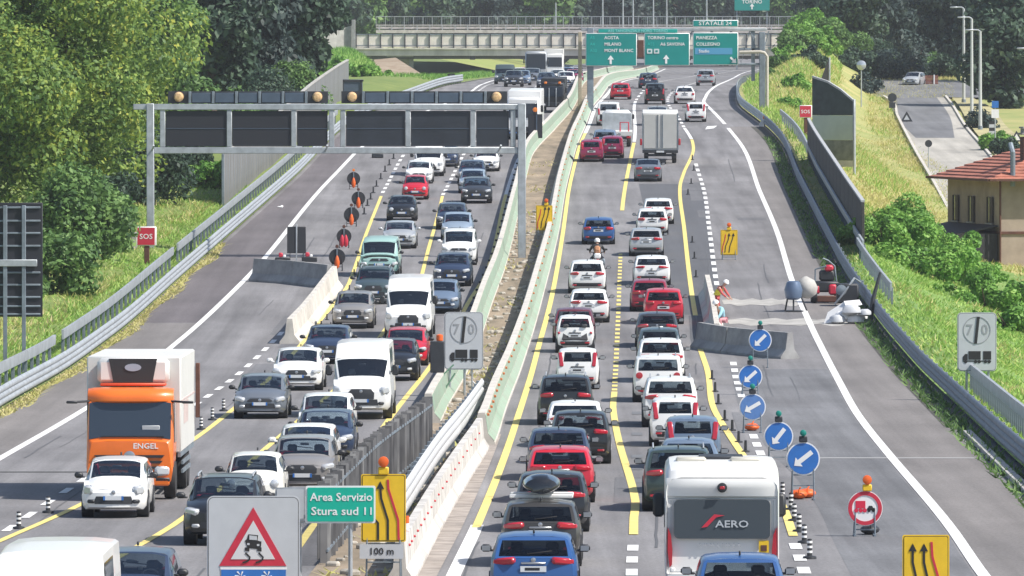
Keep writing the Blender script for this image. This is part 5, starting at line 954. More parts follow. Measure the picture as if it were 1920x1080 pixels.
car('small', 'navy', 839, 313, U, 'tiny dark car alone between the lanes under the gantry beam', wk=.9)
car('cross', 'dgrey', 893, 382, U, 'dark grey crossover near the median below the gantry', wk=1.04)
car('hatch', 'ltblue', 886, 363, U, 'light grey blue car behind the dark grey crossover')
car('hatchb', 'navy', 884, 345, U, 'dark car behind the light grey blue car under the gantry')
car('hatch', 'white', 911, 322, U, 'white car close to the median just below the gantry beam')
for a, y, k_, c_, lb in ((962, 262, 'hatch', 'dgrey', 'dark grey car seen between gantry panel and post'), (963, 163, 'cross', 'dgrey', 'dark car with round headlamps far down the left queue'), (978, 160, 'hatch', 'steel', 'blue hatchback far down the left queue'), (998, 157, 'cross', 'grey', 'silver roofed crossover far down the left queue'), (1061, 163, 'hatch', 'white', 'pale car with green tinted windscreen beside the median far away'), (1077, 157, 'hatch', 'magenta', 'purple red car beside the gantry pillar far away'), (1063, 150, 'hatch', 'blue', 'blue car near the far gantry pillar'), (1076, 147, 'hatch', 'white', 'white car in the far queue beside the gantry pillar'), (1066, 142, 'cross', 'navy', 'dark blue car at the far end of the left queue'), (975, 151.5, 'hatch', 'white', 'white car between dark van and lorry far away'), (1079, 141, 'hatch', 'silver', 'silver car at the very end of the left queue')):
    car(k_, c_, a, y, U, lb)
car('van', 'petrol', 946, 158, U, 'dark green blue van leading the far end of the left queue', None, 'vans in the left queue', cat='van', hk=.75)
# right carriageway, nearest first
car('hatch', 'ltblue', 985, 0, A, 'pale blue car roof at the bottom edge below the bright blue car', 70.6, hk=.97)
car('hatchb', 'blue', 1000, 1138, A, 'bright blue hatchback at the bottom of the middle lanes, red tail lights')
rb = car('hatchb', 'bronze', 1013, 1064, A, 'dark bronze car carrying a black roof box')
car('hatchb', 'black', 1034, 999, A, 'black car in front of the one with the roof box', mirrors=None)
car('hatchb', 'red', 1050, 944, A, 'bright red hatchback in front of the black car')
car('hatchb', 'navy', 1047, 902, A, 'dark blue hatchback in front of the bright red one')
car('cross', 'black', 1088, 871, A, 'black crossover with slanted red lamp beside the white coupe')
car('coupe', 'white', 1078, 840, A, 'white coupe with narrow dark rear window')
car('suv', 'black', 1060, 798, A, 'tall black off-road car in front of the white coupe')
car('panda', 'white', 1083, 731, A, 'small white car with tall red lamps beside its rear window, left lane')
car('smart', 'white', 1078, 662, A, 'very short white two seater in the left lane')
car('hatch', 'burg', 1076, 643, A, 'dark wine red car in front of the very short white two seater')
car('hatchb', 'white', 1104, 606, A, 'white hatchback with wide rear window below the motorcyclist, nearer one', mirrors=None)
car('cross', 'white', 1101, 551, A, 'white crossover closest below the motorcyclist')
car('hatch', 'blue', 1122, 459, A, 'vivid blue car ahead of the motorcyclist')
car('panda', 'magenta', 1109, 304, A, 'purple red small car in the left lane, nearer of a pair', wk=1.04)
car('panda', 'magenta', 1148, 297, A, 'purple red small car beside the flatbed lorry, farther of a pair', wk=1.0)
car('hatch', 'steel', 1134, 283, A, 'blue car mostly hidden behind the two purple red cars')
car('hatchb', 'white', 1234, 421, A, 'white car at the head of the dense right lane queue')
car('hatch', 'white', 1223, 441, A, 'white car second in the dense right lane queue')
car('hatchb', 'silver', 1212, 481, A, 'silver car behind the two leading white cars in the right lane')
car('coupe', 'white', 1222, 536, A, 'white car with dark lamp strip right behind the silver one')
car('hatch', 'dred', 1218, 585, A, 'dark red hatchback half hidden by the crimson crossover')
car('cross', 'red', 1244, 609, A, 'crimson crossover beside the yellow line in the right lane')
car('hatchb', 'dgrey', 1232, 653, A, 'dark grey car behind the crimson crossover')
car('hatch', 'petrol', 1236, 685, A, 'dark green grey hatchback in front of the white off-road cars')
car('suv', 'white', 1239, 718, A, 'white off-road car in front of the one with round lamps', mirrors=None)
car('box', 'white', 1234, 755, A, 'boxy white off-road car with round red lamps')
car('suv', 'white', 1257, 802, A, 'white off-road car behind the one with round lamps')
car('panda', 'white', 1266, 838, A, 'small white car with tall red lamps in the right lane')
car('panda', 'steel', 1299, 880, A, 'small blue grey car with pinkish tall lamps in the right lane', wk=1.05)
car('small', 'steel', 1292, 926, A, 'blue grey car almost hidden between small car and dark green one', wk=1.08)
car('suv', 'dgreen', 1272, 960, A, 'dark green off-road car beside the white motorhome')
car('cross', 'blue', 1388, 0, A, 'blue car with roof rails at the bottom edge behind the motorhome', 75.3, hk=.98)
car('sedan', 'grey', 1215, 341, A, 'grey saloon behind the box lorry')
car('sedan', 'silver', 1233, 236, A, 'silver saloon ahead of the box lorry')
car('mpv', 'black', 1228, 196, A, 'black people carrier ahead of the silver saloon', wk=.95)
car('panda', 'white', 1305, 229, A, 'small white car with red lamps on the exit lane')
car('beetle', 'white', 1284, 195, A, 'rounded white car on the far right lanes')
car('cross', 'silver', 1323, 161, A, 'silver crossover with red lamps near the green signs')
car('hatch', 'navy', 1215, 166, A, 'dark blue car far up the right carriageway')
car('hatch', 'red', 1163, 187, A, 'red car far up the left lane of the right carriageway')
car('mpv', 'white', 1141, 236, A, 'white people carrier ahead of the flatbed lorry')
for a, y, k_, c_, lb in ((1024, 165, 'hatch', 'navy', 'dark blue car between the far crossover and the pale car'), (1046, 158, 'small', 'white', 'small white car left of the purple red one far away'), (956, 149.5, 'hatch', 'grey', 'grey car behind the dark green blue van far away'), (988, 146, 'hatch', 'red', 'red car in the far queue left of the coach'), (1016, 145, 'cross', 'silver', 'silver car far behind the coach'), (1052, 145, 'hatch', 'dgrey', 'dark grey car far down the lane beside the gantry pillar')):
    car(k_, c_, a, y, U, lb)
car('hatch', 'silver', 0, 0, U, 'pale car parked by the board stack under the dark trees', 418, cat='car', grp='parked cars', name='parked_car') ; pk = bpy.data.objects['parked_car']; pk.matrix_world = Matrix.Translation(Vector((px_(1714, D(414)), D(414), Zv(D(414))+.02))) @ Matrix.Rotation(R(165), 4, 'Z')
# roof box
t = empty('roof_box'); tag(t, 'glossy black roof box on white bars on the dark bronze car', 'roof box'); t.matrix_world = rb.matrix_world @ Matrix.Translation((0, .0, 1.42))
MB().loft([[(w_*math.cos(a), y, .12+h_*(.5+.5*math.sin(a)) if math.sin(a) > 0 else .12+h_*.5*(1+math.sin(a)*.9)) for a in [2*math.pi*i/20 for i in range(20)]] for y, w_, h_ in ((-1.0, .22, .22), (-.92, .36, .36), (-.5, .42, .44), (.3, .42, .42), (.8, .36, .3), (1.0, .2, .15))]).build('box_shell', mat('gloss_black', (.012, .013, .015), .12, 0, 1.), t, 50)
for y in (-.72, .45): MB().box((0, y, .07), (1.42, .09, .09), .02).build('roof_bar', M['wmark'], t)
# orange refrigerated lorry
def frame_vehicle(name, label, cat, px, Y, L, facing, grp=None): t = empty(name); tag(t, label, cat, grp); place(t, px, Y, L, facing); return t
L = 9.2; t = frame_vehicle('lorry', 'orange cabbed lorry with grey refrigerated box behind the white hatchback', 'lorry', 243, dist(940), L, 'us', 'lorries'); Fy = L/2; W2 = 1.15
cab = Loft([(Fy-1.9, .75, 1.13, 1.7, 1.13, 2.78, 1.06, .03), (Fy-.75, .75, 1.14, 1.7, 1.14, 2.8, 1.06, .04), (Fy-.3, .75, 1.14, 1.66, 1.14, 2.62, 1.08, .03), (Fy-.08, .55, 1.14, 1.2, 1.13, 1.6, 1.08, .02), (Fy, .42, 1.12, .95, 1.08, 1.55, 1.0, .02)], .06, .0)
lo = mat('lorry_orange', PC['orange'], .35, 0, .5, var=.1, scale=1.)
cab.body().build('cab', lo, t, 40); cab.top_patch(2, 3, .03, .95, .99, .015).build('windscreen', M['glass'], t)
MB().loft([[(x, Fy-1.6+y*1.0, 2.56+z) for x, y, z in [(1.13*(-1+2*q/14), yy*(1-.18*abs(-1+2*q/14)**4), zz*(1-.1*abs(-1+2*q/14)**6)) for q in range(15)]] for yy, zz in ((1.3, -.02), (1.46, .04), (1.47, .14), (1.42, .25), (1.3, .34), (1.0, .4), (.0, .36))], False, False).build('roof_visor', lo, t, 50)
for i in range(3): MB().prism([(-.92+.05*i, 1.2-.15*i), (.92-.05*i, 1.2-.15*i), (.86-.05*i, 1.13-.15*i), (-.86+.05*i, 1.13-.15*i)], Fy+.0, Fy+.065).build('grille_slot', M['black'], t)
for e in (-1, 1):
    MB().box((e*.86, Fy-.0, .78), (.42, .16, .26), .06, Matrix.Rotation(-e*R(15), 4, 'Z')).build('headlight', M['head'], t); MB().box((e*.86, Fy+.02, .55), (.4, .1, .12), .03).build('fog_light', M['black'], t)
    MB().tube([(e*1.08, Fy-.35, 2.6), (e*1.5, Fy-.1, 2.58)], .03, 6).box((e*1.52, Fy-.1, 2.58), (.3, .1, .07), .02).build('mirror_camera', M['black'], t); MB().box((e*1.145, Fy-1.0, 2.05), (.02, .9, 1.1), .01).build('side_window', M['glass'], t)
MB().box((0, Fy+.0, .5), (2.1, .14, .22), .04).build('bumper', lo, t); pl = MB().box((0, Fy+.085, .5), (.52, .02, .12)).build('number_plate', M['plate'], t)
MB().lathe([(.12, -.01), (.15, .0), (.15, .03), (.12, .04)], (0, Fy+.06, 1.16), 'y', 20).box((0, Fy+.08, 1.22), (.02, .02, .12)).build('round_emblem', M['rim'], t)
MB().box((-.55, Fy-.13, 1.85), (.46, .02, .24), .01, Matrix.Rotation(R(-12), 4, 'X')).build('windscreen_card', M['plate'], t); MB().box((.3, Fy-.07, 1.68), (.9, .03, .03)).box((-.5, Fy-.07, 1.68), (.8, .03, .03)).build('wiper', M['ink'], t)
tx = text('ENGEL', .2, M['white'], t, (0, 0, 0), wide=1.1, rz=math.pi); tx.location = (-.42, Fy+.03, 1.43)
bx = MB().box((0, -.95, 2.45), (2.5, 7.2, 2.55), .04).build('box_body', M['truckgrey'], t)
for e in (-1, 1): MB().box((e*1.256, -.95, 2.55), (.012, 7.1, .05)).box((e*1.256, .2, 2.2), (.012, 2.2, .6)).build('side_graphic', mat('pale_pink_print', (.58, .47, .45), .6, var=.2, scale=2), bx); MB().box((e*1.2, -.95, 1.12), (.08, 7.2, .12)).box((e*1.2, -.95, .85), (.05, 4.0, .1)).box((e*1.2, -.95, .62), (.05, 4.0, .1)).build('side_rail', M['galvd'], t)
fr = MB().box((0, 2.85, 3.36), (1.9, .45, .66), .1).build('fridge_unit', mat('fridge_white', (.68, .68, .67), .5), t); MB().prism([(-.64, 3.68), (.64, 3.68), (.52, 3.06), (-.52, 3.06)], 3.0, 3.1).build('fridge_grille', M['black'], fr); MB().box((0, 2.95, 3.0), (1.75, .4, .08), .03).build('red_trim', mat('red_orange_trim', (.6, .08, .03), .5), fr); MB().prism([(.22*math.cos(R(i*18)), 3.45+.1*math.sin(R(i*18))) for i in range(20)], 3.11, 3.12).build('oval_badge', mat('badge_blue_grey', (.3, .36, .45), .5), fr)
MB().box((0, -.6, .85), (.8, 7.6, .25), .02).build('chassis', M['dark'], t); MB().box((-1.35, -4.3, 2.6), (.12, .1, 1.5), .02).build('tail_lift_post', M['rust'], t)
def wheels(t, spec, r=.5, wd=.3):
    me = MB().lathe([(r*.6, -wd/2), (r*.95, -wd/2), (r, -wd*.35), (r, wd*.35), (r*.95, wd/2), (r*.6, wd/2)], (0, 0, 0), 'x', 22).mesh('wheel', M['tyre']); mr = MB().lathe([(.0, -.1), (r*.62, -.11), (r*.62, .11), (.0, .1)], (0, 0, 0), 'x', 20).mesh('rim', M['rim'])
    for x, y in spec:
        for e in (-1, 1): w_ = link('wheel', me, None, t); w_.location = (e*x, y, r); link('rim', mr, None, w_)
wheels(t, [(1.0, Fy-1.35), (1.0, -2.3), (1.0, -3.4)])
# box lorry seen from behind
L = 7.; t = frame_vehicle('lorry', 'box lorry with two grey rear doors in the right lane', 'lorry', 1238, dist(308), L, 'away', 'lorries'); B = -L/2
bx = MB().box((0, B+2.7, 2.2), (2.42, 5.4, 2.5), .03).build('box_body', M['truckgrey'], t)
for e in (-1, 1): d_ = MB().box((e*.58, B-.02, 2.22), (1.06, .05, 2.3), .01).build('rear_door', mat('door_grey', (.5, .5, .48), .6, var=.08, scale=.8), t); MB().cyl((e*.16, B-.07, 1.1), (e*.16, B-.07, 3.35), .03, None, 6).build('lock_rod', M['galvd'], d_); MB().box((e*1.2, B-.01, 2.2), (.06, .1, 2.5)).build('corner_post', M['galvd'], t); MB().box((e*1.3, B-.03, 1.5), (.16, .1, .45), .03).build('tail_light', M['tail'], t)
MB().box((0, B-.02, .86), (2.42, .2, .22), .02).box((0, B+.1, .6), (2.2, .1, .16), .02).build('under_run_bar', M['dark'], t); MB().box((0, B-.13, .85), (.52, .02, .12)).build('number_plate', M['plate'], t); MB().box((0, 0, .75), (.8, 6.6, .25)).build('chassis', M['dark'], t); MB().box((0, L/2-.85, 1.5), (2.1, 1.7, 2.0), .15).build('cab', PT('white'), t); wheels(t, [(.95, L/2-1.), (.95, B+1.6)], .42)
# flatbed lorry
L = 6.2; t = frame_vehicle('flatbed_lorry', 'white flatbed lorry with empty pale loading bed in the left lane', 'lorry', 1156, dist(277), L, 'away', 'lorries'); B = -L/2
MB().box((0, B+2.1, .95), (2.2, 4.2, .16), .02).box((0, B, .98), (2.2, .06, .3), .01).build('loading_bed', M['truckgrey'], t); c_ = MB().box((0, L/2-1., 1.55), (1.95, 1.9, 1.7), .2).build('cab', PT('white'), t); MB().box((0, L/2-1.97, 1.85), (1.5, .04, .7), .02).build('rear_window', M['glass'], c_); MB().box((0, L/2-2.05, 1.6), (2.1, .1, 1.3), .02).build('bulkhead', M['galv'], t)
MB().box((0, 0, .7), (.8, 5.8, .22)).build('chassis', M['dark'], t); MB().box((0, B+.05, .68), (2.0, .1, .2), .02).build('bumper', M['dark'], t); wheels(t, [(.85, L/2-1.), (.85, B+1.3)], .38)
for e in (-1, 1): MB().box((e*.85, B-.03, .72), (.3, .06, .14), .02).build('tail_light', M['tail'], t); MB().box((e*1.15, L/2-.4, 1.9), (.18, .1, .35), .04).build('wing_mirror', M['black'], t)
MB().tube([(.25, B+.5, 1.03), (.25, B+.5, 1.75), (.85, B+.5, 1.75), (.85, B+.5, 1.03)], .05, 6).build('red_hoop', M['red'], t)
# far lorries and coach of the left carriageway
def front_truck(px, py, w_, h_, L, cab_m, box_m, label, glass_top=True, name='lorry', cat='lorry', Y=None):
    Y = Y or dist(py); t = frame_vehicle(name, label, cat, px, Y, L, 'us', 'lorries'); Fy = L/2
    MB().box((0, Fy-.9, .5+(h_*.72)/2), (w_*.96, 1.8, h_*.72), .12).build('cab', cab_m, t); MB().box((0, Fy+.01, .5+h_*.46), (w_*.86, .06, h_*.3), .02).build('windscreen', M['glass'], t)
    MB().box((0, Fy-2.0-(L-2.2)/2+.1, .9+(h_-.9)/2), (w_, L-2.2, h_-.9), .04).build('box_body', box_m, t); MB().box((0, Fy+.02, .75), (w_*.6, .06, .35), .02).build('grille', M['black'], t); MB().box((0, 0, .7), (.8, L-.6, .25)).build('chassis', M['dark'], t)
    for e in (-1, 1): MB().box((e*w_*.36, Fy+.02, .72), (.32, .1, .2), .04).build('headlight', M['head'], t); MB().box((e*(w_/2+.15), Fy-.2, .5+h_*.5), (.2, .12, .5), .04).build('wing_mirror', M['black'], t)
    wheels(t, [(w_/2-.2, Fy-1.2), (w_/2-.2, -Fy+1.4)], .45); return t
front_truck(981, 262, 2.4, 3.45, 6.5, PT('white'), PT('white'), 'white lorry rising behind the right end of the dark gantry')
o = front_truck(1036, 212, 2.4, 3.0, 8, PT('black'), M['dark'], 'black fronted lorry with amber lamps beside the median behind the gantry')
o.scale = (.8, 1, .9)
for e in (-1, 1): MB().box((e*.7, 4.02, 2.65), (.28, .1, .2), .04).build('amber_lamp', M['amber'], o); MB().box((e*.35, 4.06, 1.4), (.08, .06, 1.6), .02).build('bull_bar', M['galv'], o)
front_truck(1038, 152, 2.5, 3.7, 10, PT('white'), M['truckgrey'], 'tall pale lorry below the overpass in the far left queue').scale = (.84, 1, .92)
t = frame_vehicle('coach', 'coach with big dark windscreen below the overpass in the far left queue', 'coach', 1005, dist(154.5), 10, 'us', 'lorries')
t.scale = (.88, 1, .92); MB().box((0, 0, 1.85), (2.5, 10, 3.2), .2).build('body', PT('silver'), t); MB().box((0, 4.98, 2.3), (2.25, .1, 1.7), .05).build('windscreen', M['glass'], t); MB().box((0, 5.0, .95), (1.2, .06, .3), .02).build('grille', M['black'], t); wheels(t, [(1.05, 2.6), (1.05, -2.4)], .48)
for e in (-1, 1): MB().box((e*.95, 5.0, .9), (.35, .1, .2), .04).build('headlight', M['head'], t); MB().box((e*1.26, -.4, 2.4), (.03, 8.4, 1.0)).build('side_window', M['glass'], t); MB().box((e*1.4, 4.9, 2.3), (.15, .15, .5), .05).build('wing_mirror', M['black'], t)
# motorhome
L = 7.2; t = frame_vehicle('motorhome', 'white motorhome seen from behind with big tinted rear window', 'motorhome', 1354, D(80.6), L, 'away', 'lorries'); B = -L/2; Wm = 1.15
mw = mat('motorhome_white', (.74, .74, .73), .4, 0, .35)
def mh(y, z0, z1, k=1., r=.22):
    w_ = Wm*k; return [(w_*.96, y, z0), (w_, y, z0+.25), (w_, y, z1-r), (w_*.98, y, z1-r*.5), (w_-r*.4, y, z1-r*.12), (w_-r, y, z1), (-w_+r, y, z1), (-w_+r*.4, y, z1-r*.12), (-w_*.98, y, z1-r*.5), (-w_, y, z1-r), (-w_, y, z0+.25), (-w_*.96, y, z0)]
MB().loft([mh(B+.06, .42, 2.62, .95, .3), mh(B, .4, 2.56, .98, .3), mh(B+.15, .38, 2.72, 1., .3), mh(B+.8, .38, 2.84), mh(B+3.5, .38, 2.86), mh(B+5.2, .38, 2.8, 1., .35), mh(B+5.9, .5, 2.45, .96, .5)]).build('body', mw, t, 35)
MB().loft([mh(B+5.7, .45, 2.0, .9), mh(B+6.3, .45, 1.9, .88), mh(B+6.7, .45, 1.25, .86), mh(L/2, .45, .95, .82)]).build('cab', mw, t, 35)
MB().prism(rrect(1.94, .78, .1, 0, 1.72), B-.06, B+.06).build('rear_window', mat('tinted_acrylic', (.06, .075, .09), .22, spec=.4), t, 30)
o = MB().loft([[(x, B+.08-.16*(1-(x/1.15)**2)**.5*k-.02, z) for x in [-1.12+2.24*i/12 for i in range(13)]]+[(x, B+.12, z) for x in [1.12-2.24*i/12 for i in range(13)]] for z, k in ((2.18, .55), (2.34, .9), (2.44, 1.), (2.54, .7))]).build('rear_spoiler', mw, t, 40)
for a, b in ((-.62, .5), (.48, .5)): MB().box((a, B+1.3, 2.86), (.62, .5, .12), .04).build('roof_hatch', mat('hatch_grey', (.5, .48, .42), .6), t)
MB().box((0, B+2.6, 2.88), (.9, 1.4, .05), .01).build('solar_panel', M['dark'], t)
MB().lathe([(.0, -.1), (.1, -.08), (.1, .05)], (0, B-.08, 2.36), 'y', 14).build('camera', M['black'], t); MB().box((0, B-.185, 2.36), (.1, .02, .06), .01).build('brake_light', M['tail'], t)
for e in (-1, 1):
    MB().prism([(e*1.06, .75), (e*1.10, 1.1), (e*1.09, 1.55), (e*1.03, 1.4), (e*1.0, 1.1), (e*1.01, .8)], B-.05, B+.1).build('tail_light', M['tail'], t); MB().box((e*1.0, B-.03, .7), (.1, .06, .1), .02).build('reflector', M['white'], t)
    MB().box((e*1.27, B+5.6, 1.75), (.24, .16, .5), .06).tube([(e*1.05, B+5.8, 1.6), (e*1.25, B+5.65, 1.6)], .04, 6).build('wing_mirror', M['black'], t); MB().box((e*1.155, B+2.6, 1.75), (.02, 1.1, .6), .01).build('side_window', M['glass'], t)
text('S  U  N  L  I  N  E  R', .1, mat('faint_letter_grey', (.4, .42, .45), .5), t, (-.05, B-.02, 1.2), 'lettering', 'CENTER', 1.0)
tx = text('AERO', .2, mat('letter_silver', (.45, .48, .52), .5), t, (.2, B-.075, 1.62), 'window_lettering', 'CENTER', 1.3); MB().prism([(-.42, 1.55), (-.3, 1.57), (-.12, 1.76), (.05, 1.8), (-.16, 1.82), (-.3, 1.68)], B-.08, B-.066).build('red_swoosh', M['red'], t)
MB().box((0, B-.03, .66), (2.1, .02, .012)).box((0, B-.02, 2.14), (2.16, .03, .014)).box((-1.03, B-.01, 1.4), (.012, .03, 1.4)).box((1.03, B-.01, 1.4), (.012, .03, 1.4)).build('panel_seam', M['galvd'], t)
MB().box((.84, B-.03, 1.17), (.2, .02, .24)).build('sticker', M['yellow'], t); MB().box((.84, B-.045, 1.14), (.12, .012, .12)).build('sticker_print', M['rust'], t)
MB().loft([[(x, B-.03-.08*(1-(x/1.12)**2), z) for x in [-1.1+2.2*i/10 for i in range(11)]]+[(x, B+.3, z) for x in [1.1-2.2*i/10 for i in range(11)]] for z in (.36, .52, .62)]).build('bumper', mw, t, 40); MB().box((0, B-.13, .5), (.52, .02, .12)).build('number_plate', M['plate'], t); wheels(t, [(.95, L/2-1.0), (.95, B+2.0)], .35, .25)
# motorcycle
MC = Vector((px_(1120, dist(515)), dist(515), zr(dist(515)))); t = empty('motorcycle', MC); tag(t, 'dark motorcycle with white rear case behind the vivid blue car', 'motorcycle')
wt_ = MB().lathe([(.2, -.07), (.29, -.07), (.31, 0), (.29, .07), (.2, .07)], (0, 0, 0), 'x', 20).mesh('wheel', M['tyre'])
for y in (.1, 1.55): w_ = link('wheel', wt_, None, t); w_.location = (0, y+.2, .31); MB().lathe([(.0, -.06), (.2, -.05), (.2, .05), (.0, .06)], (0, 0, 0), 'x', 16).build('rim', M['rim'], w_)
MB().tube([(0, .3, .75), (0, .7, .8), (0, 1.1, .9), (0, 1.5, .75)], [.13, .2, .2, .1], 10).build('fairing', PT('dgrey'), t); MB().box((0, .35, .86), (.3, .7, .12), .05).build('seat', M['black'], t); MB().tube([(-.38, 1.25, 1.1), (0, 1.35, 1.05), (.38, 1.25, 1.1)], .025, 6).build('handlebar', M['dark'], t)
MB().box((0, .12, .92), (.34, .3, .28), .06).build('top_case', M['white'], t); MB().box((0, -.03, .72), (.2, .05, .08), .02).build('tail_light', M['tail'], t); MB().box((0, -.05, .55), (.2, .02, .16)).build('number_plate', M['plate'], t); MB().box((0, .9, .45), (.3, .6, .4), .08).build('engine', M['dark'], t); MB().cyl((.2, .1, .45), (.2, .8, .4), .06, .04).build('exhaust', M['galv'], t)
for e in (-1, 1): MB().box((e*.45, 1.25, 1.22), (.14, .05, .1), .03).tube([(e*.33, 1.26, 1.1), (e*.42, 1.26, 1.18)], .012, 5).build('mirror', M['black'], t); MB().box((e*.3, .35, .62), (.18, .45, .35), .05).build('pannier', M['galvd'], t)
# ------------------------------------------------------------------ signs, cones, work site
def stand(t, wd, z0, m=None, sand=True):                              # folding stand with two pairs of legs
    m = m or M['galvd']
    for e in (-1, 1): MB().tube([(e*wd*.36, .03, z0+.5), (e*wd*.38, -.06, 0)], .018, 6).tube([(e*wd*.36, .05, z0+.5), (e*wd*.4, .5, 0)], .018, 6).box((e*wd*.38, .22, .02), (.05, .62, .03)).build('leg', m, t)
    MB().box((0, .06, z0*.55), (wd*.75, .03, .03)).box((0, .1, z0*.95), (wd*.75, .03, .03)).build('crossbar', m, t)
def sandbag(loc, label, col='orange', k=1.):
    t = empty('sandbag', loc); tag(t, label, 'sandbag', 'sandbags on sign stands')
    MB().loft([[(.2*k*s_*math.cos(a), y*k, .1*k+.1*k*s_*math.sin(a)) for a in [6.283*i/12 for i in range(12)]] for y, s_ in ((-.26, .3), (-.2, .8), (0, 1.), (.2, .8), (.26, .3))]).build('bag', M[col], t, 60); MB().tube([(0, -.28*k, .12*k), (0, -.3*k, .2*k), (.05, -.26*k, .26*k)], .02, 5).build('tied_end', M[col], t)
def lampz(t, x, z, m='orange', base='yellow', r=.11):
    MB().box((x, .02, z+.07), (.22, .14, .16), .02).build('lamp_battery', M[base], t); MB().lathe([(.05, -.09), (r, -.07), (r, .05), (.05, .09)], (x, .0, z+.15+r), 'y', 16).build('warning_lamp', M[m], t)
# blue arrow discs along the closing taper
def blue_disc(px, py, base, r_px, ang, label, lampm='galvd', legs=True):
    p = G(px, base); s_ = F/p.y; r = r_px/s_; zc = (base-py)/s_; t = empty('arrow_sign', p); tag(t, label, 'sign', 'blue arrow signs at the closed right lane')
    MB().prism(disc(r, 0, zc, 32), 0, .03).build('disc', M['white'], t); o = MB().prism(disc(r*.92, 0, zc, 32), -.012, -.002).build('blue_face', M['blue'], t)
    a = R(ang); c, s2 = math.cos(a), math.sin(a); pts = [(-.62, 0), (-.28, .3), (-.28, .12), (.6, .12), (.6, -.12), (-.28, -.12), (-.28, -.3)]
    pts = [(x*1.1, z*1.15) for x, z in pts]
    MB().prism([(r*(x*c-z*s2), zc+r*(x*s2+z*c)) for x, z in pts], -.02, -.0125).build('arrow', M['white'], t, 0); stand(t, r*1.7, zc-r*.9)
    lampz(t, 0, zc+r, 'green' if lampm == 'g' else lampm, 'dark', .085); return t, p
bd = [(1506, 860, 938, 31.5, 38, 'nearest blue arrow sign, large white arrow to the lower left'), (1460, 818, 876, 27.5, 52, 'second nearest blue arrow sign with steep white arrow'), (1411, 763, 812, 25, 30, 'middle blue arrow sign with pale faded face'), (1407, 706, 740, 22.5, 42, 'blue arrow sign just below the dark work site barrier'), (1425.5, 638, 690, 21.5, 45, 'farthest blue arrow sign, standing before the dark barrier')]
for b in bd:
    t, p = blue_disc(*b, lampm='g')
    if b is bd[2]: t.children[1].material_slots[0].link = 'OBJECT'; t.children[1].material_slots[0].material = mat('faded_blue', (.1, .22, .5), .5, var=.1)
for q, lb in (((1497, 936), 'red orange sandbag at the foot of the nearest blue sign'), ((1513, 934), 'round orange sandbag at the foot of the nearest blue sign'), ((1410, 808), 'orange and white sandbag under the middle blue sign')): sandbag(G(*q)+Vector((0, .15, 0)), lb, 'orange', 1.25)
sandbag(G(1628, 1003)+Vector((.05, .2, 0)), 'dark sandbag at the foot of the round red bordered sign', 'black', 1.2)
# backs of arrow discs on the left carriageway
bk = mat('sign_back_dark', (.028, .03, .036), .6)
for i, (px, py, base, r_px, lb) in enumerate(((663, 335, 355, 12.5, 'farthest dark disc sign back on the left carriageway'), (672, 372, 390, 13, 'dark disc sign back second from the top of the left row'), (659, 403, 425, 14.5, 'middle dark disc sign back with orange sandbag hanging'), (645, 443, 465, 14, 'dark disc sign back with two red straps, fourth from the top'), (632, 482, 508, 15.5, 'nearest dark disc sign back with orange sandbag above the white barrier'))):
    p = G(px, base); s_ = F/p.y; r = r_px/s_; zc = (base-py)/s_; t = empty('arrow_sign', p); tag(t, lb, 'sign', 'sign backs along the closed left lane')
    MB().prism(disc(r, 0, zc, 28), 0, .03).build('disc', bk, t); MB().box((0, -.03, zc+r*.2), (.06, .04, r*1.8)).build('back_rail', M['galvd'], t); stand(t, r*1.6, zc-r*.8, M['dark'])
    for e in ((-.1, .1) if i == 3 else (0,)): MB().loft([[(e+.13*s2*math.cos(a), -.12+.09*s2*math.sin(a), zc-r*.55+z) for a in [6.283*j/10 for j in range(10)]] for z, s2 in ((-.35, .3), (-.25, .9), (0, 1), (.2, .6), (.3, .25))]).build('hanging_weight', M['orange'] if i != 3 else M['red'], t, 60)
    MB().lathe([(.03, -.05), (.09, -.04), (.09, .04), (.03, .05)], (0, 0, zc+r+.12), 'y', 12).build('warning_lamp', M['amber'] if i == 0 else M['rust'], t)
p = G(556, 500); s_ = F/p.y; t = empty('road_sign', p); tag(t, 'dark rectangular sign back standing behind the grey barriers', 'sign'); MB().box((0, 0, 1.35), (.95, .05, 1.35), .02).build('sign_plate', bk, t); MB().box((0, -.04, 1.2), (.07, .04, 1.9), .01).build('back_rail', M['galv'], t); stand(t, .9, .5, M['dark'])
for a, lb in ((530, 'red and white lamp block on top of the grey barrier, left of the sign back'), (580, 'red and white lamp block on top of the grey barrier, right of the sign back')):
    t = empty('lamp_block', G(a, 530)+Vector((0, .2, .98 if a < 540 else 1.0))); tag(t, lb, 'lamp'); MB().box((0, 0, .12), (.75, .2, .24), .03).build('block', M['black'], t); MB().box((-.1, -.02, .36), (.2, .16, .22), .04).build('red_lens', M['red'], t); MB().box((.08, -.03, .3), (.14, .14, .14), .03).build('white_cap', M['white'], t)
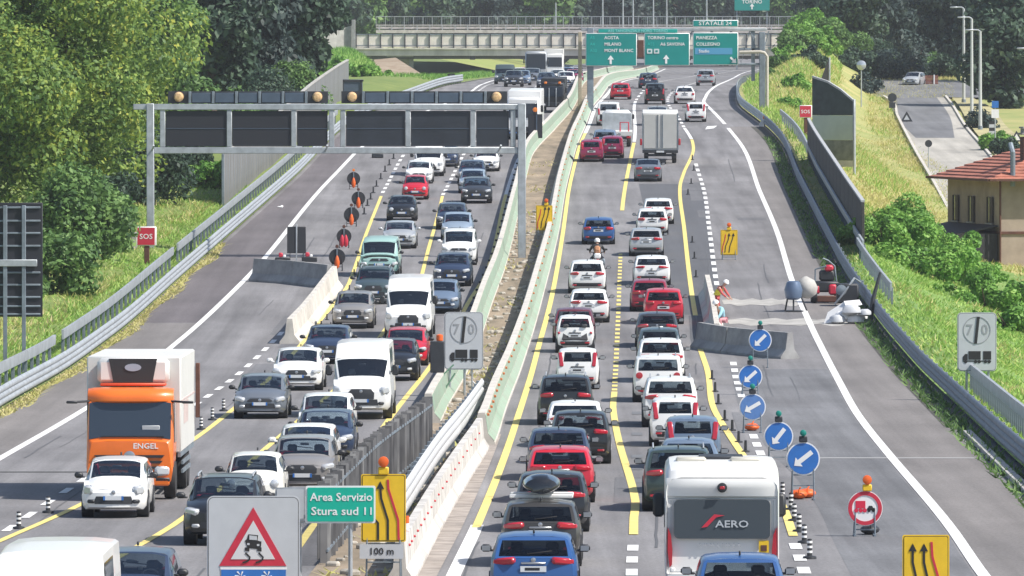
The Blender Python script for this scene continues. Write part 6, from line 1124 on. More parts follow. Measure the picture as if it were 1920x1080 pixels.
def rsign(xa, ya, xb, yb, Y, label, name='road_sign', cat='sign', legs=None, m='grey', rim='grey', r=.1, base=None, group=None):
    Y = Y if Y > 1120 else Y; k = Y/F; w_, h_ = (xb-xa)*k, (yb-ya)*k; cx = (xa+xb)/2; X = px_(cx, Y); z0 = base if base is not None else gz(X, Y); t = empty(name, (X, Y, z0)); tag(t, label, cat, group); zc = pz((ya+yb)/2, Y)-z0
    MB().prism(rrect(w_, h_, r, 0, zc), 0, .04).build('sign_panel', M[rim], t); o = MB().prism(rrect(w_-.07, h_-.07, r*.8, 0, zc), -.012, -.002).build('sign_face', M[m], t)
    MB().prism(rrect(w_-.045, h_-.045, r*.9, 0, zc), -.0018, -.0005).build('border_line', M['ink'] if m == 'grey' else M[m], t)
    for lx in (legs if legs is not None else ()): MB().cyl((lx*w_, .08, -.3), (lx*w_, .08, zc+h_*.45), .045, None, 8).build('post', M['galv'], t)
    u = lambda px, py: ((px-cx)*k, pz(py, Y)-z0)
    return t, u, k
# 70 km/h end boards
for xa, xb, ya, yb, Y, lb, lg in ((833, 906, 585, 693, D(143.), 'grey end of 70 limit board for lorries in the median', (-.36, .02)), (1795, 1868.5, 586, 696, D(141.), 'grey end of 70 limit board for lorries on the right grass', (-.26, .3))):
    t, u, k = rsign(xa, ya, xb, yb, Y, lb, legs=lg, r=.14, group='end of limit boards'); cx = (xa+xb)/2; hm = mat('faint_line', (.3, .31, .33), .6)
    x0, z0 = u(cx, ya+33); ring2(MB(), .46, .485, -.024, -.014, x0, z0, 36).build('circle_line', hm, t)
    for s2, dx in (('7', -.27), ('0', .27)): text(s2, .52, hm, t, (x0+dx, -.018, z0), 'numeral', 'CENTER', .95)
    MB().prism([(x0-.1, z0-.47), (x0+.0, z0-.47), (x0+.1, z0+.47), (x0-.0, z0+.47)], -.036, -.025).build('slash_bar', M['ink'], t, 0)
    bx0, bz = u(cx, yb-27); tr = MB().prism([(bx0-.3, bz-.1), (bx0+.13, bz-.1), (bx0+.13, bz+.2), (bx0-.3, bz+.2)], -.024, -.014).prism([(bx0-.5, bz-.12), (bx0-.33, bz-.12), (bx0-.33, bz+.1), (bx0-.42, bz+.1), (bx0-.5, bz)], -.024, -.014).prism([(bx0+.22, bz-.1), (bx0+.5, bz-.1), (bx0+.5, bz+.2), (bx0+.22, bz+.2)], -.024, -.014).prism([(bx0-.5, bz-.17), (bx0+.5, bz-.17), (bx0+.5, bz-.13), (bx0-.5, bz-.13)], -.022, -.014)
    for q in (-.4, -.05, .08, .3, .43): tr.prism(disc(.06, bx0+q, bz-.17, 12), -.025, -.014)
    tr.build('lorry_symbol', M['ink'], t, 0)
    if xa < 1000:
        MB().tube([u(885, 693)[:1]+(.06,)+u(885, 693)[1:], (u(885, 693)[0], .06, 0), ], .03, 6).tube([(u(886, 693)[0], .06, u(886, 715)[1]), (u(910, 733)[0], .1, .05)], .025, 6).build('prop', M['galv'], t)
# skidding car board in the foreground
t, u, k = rsign(388, 930, 562, 1175, D(82.), 'large grey board with a red triangle and skidding car', legs=(-.3, .3), r=.13); x0, zt_ = u(475, 951); xl_, zb_ = u(411, 1061); xr_, _ = u(537, 1061)
MB().prism([(xl_, zb_), (xr_, zb_), (x0, zt_)], -.025, -.014).build('red_triangle', M['red'], t, 0); c = (x0, zb_+(zt_-zb_)*.36)
tr_ = [(c[0]+(a-c[0])*.66, c[1]+(b-c[1])*.66-.01) for a, b in ((xl_, zb_), (xr_, zb_), (x0, zt_))]; MB().prism(tr_, -.034, -.026).build('triangle_face', mat('sign_triangle_pale', (.62, .62, .63), .5), t, 0)
mb = MB(); cz = zb_+.43; cxx = x0
mb.prism([(cxx-.12, cz-.06), (cxx+.15, cz-.09), (cxx+.17, cz+.07), (cxx+.09, cz+.09), (cxx+.1, cz+.2), (cxx-.1, cz+.22), (cxx-.13, cz+.12), (cxx-.17, cz+.09)], -.042, -.035)
for q in (-.12, .13): mb.prism([(cxx+q-.05, cz-.12), (cxx+q+.04, cz-.13), (cxx+q+.04, cz-.05), (cxx+q-.05, cz-.05)], -.044, -.035)
for q in (-.1, .17): mb.ribbon([(cxx+q-.06, cz-.16), (cxx+q-.02, cz-.2), (cxx+q+.03, cz-.25), (cxx+q+.02, cz-.3), (cxx+q-.04, cz-.34), (cxx+q-.12, cz-.36)], .035, -.042, -.035)
mb.build('skidding_car_symbol', M['ink'], t, 0); MB().prism([(cxx-.08, cz+.11), (cxx+.08, cz+.1), (cxx+.075, cz+.18), (cxx-.08, cz+.2)], -.048, -.043).box((cxx-.1, -.046, cz+.02), (.05, .004, .04)).box((cxx+.1, -.046, cz), (.05, .004, .04)).build('window_cutout', M['grey'], t, 0)
xa_, za_ = u(415, 1068); xb_, zb2 = u(536, 1130); MB().prism([(xa_, zb2), (xb_, zb2), (xb_, za_), (xa_, za_)], -.025, -.014).build('blue_panel', M['blue'], t, 0); MB().prism([(xa_-.02, za_+.003), (xb_+.02, za_+.003), (xb_+.02, za_+.05), (xa_-.02, za_+.05)], -.022, -.014).build('white_line', M['white'], t, 0)
for q in (450, 500):
    a, b = u(q, 1080); mb = MB()
    for i in range(6): mb.prism([(a+.0+.11*math.cos(R(60*i+s2)), b+.11*math.sin(R(60*i+s2))) if s2 else (a+.02*math.cos(R(60*i-90)), b+.02*math.sin(R(60*i-90))) for s2 in (-9, 9, 0)], -.034, -.026)
    mb.build('snowflake', M['white'], t, 0)
# green service area sign on its own thin post, overlapping grey plate back beside it
t, u, k = rsign(573, 911, 704, 981, D(83.2), 'green sign reading Area Servizio Stura sud 11', m='bgreen', rim='white', r=.04, legs=(.14,), group=None)
for ch_ in list(t.children):
    if ch_.name.startswith('border'): bpy.data.objects.remove(ch_)
for s2, a, b, al, sz in (('Area Servizio', 640, 932.5, 'CENTER', .235), ('Stura sud', 583, 959, 'LEFT', .235), ('11', 679, 959, 'LEFT', .22)): q = u(a, b); o = text(s2, sz, M['white'], t, (q[0], -.016, q[1]), 'lettering', al, 1.02 if b < 940 else 1.12)
t, u, k = rsign(516, 914, 572.5, 981, D(83.35), 'pale grey plate back touching the green service area sign', legs=(), rim='galv', m='grey', r=.03); 
for ch_ in list(t.children):
    if ch_.name.startswith('border'): bpy.data.objects.remove(ch_)
MB().cyl((.2, .09, -.2), (.2, .09, 2.0), .04).build('post', M['galv'], t); MB().lathe([(0, -.012), (.035, -.01), (.035, 0)], (.3, 0, u(0, 968)[1]), 'y', 10).build('bolt', M['galvd'], t)
# yellow lane diversion signs
def ysign(xa, ya, xb, yb, Y, label, strokes, lamp=None, leg=.1, left_edge=True):
    t, u, k = rsign(xa, ya, xb, yb, Y, label, m='yellow', rim='yellow', r=.04, group='yellow lane diversion signs')
    for ch_ in t.children:
        if ch_.name.startswith('border'): ch_.data.materials[0] = M['ink']
    w_, h_ = xb-xa, yb-ya
    for col, pts, arrow in strokes:
        q = [u(xa+a*w_, ya+b*h_) for a, b in pts]; mb = MB().ribbon(q, .05*k*w_, -.024, -.014)
        if arrow:
            (a, b), (c, d) = q[0], q[1]; s2 = k*w_*.085; mb.prism([(a-s2, b-.3*s2), (a+s2, b-.3*s2), (a, b+1.7*s2)], -.026, -.014)
        mb.build('arrow' if col == 'ink' else 'closed_lane_line', M[col], t, 0)
    if lamp: q = u(xa+lamp*w_, ya); lampz(t, q[0], q[1])
    zb = u(0, yb)[1]; stand(t, w_*k, max(.25, zb)); return t, u, k
S1 = [('ink', [(.28, .65), (.38, .72), (.38, .97)], 0), ('ink', [(.43, .2), (.45, .36), (.6, .68), (.6, .97)], 1), ('red', [(.6, .08), (.61, .22), (.83, .68), (.84, .97)], 0)]
t, u, k = ysign(677, 889, 761, 1016, D(84.), 'yellow diversion sign with a 100 m plate below, in the median', S1, .5)
a, b = u(715.5, 1033.5); MB().prism(rrect(82*k, 27*k, .02, a, b), -.12, -.09).build('distance_plate', M['grey'], t); text('100 m', .2, M['ink'], t, (a, -.126, b), 'lettering', 'CENTER', 1.05)
S2 = [('ink', [(.22, .22), (.22, .4), (.32, .7), (.34, .97)], 1), ('ink', [(.46, .22), (.46, .4), (.56, .7), (.58, .97)], 1), ('red', [(.62, .1), (.64, .32), (.82, .75), (.84, .97)], 0)]
ysign(1692, 1003, 1780, 1132, D(80.), 'yellow diversion sign on the closed right lane at the bottom edge', S2)
S3 = [('ink', [(.75, .22), (.68, .4), (.55, .65), (.5, .9)], 1), ('ink', [(.5, .22), (.45, .4), (.3, .65), (.26, .9)], 1), ('red', [(.3, .18), (.25, .4), (.14, .65), (.1, .9)], 0)]
ysign(1351, 431, 1383, 478, dist(487), 'small yellow diversion sign on the closed lane near the yellow line', S3, .5)
t, u, k = ysign(1005, 385, 1036, 432, dist(450), 'small yellow diversion sign on the median behind the tall post', [('ink', [(.78, .15), (.72, .4), (.6, .65), (.55, .92)], 1), ('ink', [(.55, .15), (.48, .4), (.35, .65), (.3, .92)], 1), ('red', [(.3, .15), (.24, .4), (.12, .65), (.08, .92)], 0)], .62)
# red bordered round sign
p = G(1622, 1006); s_ = F/p.y; r = 33/s_; zc = (1006-953)/s_; t = empty('road_sign', p); tag(t, 'round red bordered no overtaking sign for lorries with orange lamp', 'sign')
MB().prism(disc(r, 0, zc, 36), 0, .03).build('disc', M['white'], t); ring2(MB(), r*.74, r*.96, -.014, -.002, 0, zc, 40).build('red_border', M['red'], t, 0)
rd = mat('sign_bright_red', (.62, .02, .06), .5); MB().prism([(-r*.54, zc+.0*r), (r*.02, zc), (r*.02, zc+r*.42), (-r*.54, zc+r*.42)], -.014, -.002).prism(disc(.05, -.5*r, zc-r*.12, 10), -.014, -.002).prism(disc(.05, -.25*r, zc-r*.12, 10), -.014, -.002).prism(disc(.05, -.02*r, zc-r*.12, 10), -.014, -.002).build('red_lorry_symbol', rd, t, 0)
MB().prism([(r*.12, zc-r*.12), (r*.58, zc-r*.12), (r*.55, zc+r*.02), (r*.46, zc+r*.03), (r*.4, zc+r*.14), (r*.22, zc+r*.14), (r*.17, zc+.02*r), (r*.12, zc)], -.014, -.002).prism(disc(.035, .22*r, zc-r*.14, 10), -.014, -.001).prism(disc(.035, .47*r, zc-r*.14, 10), -.014, -.001).build('car_symbol', M['ink'], t, 0); stand(t, r*1.5, zc-r*.9); lampz(t, .05, zc+r)
# white disc with a slash on the right gantry bend
p = P(1434, 236, D(300)); t = empty('road_sign', (p.x, D(300), gz(p.x, D(300)))); tag(t, 'white round end of limit sign with a dark slash by the bent pipe', 'sign'); zc = p.z-t.location.z; MB().prism(disc(.44, 0, zc, 28), 0, .03).build('disc', M['white'], t); MB().prism([(-.05, zc-.44), (.05, zc-.44), (.05, zc+.44), (-.05, zc+.44)], -.01, -.002).build('slash_bar', M['ink'], t); MB().cyl((0, .06, -.2), (0, .06, zc), .04).build('post', M['galv'], t); MB().box((0, 0, zc+.62), (.3, .1, .2), .04).build('warning_lamp', M['orange'], t)
# emergency call posts
for px, py, base, lb, rev in ((275, 443, 508, 'red emergency phone box reading SOS on a brown post, left bank', 0), (1511, 209, 250, 'small red emergency box reading SOS behind the dark barrier', 1)):
    Y = dist(base)-1.0 if not rev else D(290.); X = px_(px, Y); t = empty('emergency_phone', (X, Y, gz(X, Y))); tag(t, lb, 'emergency phone', 'emergency phones'); zc = pz(py, Y)-t.location.z; k = .95 if not rev else .9
    MB().box((0, .2, zc), (k, .42, k), .03).build('box', M['white'], t); MB().box((-.03, -.02, zc), (k*.9, .02, k*.9)).build('red_face', M['red'], t); text('SOS', .36, M['white'], t, (-.03, -.035, zc-.02), 'lettering', 'CENTER', 1.05); MB().box((0, .15, zc/2-.25), (.26, .26, zc-.2), .02).build('post', M['rust'], t)
for a, b, lb in ((222, 452, 'left of the two grey marker posts beside the SOS box'), (252, 440, 'right one of the two grey marker posts beside the SOS box')):
    Y = D(206.); X = px_(a, Y); t = empty('marker_post', (X, Y, gz(X, Y))); tag(t, lb, 'post', 'marker posts'); h = pz(b, Y)-t.location.z; MB().box((0, 0, h/2), (.3, .3, h), .04).build('post', M['conc'], t); MB().box((0, 0, h+.06), (.36, .36, .12), .04).build('cap', M['concd'], t)
# big sign back at the left edge
Y = D(150.); X = px_(20, Y); t = empty('road_sign', (X, Y, gz(X, Y))); tag(t, 'big dark sign back with grey frame bars at the left edge', 'sign'); ux = lambda a: px_(a, Y)-X; uz = lambda a: pz(a, Y)-t.location.z
MB().box((ux(20), 0, (uz(380)+uz(594))/2), (120/F*Y, .06, uz(380)-uz(594)), .02).build('sign_panel', M['screen'], t); mb = MB()
for q in (389, 414, 437, 461, 511, 534, 557, 574, 589): mb.box((ux(18), -.06, uz(q)), (116/F*Y, .05, .07), .01)
mb.build('frame_bar', M['galvd'], t); MB().box((ux(10), -.12, uz(493)), (120/F*Y, .12, .26), .02).build('cross_member', M['galv'], t)
for q in (10, 45): MB().box((ux(q), -.1, (uz(385)-.3)/2), (.15, .09, uz(385)+.3), .01).build('post', M['galvd'], t)
# sign back by the inner gantry post
t, u, k = rsign(990, 214, 1017, 259, D(285.), 'dark sign back with amber lamp behind the right gantry post', legs=(-.1, .1), m='screen', rim='screen', r=.03)
MB().box((.1, -.04, u(0, 240)[1]), (.08, .05, 1.9)).build('back_rail', M['bluegrey'], t); lampz(t, 0, u(0, 214)[1], 'amber', 'dark', .17)
Y = D(330.); t = empty('road_sign', (px_(660, Y), Y, zr(Y))); tag(t, 'dark framed sign back above the gantry, below the green bank', 'sign'); zz = pz(150, Y)-t.location.z; MB().box((0, 0, zz-.9), (1.75, .08, 1.9), .02).build('sign_panel', M['bluegrey'], t); MB().box((0, -.06, zz-.05), (1.9, .1, .16)).box((-.75, -.06, zz-1.), (.14, .1, 2.)).box((.75, -.06, zz-1.), (.14, .1, 2.)).build('frame_bar', M['dark'], t)
for e in (-1, 1): MB().cyl((e*.6, .1, 0), (e*.6, .1, zz-.5), .07).build('post', M['galvd'], t)
t, u, k = rsign(839, 138, 853, 155, D(420.), 'small dark sign with red symbol on the far grass slope', legs=(0,), m='ink', rim='ink', r=.03); a, b = u(846, 145); MB().prism(disc(.18, a, b, 16), -.02, -.013).build('red_symbol', M['red'], t)
t, u, k = rsign(881, 105, 891, 112, D(598.), 'tiny dark box hanging from the overpass girder', name='hanging_lamp', cat='lamp', legs=(), m='ink', rim='ink', r=.03, base=pz(112, D(598)))
# traffic delineators
dn = [0]
def post_proto(striped=True):
    t = empty('traffic_post'); MB().lathe([(.16, 0), (.15, .05), (.06, .07), (.05, .44), (.0, .45)], (0, 0, 0), 'z', 12).build('rubber_body', M['black'], t)
    if striped:
        for z in (.16, .27, .38): MB().lathe([(.062, z-.03), (.062, z+.02)], (0, 0, 0), 'z', 12).build('reflective_band', M['white'], t)
    return t
def dup(root, loc, sc=1.):
    r = root.copy(); C.objects.link(r); r.location = loc; r.scale = (sc, sc, sc)
    for chd in root.children: c_ = chd.copy(); C.objects.link(c_); c_.parent = r
    return r
pp = post_proto(); pd = post_proto(False)
def posts(pts, proto, label, group, sc=1.):
    used = False
    for i, q in enumerate(pts):
        o = proto if not proto.get('label') else dup(proto, (0, 0, 0)); o.location = G(*q)+Vector((0, 0, .008)); o.scale = (sc,)*3; tag(o, label, 'traffic post', group)
posts([(1467, 936), (1483, 957), (1489, 978), (1498, 998), (1508, 1019), (1518, 1048)], pp, 'black and white banded traffic post right of the motorhome', 'banded traffic posts beside the closed right lane', 1.0)
posts([(1347, 758), (1359, 789), (1373, 808), (1385, 830), (1398, 848), (1341, 735), (1335, 712)], pd, 'small dark traffic post along the outer yellow line', 'dark traffic posts along the outer yellow line', .8)
posts([(90, 962), (35, 992), (377, 806), (398, 788), (419, 771), (444, 752)], pp, 'small banded traffic post along the left yellow line', 'traffic posts along the left yellow line', .95)
posts([(714, 336), (706, 350), (700, 362), (695, 374), (689, 386), (683, 402), (722, 322), (730, 310), (738, 298)], pd, 'tiny dark traffic post beside the white dashes below the gantry', 'traffic posts below the gantry', .9)
posts([(1298, 300), (1301, 320), (1296, 345), (1290, 365), (1305, 520), (1302, 485), (1298, 455)], pd, 'tiny dark traffic post beside the outer yellow line near the box lorry', 'traffic posts near the box lorry', .8)
posts([(671, 500), (664, 515), (655, 545), (645, 560), (634, 574), (624, 588), (613, 600), (602, 613)], pd, 'tiny dark marker on the yellow line beside the white barriers', 'markers beside the white barriers', .6)
t = empty('striped_pole', G(762, 1078)); tag(t, 'orange and white striped pole beside the 100 m plate', 'pole')
for i in range(8): MB().cyl((0, 0, .16*i), (0, 0, .16*i+.158), .06, None, 12).build('band', M['orange'] if i % 2 else M['white'], t)
t = empty('litter', G(525, 390)); tag(t, 'white scrap of rubbish on the empty left shoulder', 'litter'); MB().box((0, 0, .06), (.34, .24, .1), .04).box((.1, .1, .1), (.2, .2, .12), .05).build('scrap', M['white'], t)
t = empty('fallen_panel', G(708, 296)); tag(t, 'dark flat box lying on the closed left lane under the gantry beam', 'box'); MB().box((0, 0, .15), (.8, .4, .3), .04).build('case', M['black'], t); MB().box((0, -.21, .15), (.7, .02, .2)).build('front_plate', M['dark'], t)
t = empty('bracing_frame', G(826, 752)); tag(t, 'thin green metal frame leaning on the green barrier below the speed board', 'frame'); MB().tube([(-.1, 0, 0), (-.1, 0, .75), (.45, .6, 1.25)], .03, 6).tube([(-.05, 0, .1), (.5, .6, .95)], .03, 6).build('bar', mat('green_pipe', (.06, .14, .09), .6), t)
p = P(820, 670, D(141)); t = empty('cabinet', (p.x, D(141), zr(D(141)))); tag(t, 'dark upright cabinet with orange lamp left of the median speed board', 'cabinet'); zt2 = pz(640, D(141))-t.location.z; MB().box((0, 0, zt2/2+.5), (.5, .35, zt2-1.0), .02).build('case', M['dark'], t); MB().box((0, .05, .25), (.3, .3, .5), .02).build('foot', M['concd'], t); MB().lathe([(.06, 0), (.12, .03), (.12, .22), (.0, .26)], (.08, 0, zt2), 'z', 12).build('warning_lamp', M['orange'], t)
# ---- work site on the right
t = empty('cement_mixer', G(1494, 585)); tag(t, 'cement mixer with pale drum and blue grey barrel on a stand', 'cement mixer')
MB().lathe([(.22, -.3), (.36, -.2), (.42, .15), (.3, .5), (.2, .55)], (-.15, .1, .85), 'z', 18).build('barrel', mat('barrel_blue_grey', (.12, .17, .26), .4, .3), t); MB().lathe([(.2, -.45), (.42, -.25), (.48, .1), (.3, .45), (.22, .5)], (0, 0, 0), 'z', 18).build('drum', M['conc'], t).matrix_local = Matrix.Translation((.5, .9, 1.05)) @ Matrix.Rotation(R(-35), 4, 'Y')
MB().tube([(-.15, 0, .55), (-.15, -.1, 0)], .04, 6).tube([(-.5, -.1, .03), (.3, -.1, .03)], .04, 6).tube([(.2, .5, .7), (.5, .9, 0)], .04, 6).tube([(-.4, .5, .6), (-.5, .8, 0)], .04, 6).build('stand', M['dark'], t)
t = empty('compact_loader', G(1549, 568)); tag(t, 'small red and black working machine parked in the shade', 'machine')
MB().box((0, .3, .75), (1.2, 1.1, .5), .08).box((.05, .55, 1.25), (.7, .5, .5), .08).build('body', M['black'], t); MB().box((.3, -.2, .62), (.38, .3, .5), .08).build('engine_cover', M['red'], t); MB().box((-.45, -.15, .62), (.3, .25, .4), .06).build('engine_cover', M['red'], t); MB().box((.15, .4, 1.6), (.4, .35, .3), .08).build('seat', M['red'], t)
MB().tube([(-.5, .1, .9), (-.5, .1, 1.55), (0, .0, 1.7)], .04, 6).tube([(.5, .4, .9), (.4, .4, 1.7), (.1, .3, 1.95), (-.15, .2, 2.05)], .04, 6).build('roll_bar', M['galvd'], t)
wm_ = MB().lathe([(.15, -.13), (.27, -.13), (.3, 0), (.27, .13), (.15, .13)], (0, 0, 0), 'x', 18).mesh('wheel', M['tyre'])
for x in (-.55, .55):
    for y in (-.1, .8): o = link('wheel', wm_, None, t); o.location = (x, y, .3)
MB().box((.1, -.5, .2), (1.1, .25, .3), .05).build('bucket', M['rust'], t)
t = empty('generator', G(1590, 575)); tag(t, 'dark generator and hoses against the guardrail behind the red machine', 'machine'); MB().box((0, .6, .6), (1., 1., .9), .08).build('case', M['dark'], t); MB().lathe([(.1, -.2), (.25, -.15), (.25, .15), (.1, .2)], (-.3, .2, .75), 'y', 14).build('hose_reel', M['galvd'], t); MB().tube([(-.6, .2, .1), (-.2, 0, .6), (.3, .3, 1.3), (.6, .8, 1.1)], .05, 6).build('hose', M['galv'], t)
t = empty('tarpaulin_heap', G(1592, 608)); tag(t, 'heap of white sheets and bags by the guardrail at the work site', 'heap'); rr = random.Random(5)
for i in range(7):
    c_ = Vector((-.5+.2*i, .1+.25*(i % 3), .25+.14*(i % 4))); s2 = .22+.1*rr.random()
    MB().loft([[(c_.x+s2*q*1.3*math.cos(a)*(1+.2*math.sin(3*a+i)), c_.y+s2*q*math.sin(a), c_.z+z*s2) for a in [6.283*j/12 for j in range(12)]] for z, q in ((-.8, .5), (-.5, 1), (.2, .9), (.6, .45))]).build('bag', M['white'] if i % 3 else M['grey'], t, 60)
MB().add([(-1.1, .2, .02), (-.9, .8, .5), (-.2, .9, .95), (.5, 1.0, 1.05), (.6, .4, .85), (-.1, .2, .7), (-.7, -.1, .12), (-.2, .6, 1.0)], [(0, 1, 2, 5, 6), (2, 7, 5), (2, 3, 7), (3, 4, 5, 7)]).build('sheet', mat('white_sheet', (.7, .7, .7), .7), t, 60)
t = empty('leaning_bar', G(1632, 600)); tag(t, 'dark bar leaning upright on the guardrail by the white heap', 'bar'); MB().tube([(0, 0, 0), (.12, .1, .9), (.45, .25, 2.1)], [.12, .1, .06], 8).build('shaft', M['dark'], t)
# ---- people
def human(name, label, J, cloth, group=None, helmet=None, vest=None, hair=None, k=1., loc=(0, 0, 0), rz=0, legs='trousers'):
    """J: joint -> (x, y, z); one skinned body with five-fingered hands; clothing as children"""
    t = empty(name, loc, rz); tag(t, label, 'person', group); t.scale = (k, k, k)
    def skin(nm, pts, edges, m, root=0):
        me = bpy.data.meshes.new(nm); me.from_pydata([p for p, r in pts], edges, []); me.materials.append(m); o = link(nm, me, None, t)
        sk = o.modifiers.new('skin', 'SKIN'); sk.use_smooth_shade = True; lay = me.skin_vertices[0].data
        for i, (p, r) in enumerate(pts): lay[i].radius = (r, r) if not isinstance(r, tuple) else r; lay[i].use_root = i == root
        o.modifiers.new('sub', 'SUBSURF').levels = 1; o.modifiers['sub'].render_levels = 1; return o
    n = list(J); ix = {a: i for i, a in enumerate(n)}; rad = dict(pelvis=(.15, .11), chest=(.17, .12), neck=.055, head0=.075, head=.095, crown=.07, shl=.065, shr=.065, ell=.045, elr=.045, wrl=.03, wrr=.03, hl=.075, hr=.075, knl=.055, knr=.055, anl=.04, anr=.04, tol=.04, tor=.04)
    E = [('pelvis', 'chest'), ('chest', 'neck'), ('neck', 'head0'), ('head0', 'head'), ('head', 'crown'), ('chest', 'shl'), ('shl', 'ell'), ('ell', 'wrl'), ('chest', 'shr'), ('shr', 'elr'), ('elr', 'wrr'), ('pelvis', 'hl'), ('hl', 'knl'), ('knl', 'anl'), ('anl', 'tol'), ('pelvis', 'hr'), ('hr', 'knr'), ('knr', 'anr'), ('anr', 'tor')]
    pts = [(J[a], rad[a]) for a in n]; ed = [(ix[a], ix[b]) for a, b in E]
    for s_, w_, e_ in ((1, 'wrl', 'ell'), (-1, 'wrr', 'elr')):
        d = (Vector(J[w_])-Vector(J[e_])).normalized(); sd_ = d.orthogonal().normalized(); pm = Vector(J[w_])+d*.08; pi = len(pts); pts.append((pm, .032)); ed.append((ix[w_], pi)); up_ = d.cross(sd_)
        for q, ln in ((-.03, .07), (-.01, .085), (.01, .08), (.03, .06)): a = len(pts); pts += [(pm+sd_*q+d*.03, .009), (pm+sd_*q+d*(.03+ln*.6)+up_*.012, .008), (pm+sd_*q+d*(.03+ln)+up_*.035, .007)]; ed += [(pi, a), (a, a+1), (a+1, a+2)]
        a = len(pts); pts += [(Vector(J[w_])+d*.05+sd_*.045, .01), (Vector(J[w_])+d*.09+sd_*.07, .009)]; ed += [(pi, a), (a, a+1)]
    skin('body', pts, ed, M['skin'], ix['pelvis'])
    hd = Vector(J['head']); fd = (hd-Vector(J['crown'])).cross(Vector((1, 0, 0))).normalized(); fd = fd if fd.y < 0 else -fd
    if helmet:
        up_ = (Vector(J['crown'])-Vector(J['head0'])).normalized(); rot = Vector((0, 0, 1)).rotation_difference(up_).to_matrix().to_4x4(); o = MB().lathe([(.13, -.04 if helmet[1] else .03), (.14, .03), (.125, .1), (.07, .155), (.0, .165)], (0, 0, 0), 'z', 18).build('helmet', helmet[0], t, 60); o.matrix_local = Matrix.Translation(hd) @ rot
    elif hair: MB().lathe([(.1, -.02), (.112, .04), (.09, .1), (.0, .13)], hd, 'z', 16).build('hair', hair, t, 60)
    rt_ = Vector((1, 0, 0)); up0 = (Vector(J['crown'])-Vector(J['head0'])).normalized(); fm = MB()
    for e_ in (-1, 1): fm.lathe([(.0, -.012), (.012, 0), (.0, .012)], hd+fd*.09+rt_*e_*.032+up0*.015, 'z', 8)
    fm.cyl(hd+fd*.085+up0*.01, hd+fd*.115-up0*.02, .008, .016, 6); fm.cyl(hd+fd*.088-up0*.05-rt_*.025, hd+fd*.088-up0*.05+rt_*.025, .007, .007, 6)
    for e_ in (-1, 1): fm.cyl(hd+rt_*e_*.09-up0*.01, hd+rt_*e_*.1+up0*.03, .014, .01, 6)
    fm.build('face_features', mat('face_tone', (.36, .19, .14), .6), t, 60)
    jk = ['pelvis', 'chest', 'neck', 'shl', 'ell', 'wrl', 'shr', 'elr', 'wrr']; r2 = dict(pelvis=(.165, .125), chest=(.19, .14), neck=.06, shl=.085, shr=.085, ell=.062, elr=.062, wrl=.045, wrr=.045); jx = {a: i for i, a in enumerate(jk)}
    skin('jacket', [(J[a], r2[a]) for a in jk], [(jx[a], jx[b]) for a, b in E if a in jx and b in jx], cloth[0])
    tk = ['pelvis', 'hl', 'knl', 'anl', 'hr', 'knr', 'anr']; r3 = dict(pelvis=(.16, .125), hl=.095, hr=.095, knl=.075, knr=.075, anl=.06, anr=.06); tx_ = {a: i for i, a in enumerate(tk)}
    skin('trousers', [(J[a], r3[a]) for a in tk], [(tx_[a], tx_[b]) for a, b in E if a in tx_ and b in tx_], cloth[1])
    for a, b in (('anl', 'tol'), ('anr', 'tor')): skin('boot', [(Vector(J[a])+Vector((0, 0, .02)), .062), (J[a], .06), (J[b], .048)], [(0, 1), (1, 2)], M['black'])
    if vest: MB().loft([[(Vector(J['pelvis']).lerp(Vector(J['chest']), u)+Vector(((.2+.02*u)*math.cos(a), (.15+.02*u)*math.sin(a), 0))) for a in [6.283*i/16 for i in range(16)]] for u in (.2, .6, 1.0)], True, False).build('vest', vest, t, 60)
    return t
pinkw = mat('red_pink_workwear', (.5, .1, .1), .8, var=.2, scale=6); hivis = mat('hi_vis_yellow', (.65, .6, .05), .7); lb_ = mat('pale_blue_cloth', (.3, .55, .65), .8)
bend = dict(pelvis=(0, .1, .88), chest=(0, -.14, 1.22), neck=(0, -.3, 1.38), head0=(0, -.36, 1.44), head=(0, -.42, 1.5), crown=(0, -.45, 1.58), shl=(.19, -.2, 1.3), shr=(-.19, -.2, 1.3), ell=(.24, -.36, 1.05), elr=(-.24, -.36, 1.05), wrl=(.16, -.55, .88), wrr=(-.16, -.55, .88), hl=(.1, .1, .85), hr=(-.1, .1, .85), knl=(.12, -.02, .47), knr=(-.12, .02, .47), anl=(.12, .08, .07), anr=(-.12, .14, .07), tol=(.13, -.08, .03), tor=(-.13, -.02, .03))
human('person', 'worker in red workwear and yellow vest bending beside the pale barrier', bend, (pinkw, pinkw), 'road workers', (M['white'], 0), hivis, loc=G(1345, 594)+Vector((0, 0, .01)), rz=R(60), k=1.0)
kneel = dict(pelvis=(0, .12, .42), chest=(0, -.12, .78), neck=(0, -.24, .95), head0=(0, -.29, 1.01), head=(0, -.34, 1.07), crown=(0, -.36, 1.15), shl=(.19, -.16, .86), shr=(-.19, -.16, .86), ell=(.25, -.36, .62), elr=(-.25, -.36, .62), wrl=(.16, -.5, .4), wrr=(-.16, -.5, .4), hl=(.1, .1, .4), hr=(-.1, .1, .4), knl=(.17, -.3, .42), knr=(-.15, -.2, .1), anl=(.16, -.18, .07), anr=(-.14, .22, .07), tol=(.17, -.34, .03), tor=(-.15, .3, .03))
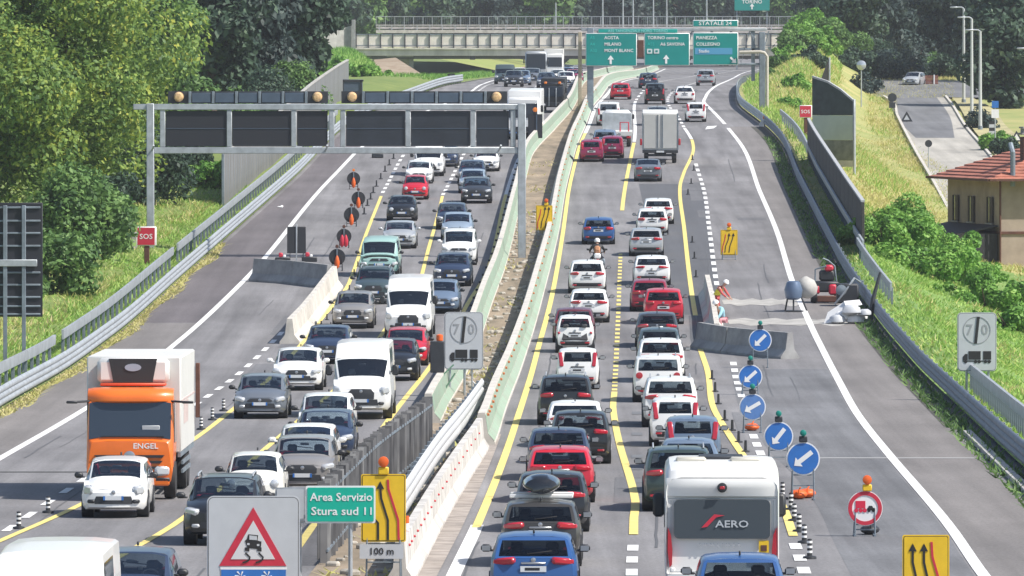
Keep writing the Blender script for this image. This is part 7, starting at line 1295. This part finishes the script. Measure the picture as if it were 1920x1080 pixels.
human('person', 'worker crouching in pale blue shirt and pink trousers behind the barrier corner', kneel, (lb_, mat('pink_cloth', (.55, .25, .28), .8)), 'road workers', (M['white'], 0), loc=G(1352, 618)+Vector((0, 0, .01)), rz=R(-40), k=1.05)
ride = dict(pelvis=(0, .2, .98), chest=(0, .42, 1.36), neck=(0, .48, 1.5), head0=(0, .5, 1.57), head=(0, .52, 1.64), crown=(0, .53, 1.73), shl=(-.2, .44, 1.42), shr=(.2, .44, 1.42), ell=(-.36, .7, 1.2), elr=(.36, .7, 1.2), wrl=(-.36, 1.08, 1.1), wrr=(.36, 1.08, 1.1), hl=(-.12, .25, .95), hr=(.12, .25, .95), knl=(-.3, .72, .78), knr=(.3, .72, .78), anl=(-.26, .45, .36), anr=(.26, .45, .36), tol=(-.26, .62, .3), tor=(.26, .62, .3))
rt = human('person', 'motorcyclist in black jacket with white helmet and tan backpack', ride, (mat('black_leather', (.02, .02, .022), .6), mat('dark_jeans', (.03, .035, .05), .8)), None, (M['white'], 1), loc=MC+Vector((0, .1, 0)))
t = empty('backpack', MC+Vector((0, .32, 1.05))); tag(t, 'tan backpack worn by the motorcyclist', 'backpack'); MB().box((0, .02, .16), (.3, .2, .44), .08, Matrix.Rotation(R(-20), 4, 'X')).build('pack', mat('tan_cloth', (.42, .2, .1), .8), t); MB().box((0, -.12, .1), (.22, .08, .2), .03).build('pocket', mat('tan_dark', (.3, .14, .07), .8), t)
# ------------------------------------------------------------------ air: haze volume added to lift the dark tones
hz = bpy.data.materials.new('haze_air'); hz.use_nodes = True; n_ = hz.node_tree.nodes; n_.clear()
o_ = n_.new('ShaderNodeOutputMaterial'); v_ = n_.new('ShaderNodeVolumePrincipled'); v_.inputs['Color'].default_value = (.86, .9, .97, 1); v_.inputs['Density'].default_value = 9e-5; v_.inputs['Anisotropy'].default_value = .1
hz.node_tree.links.new(v_.outputs[0], o_.inputs['Volume'])
tag(MB().box((0, 2390, 30), (4990, 5180, 74)).build('haze', hz, None, 0), 'thin pale haze added over the motorway to lift dark tones', 'haze', None, 'stuff')
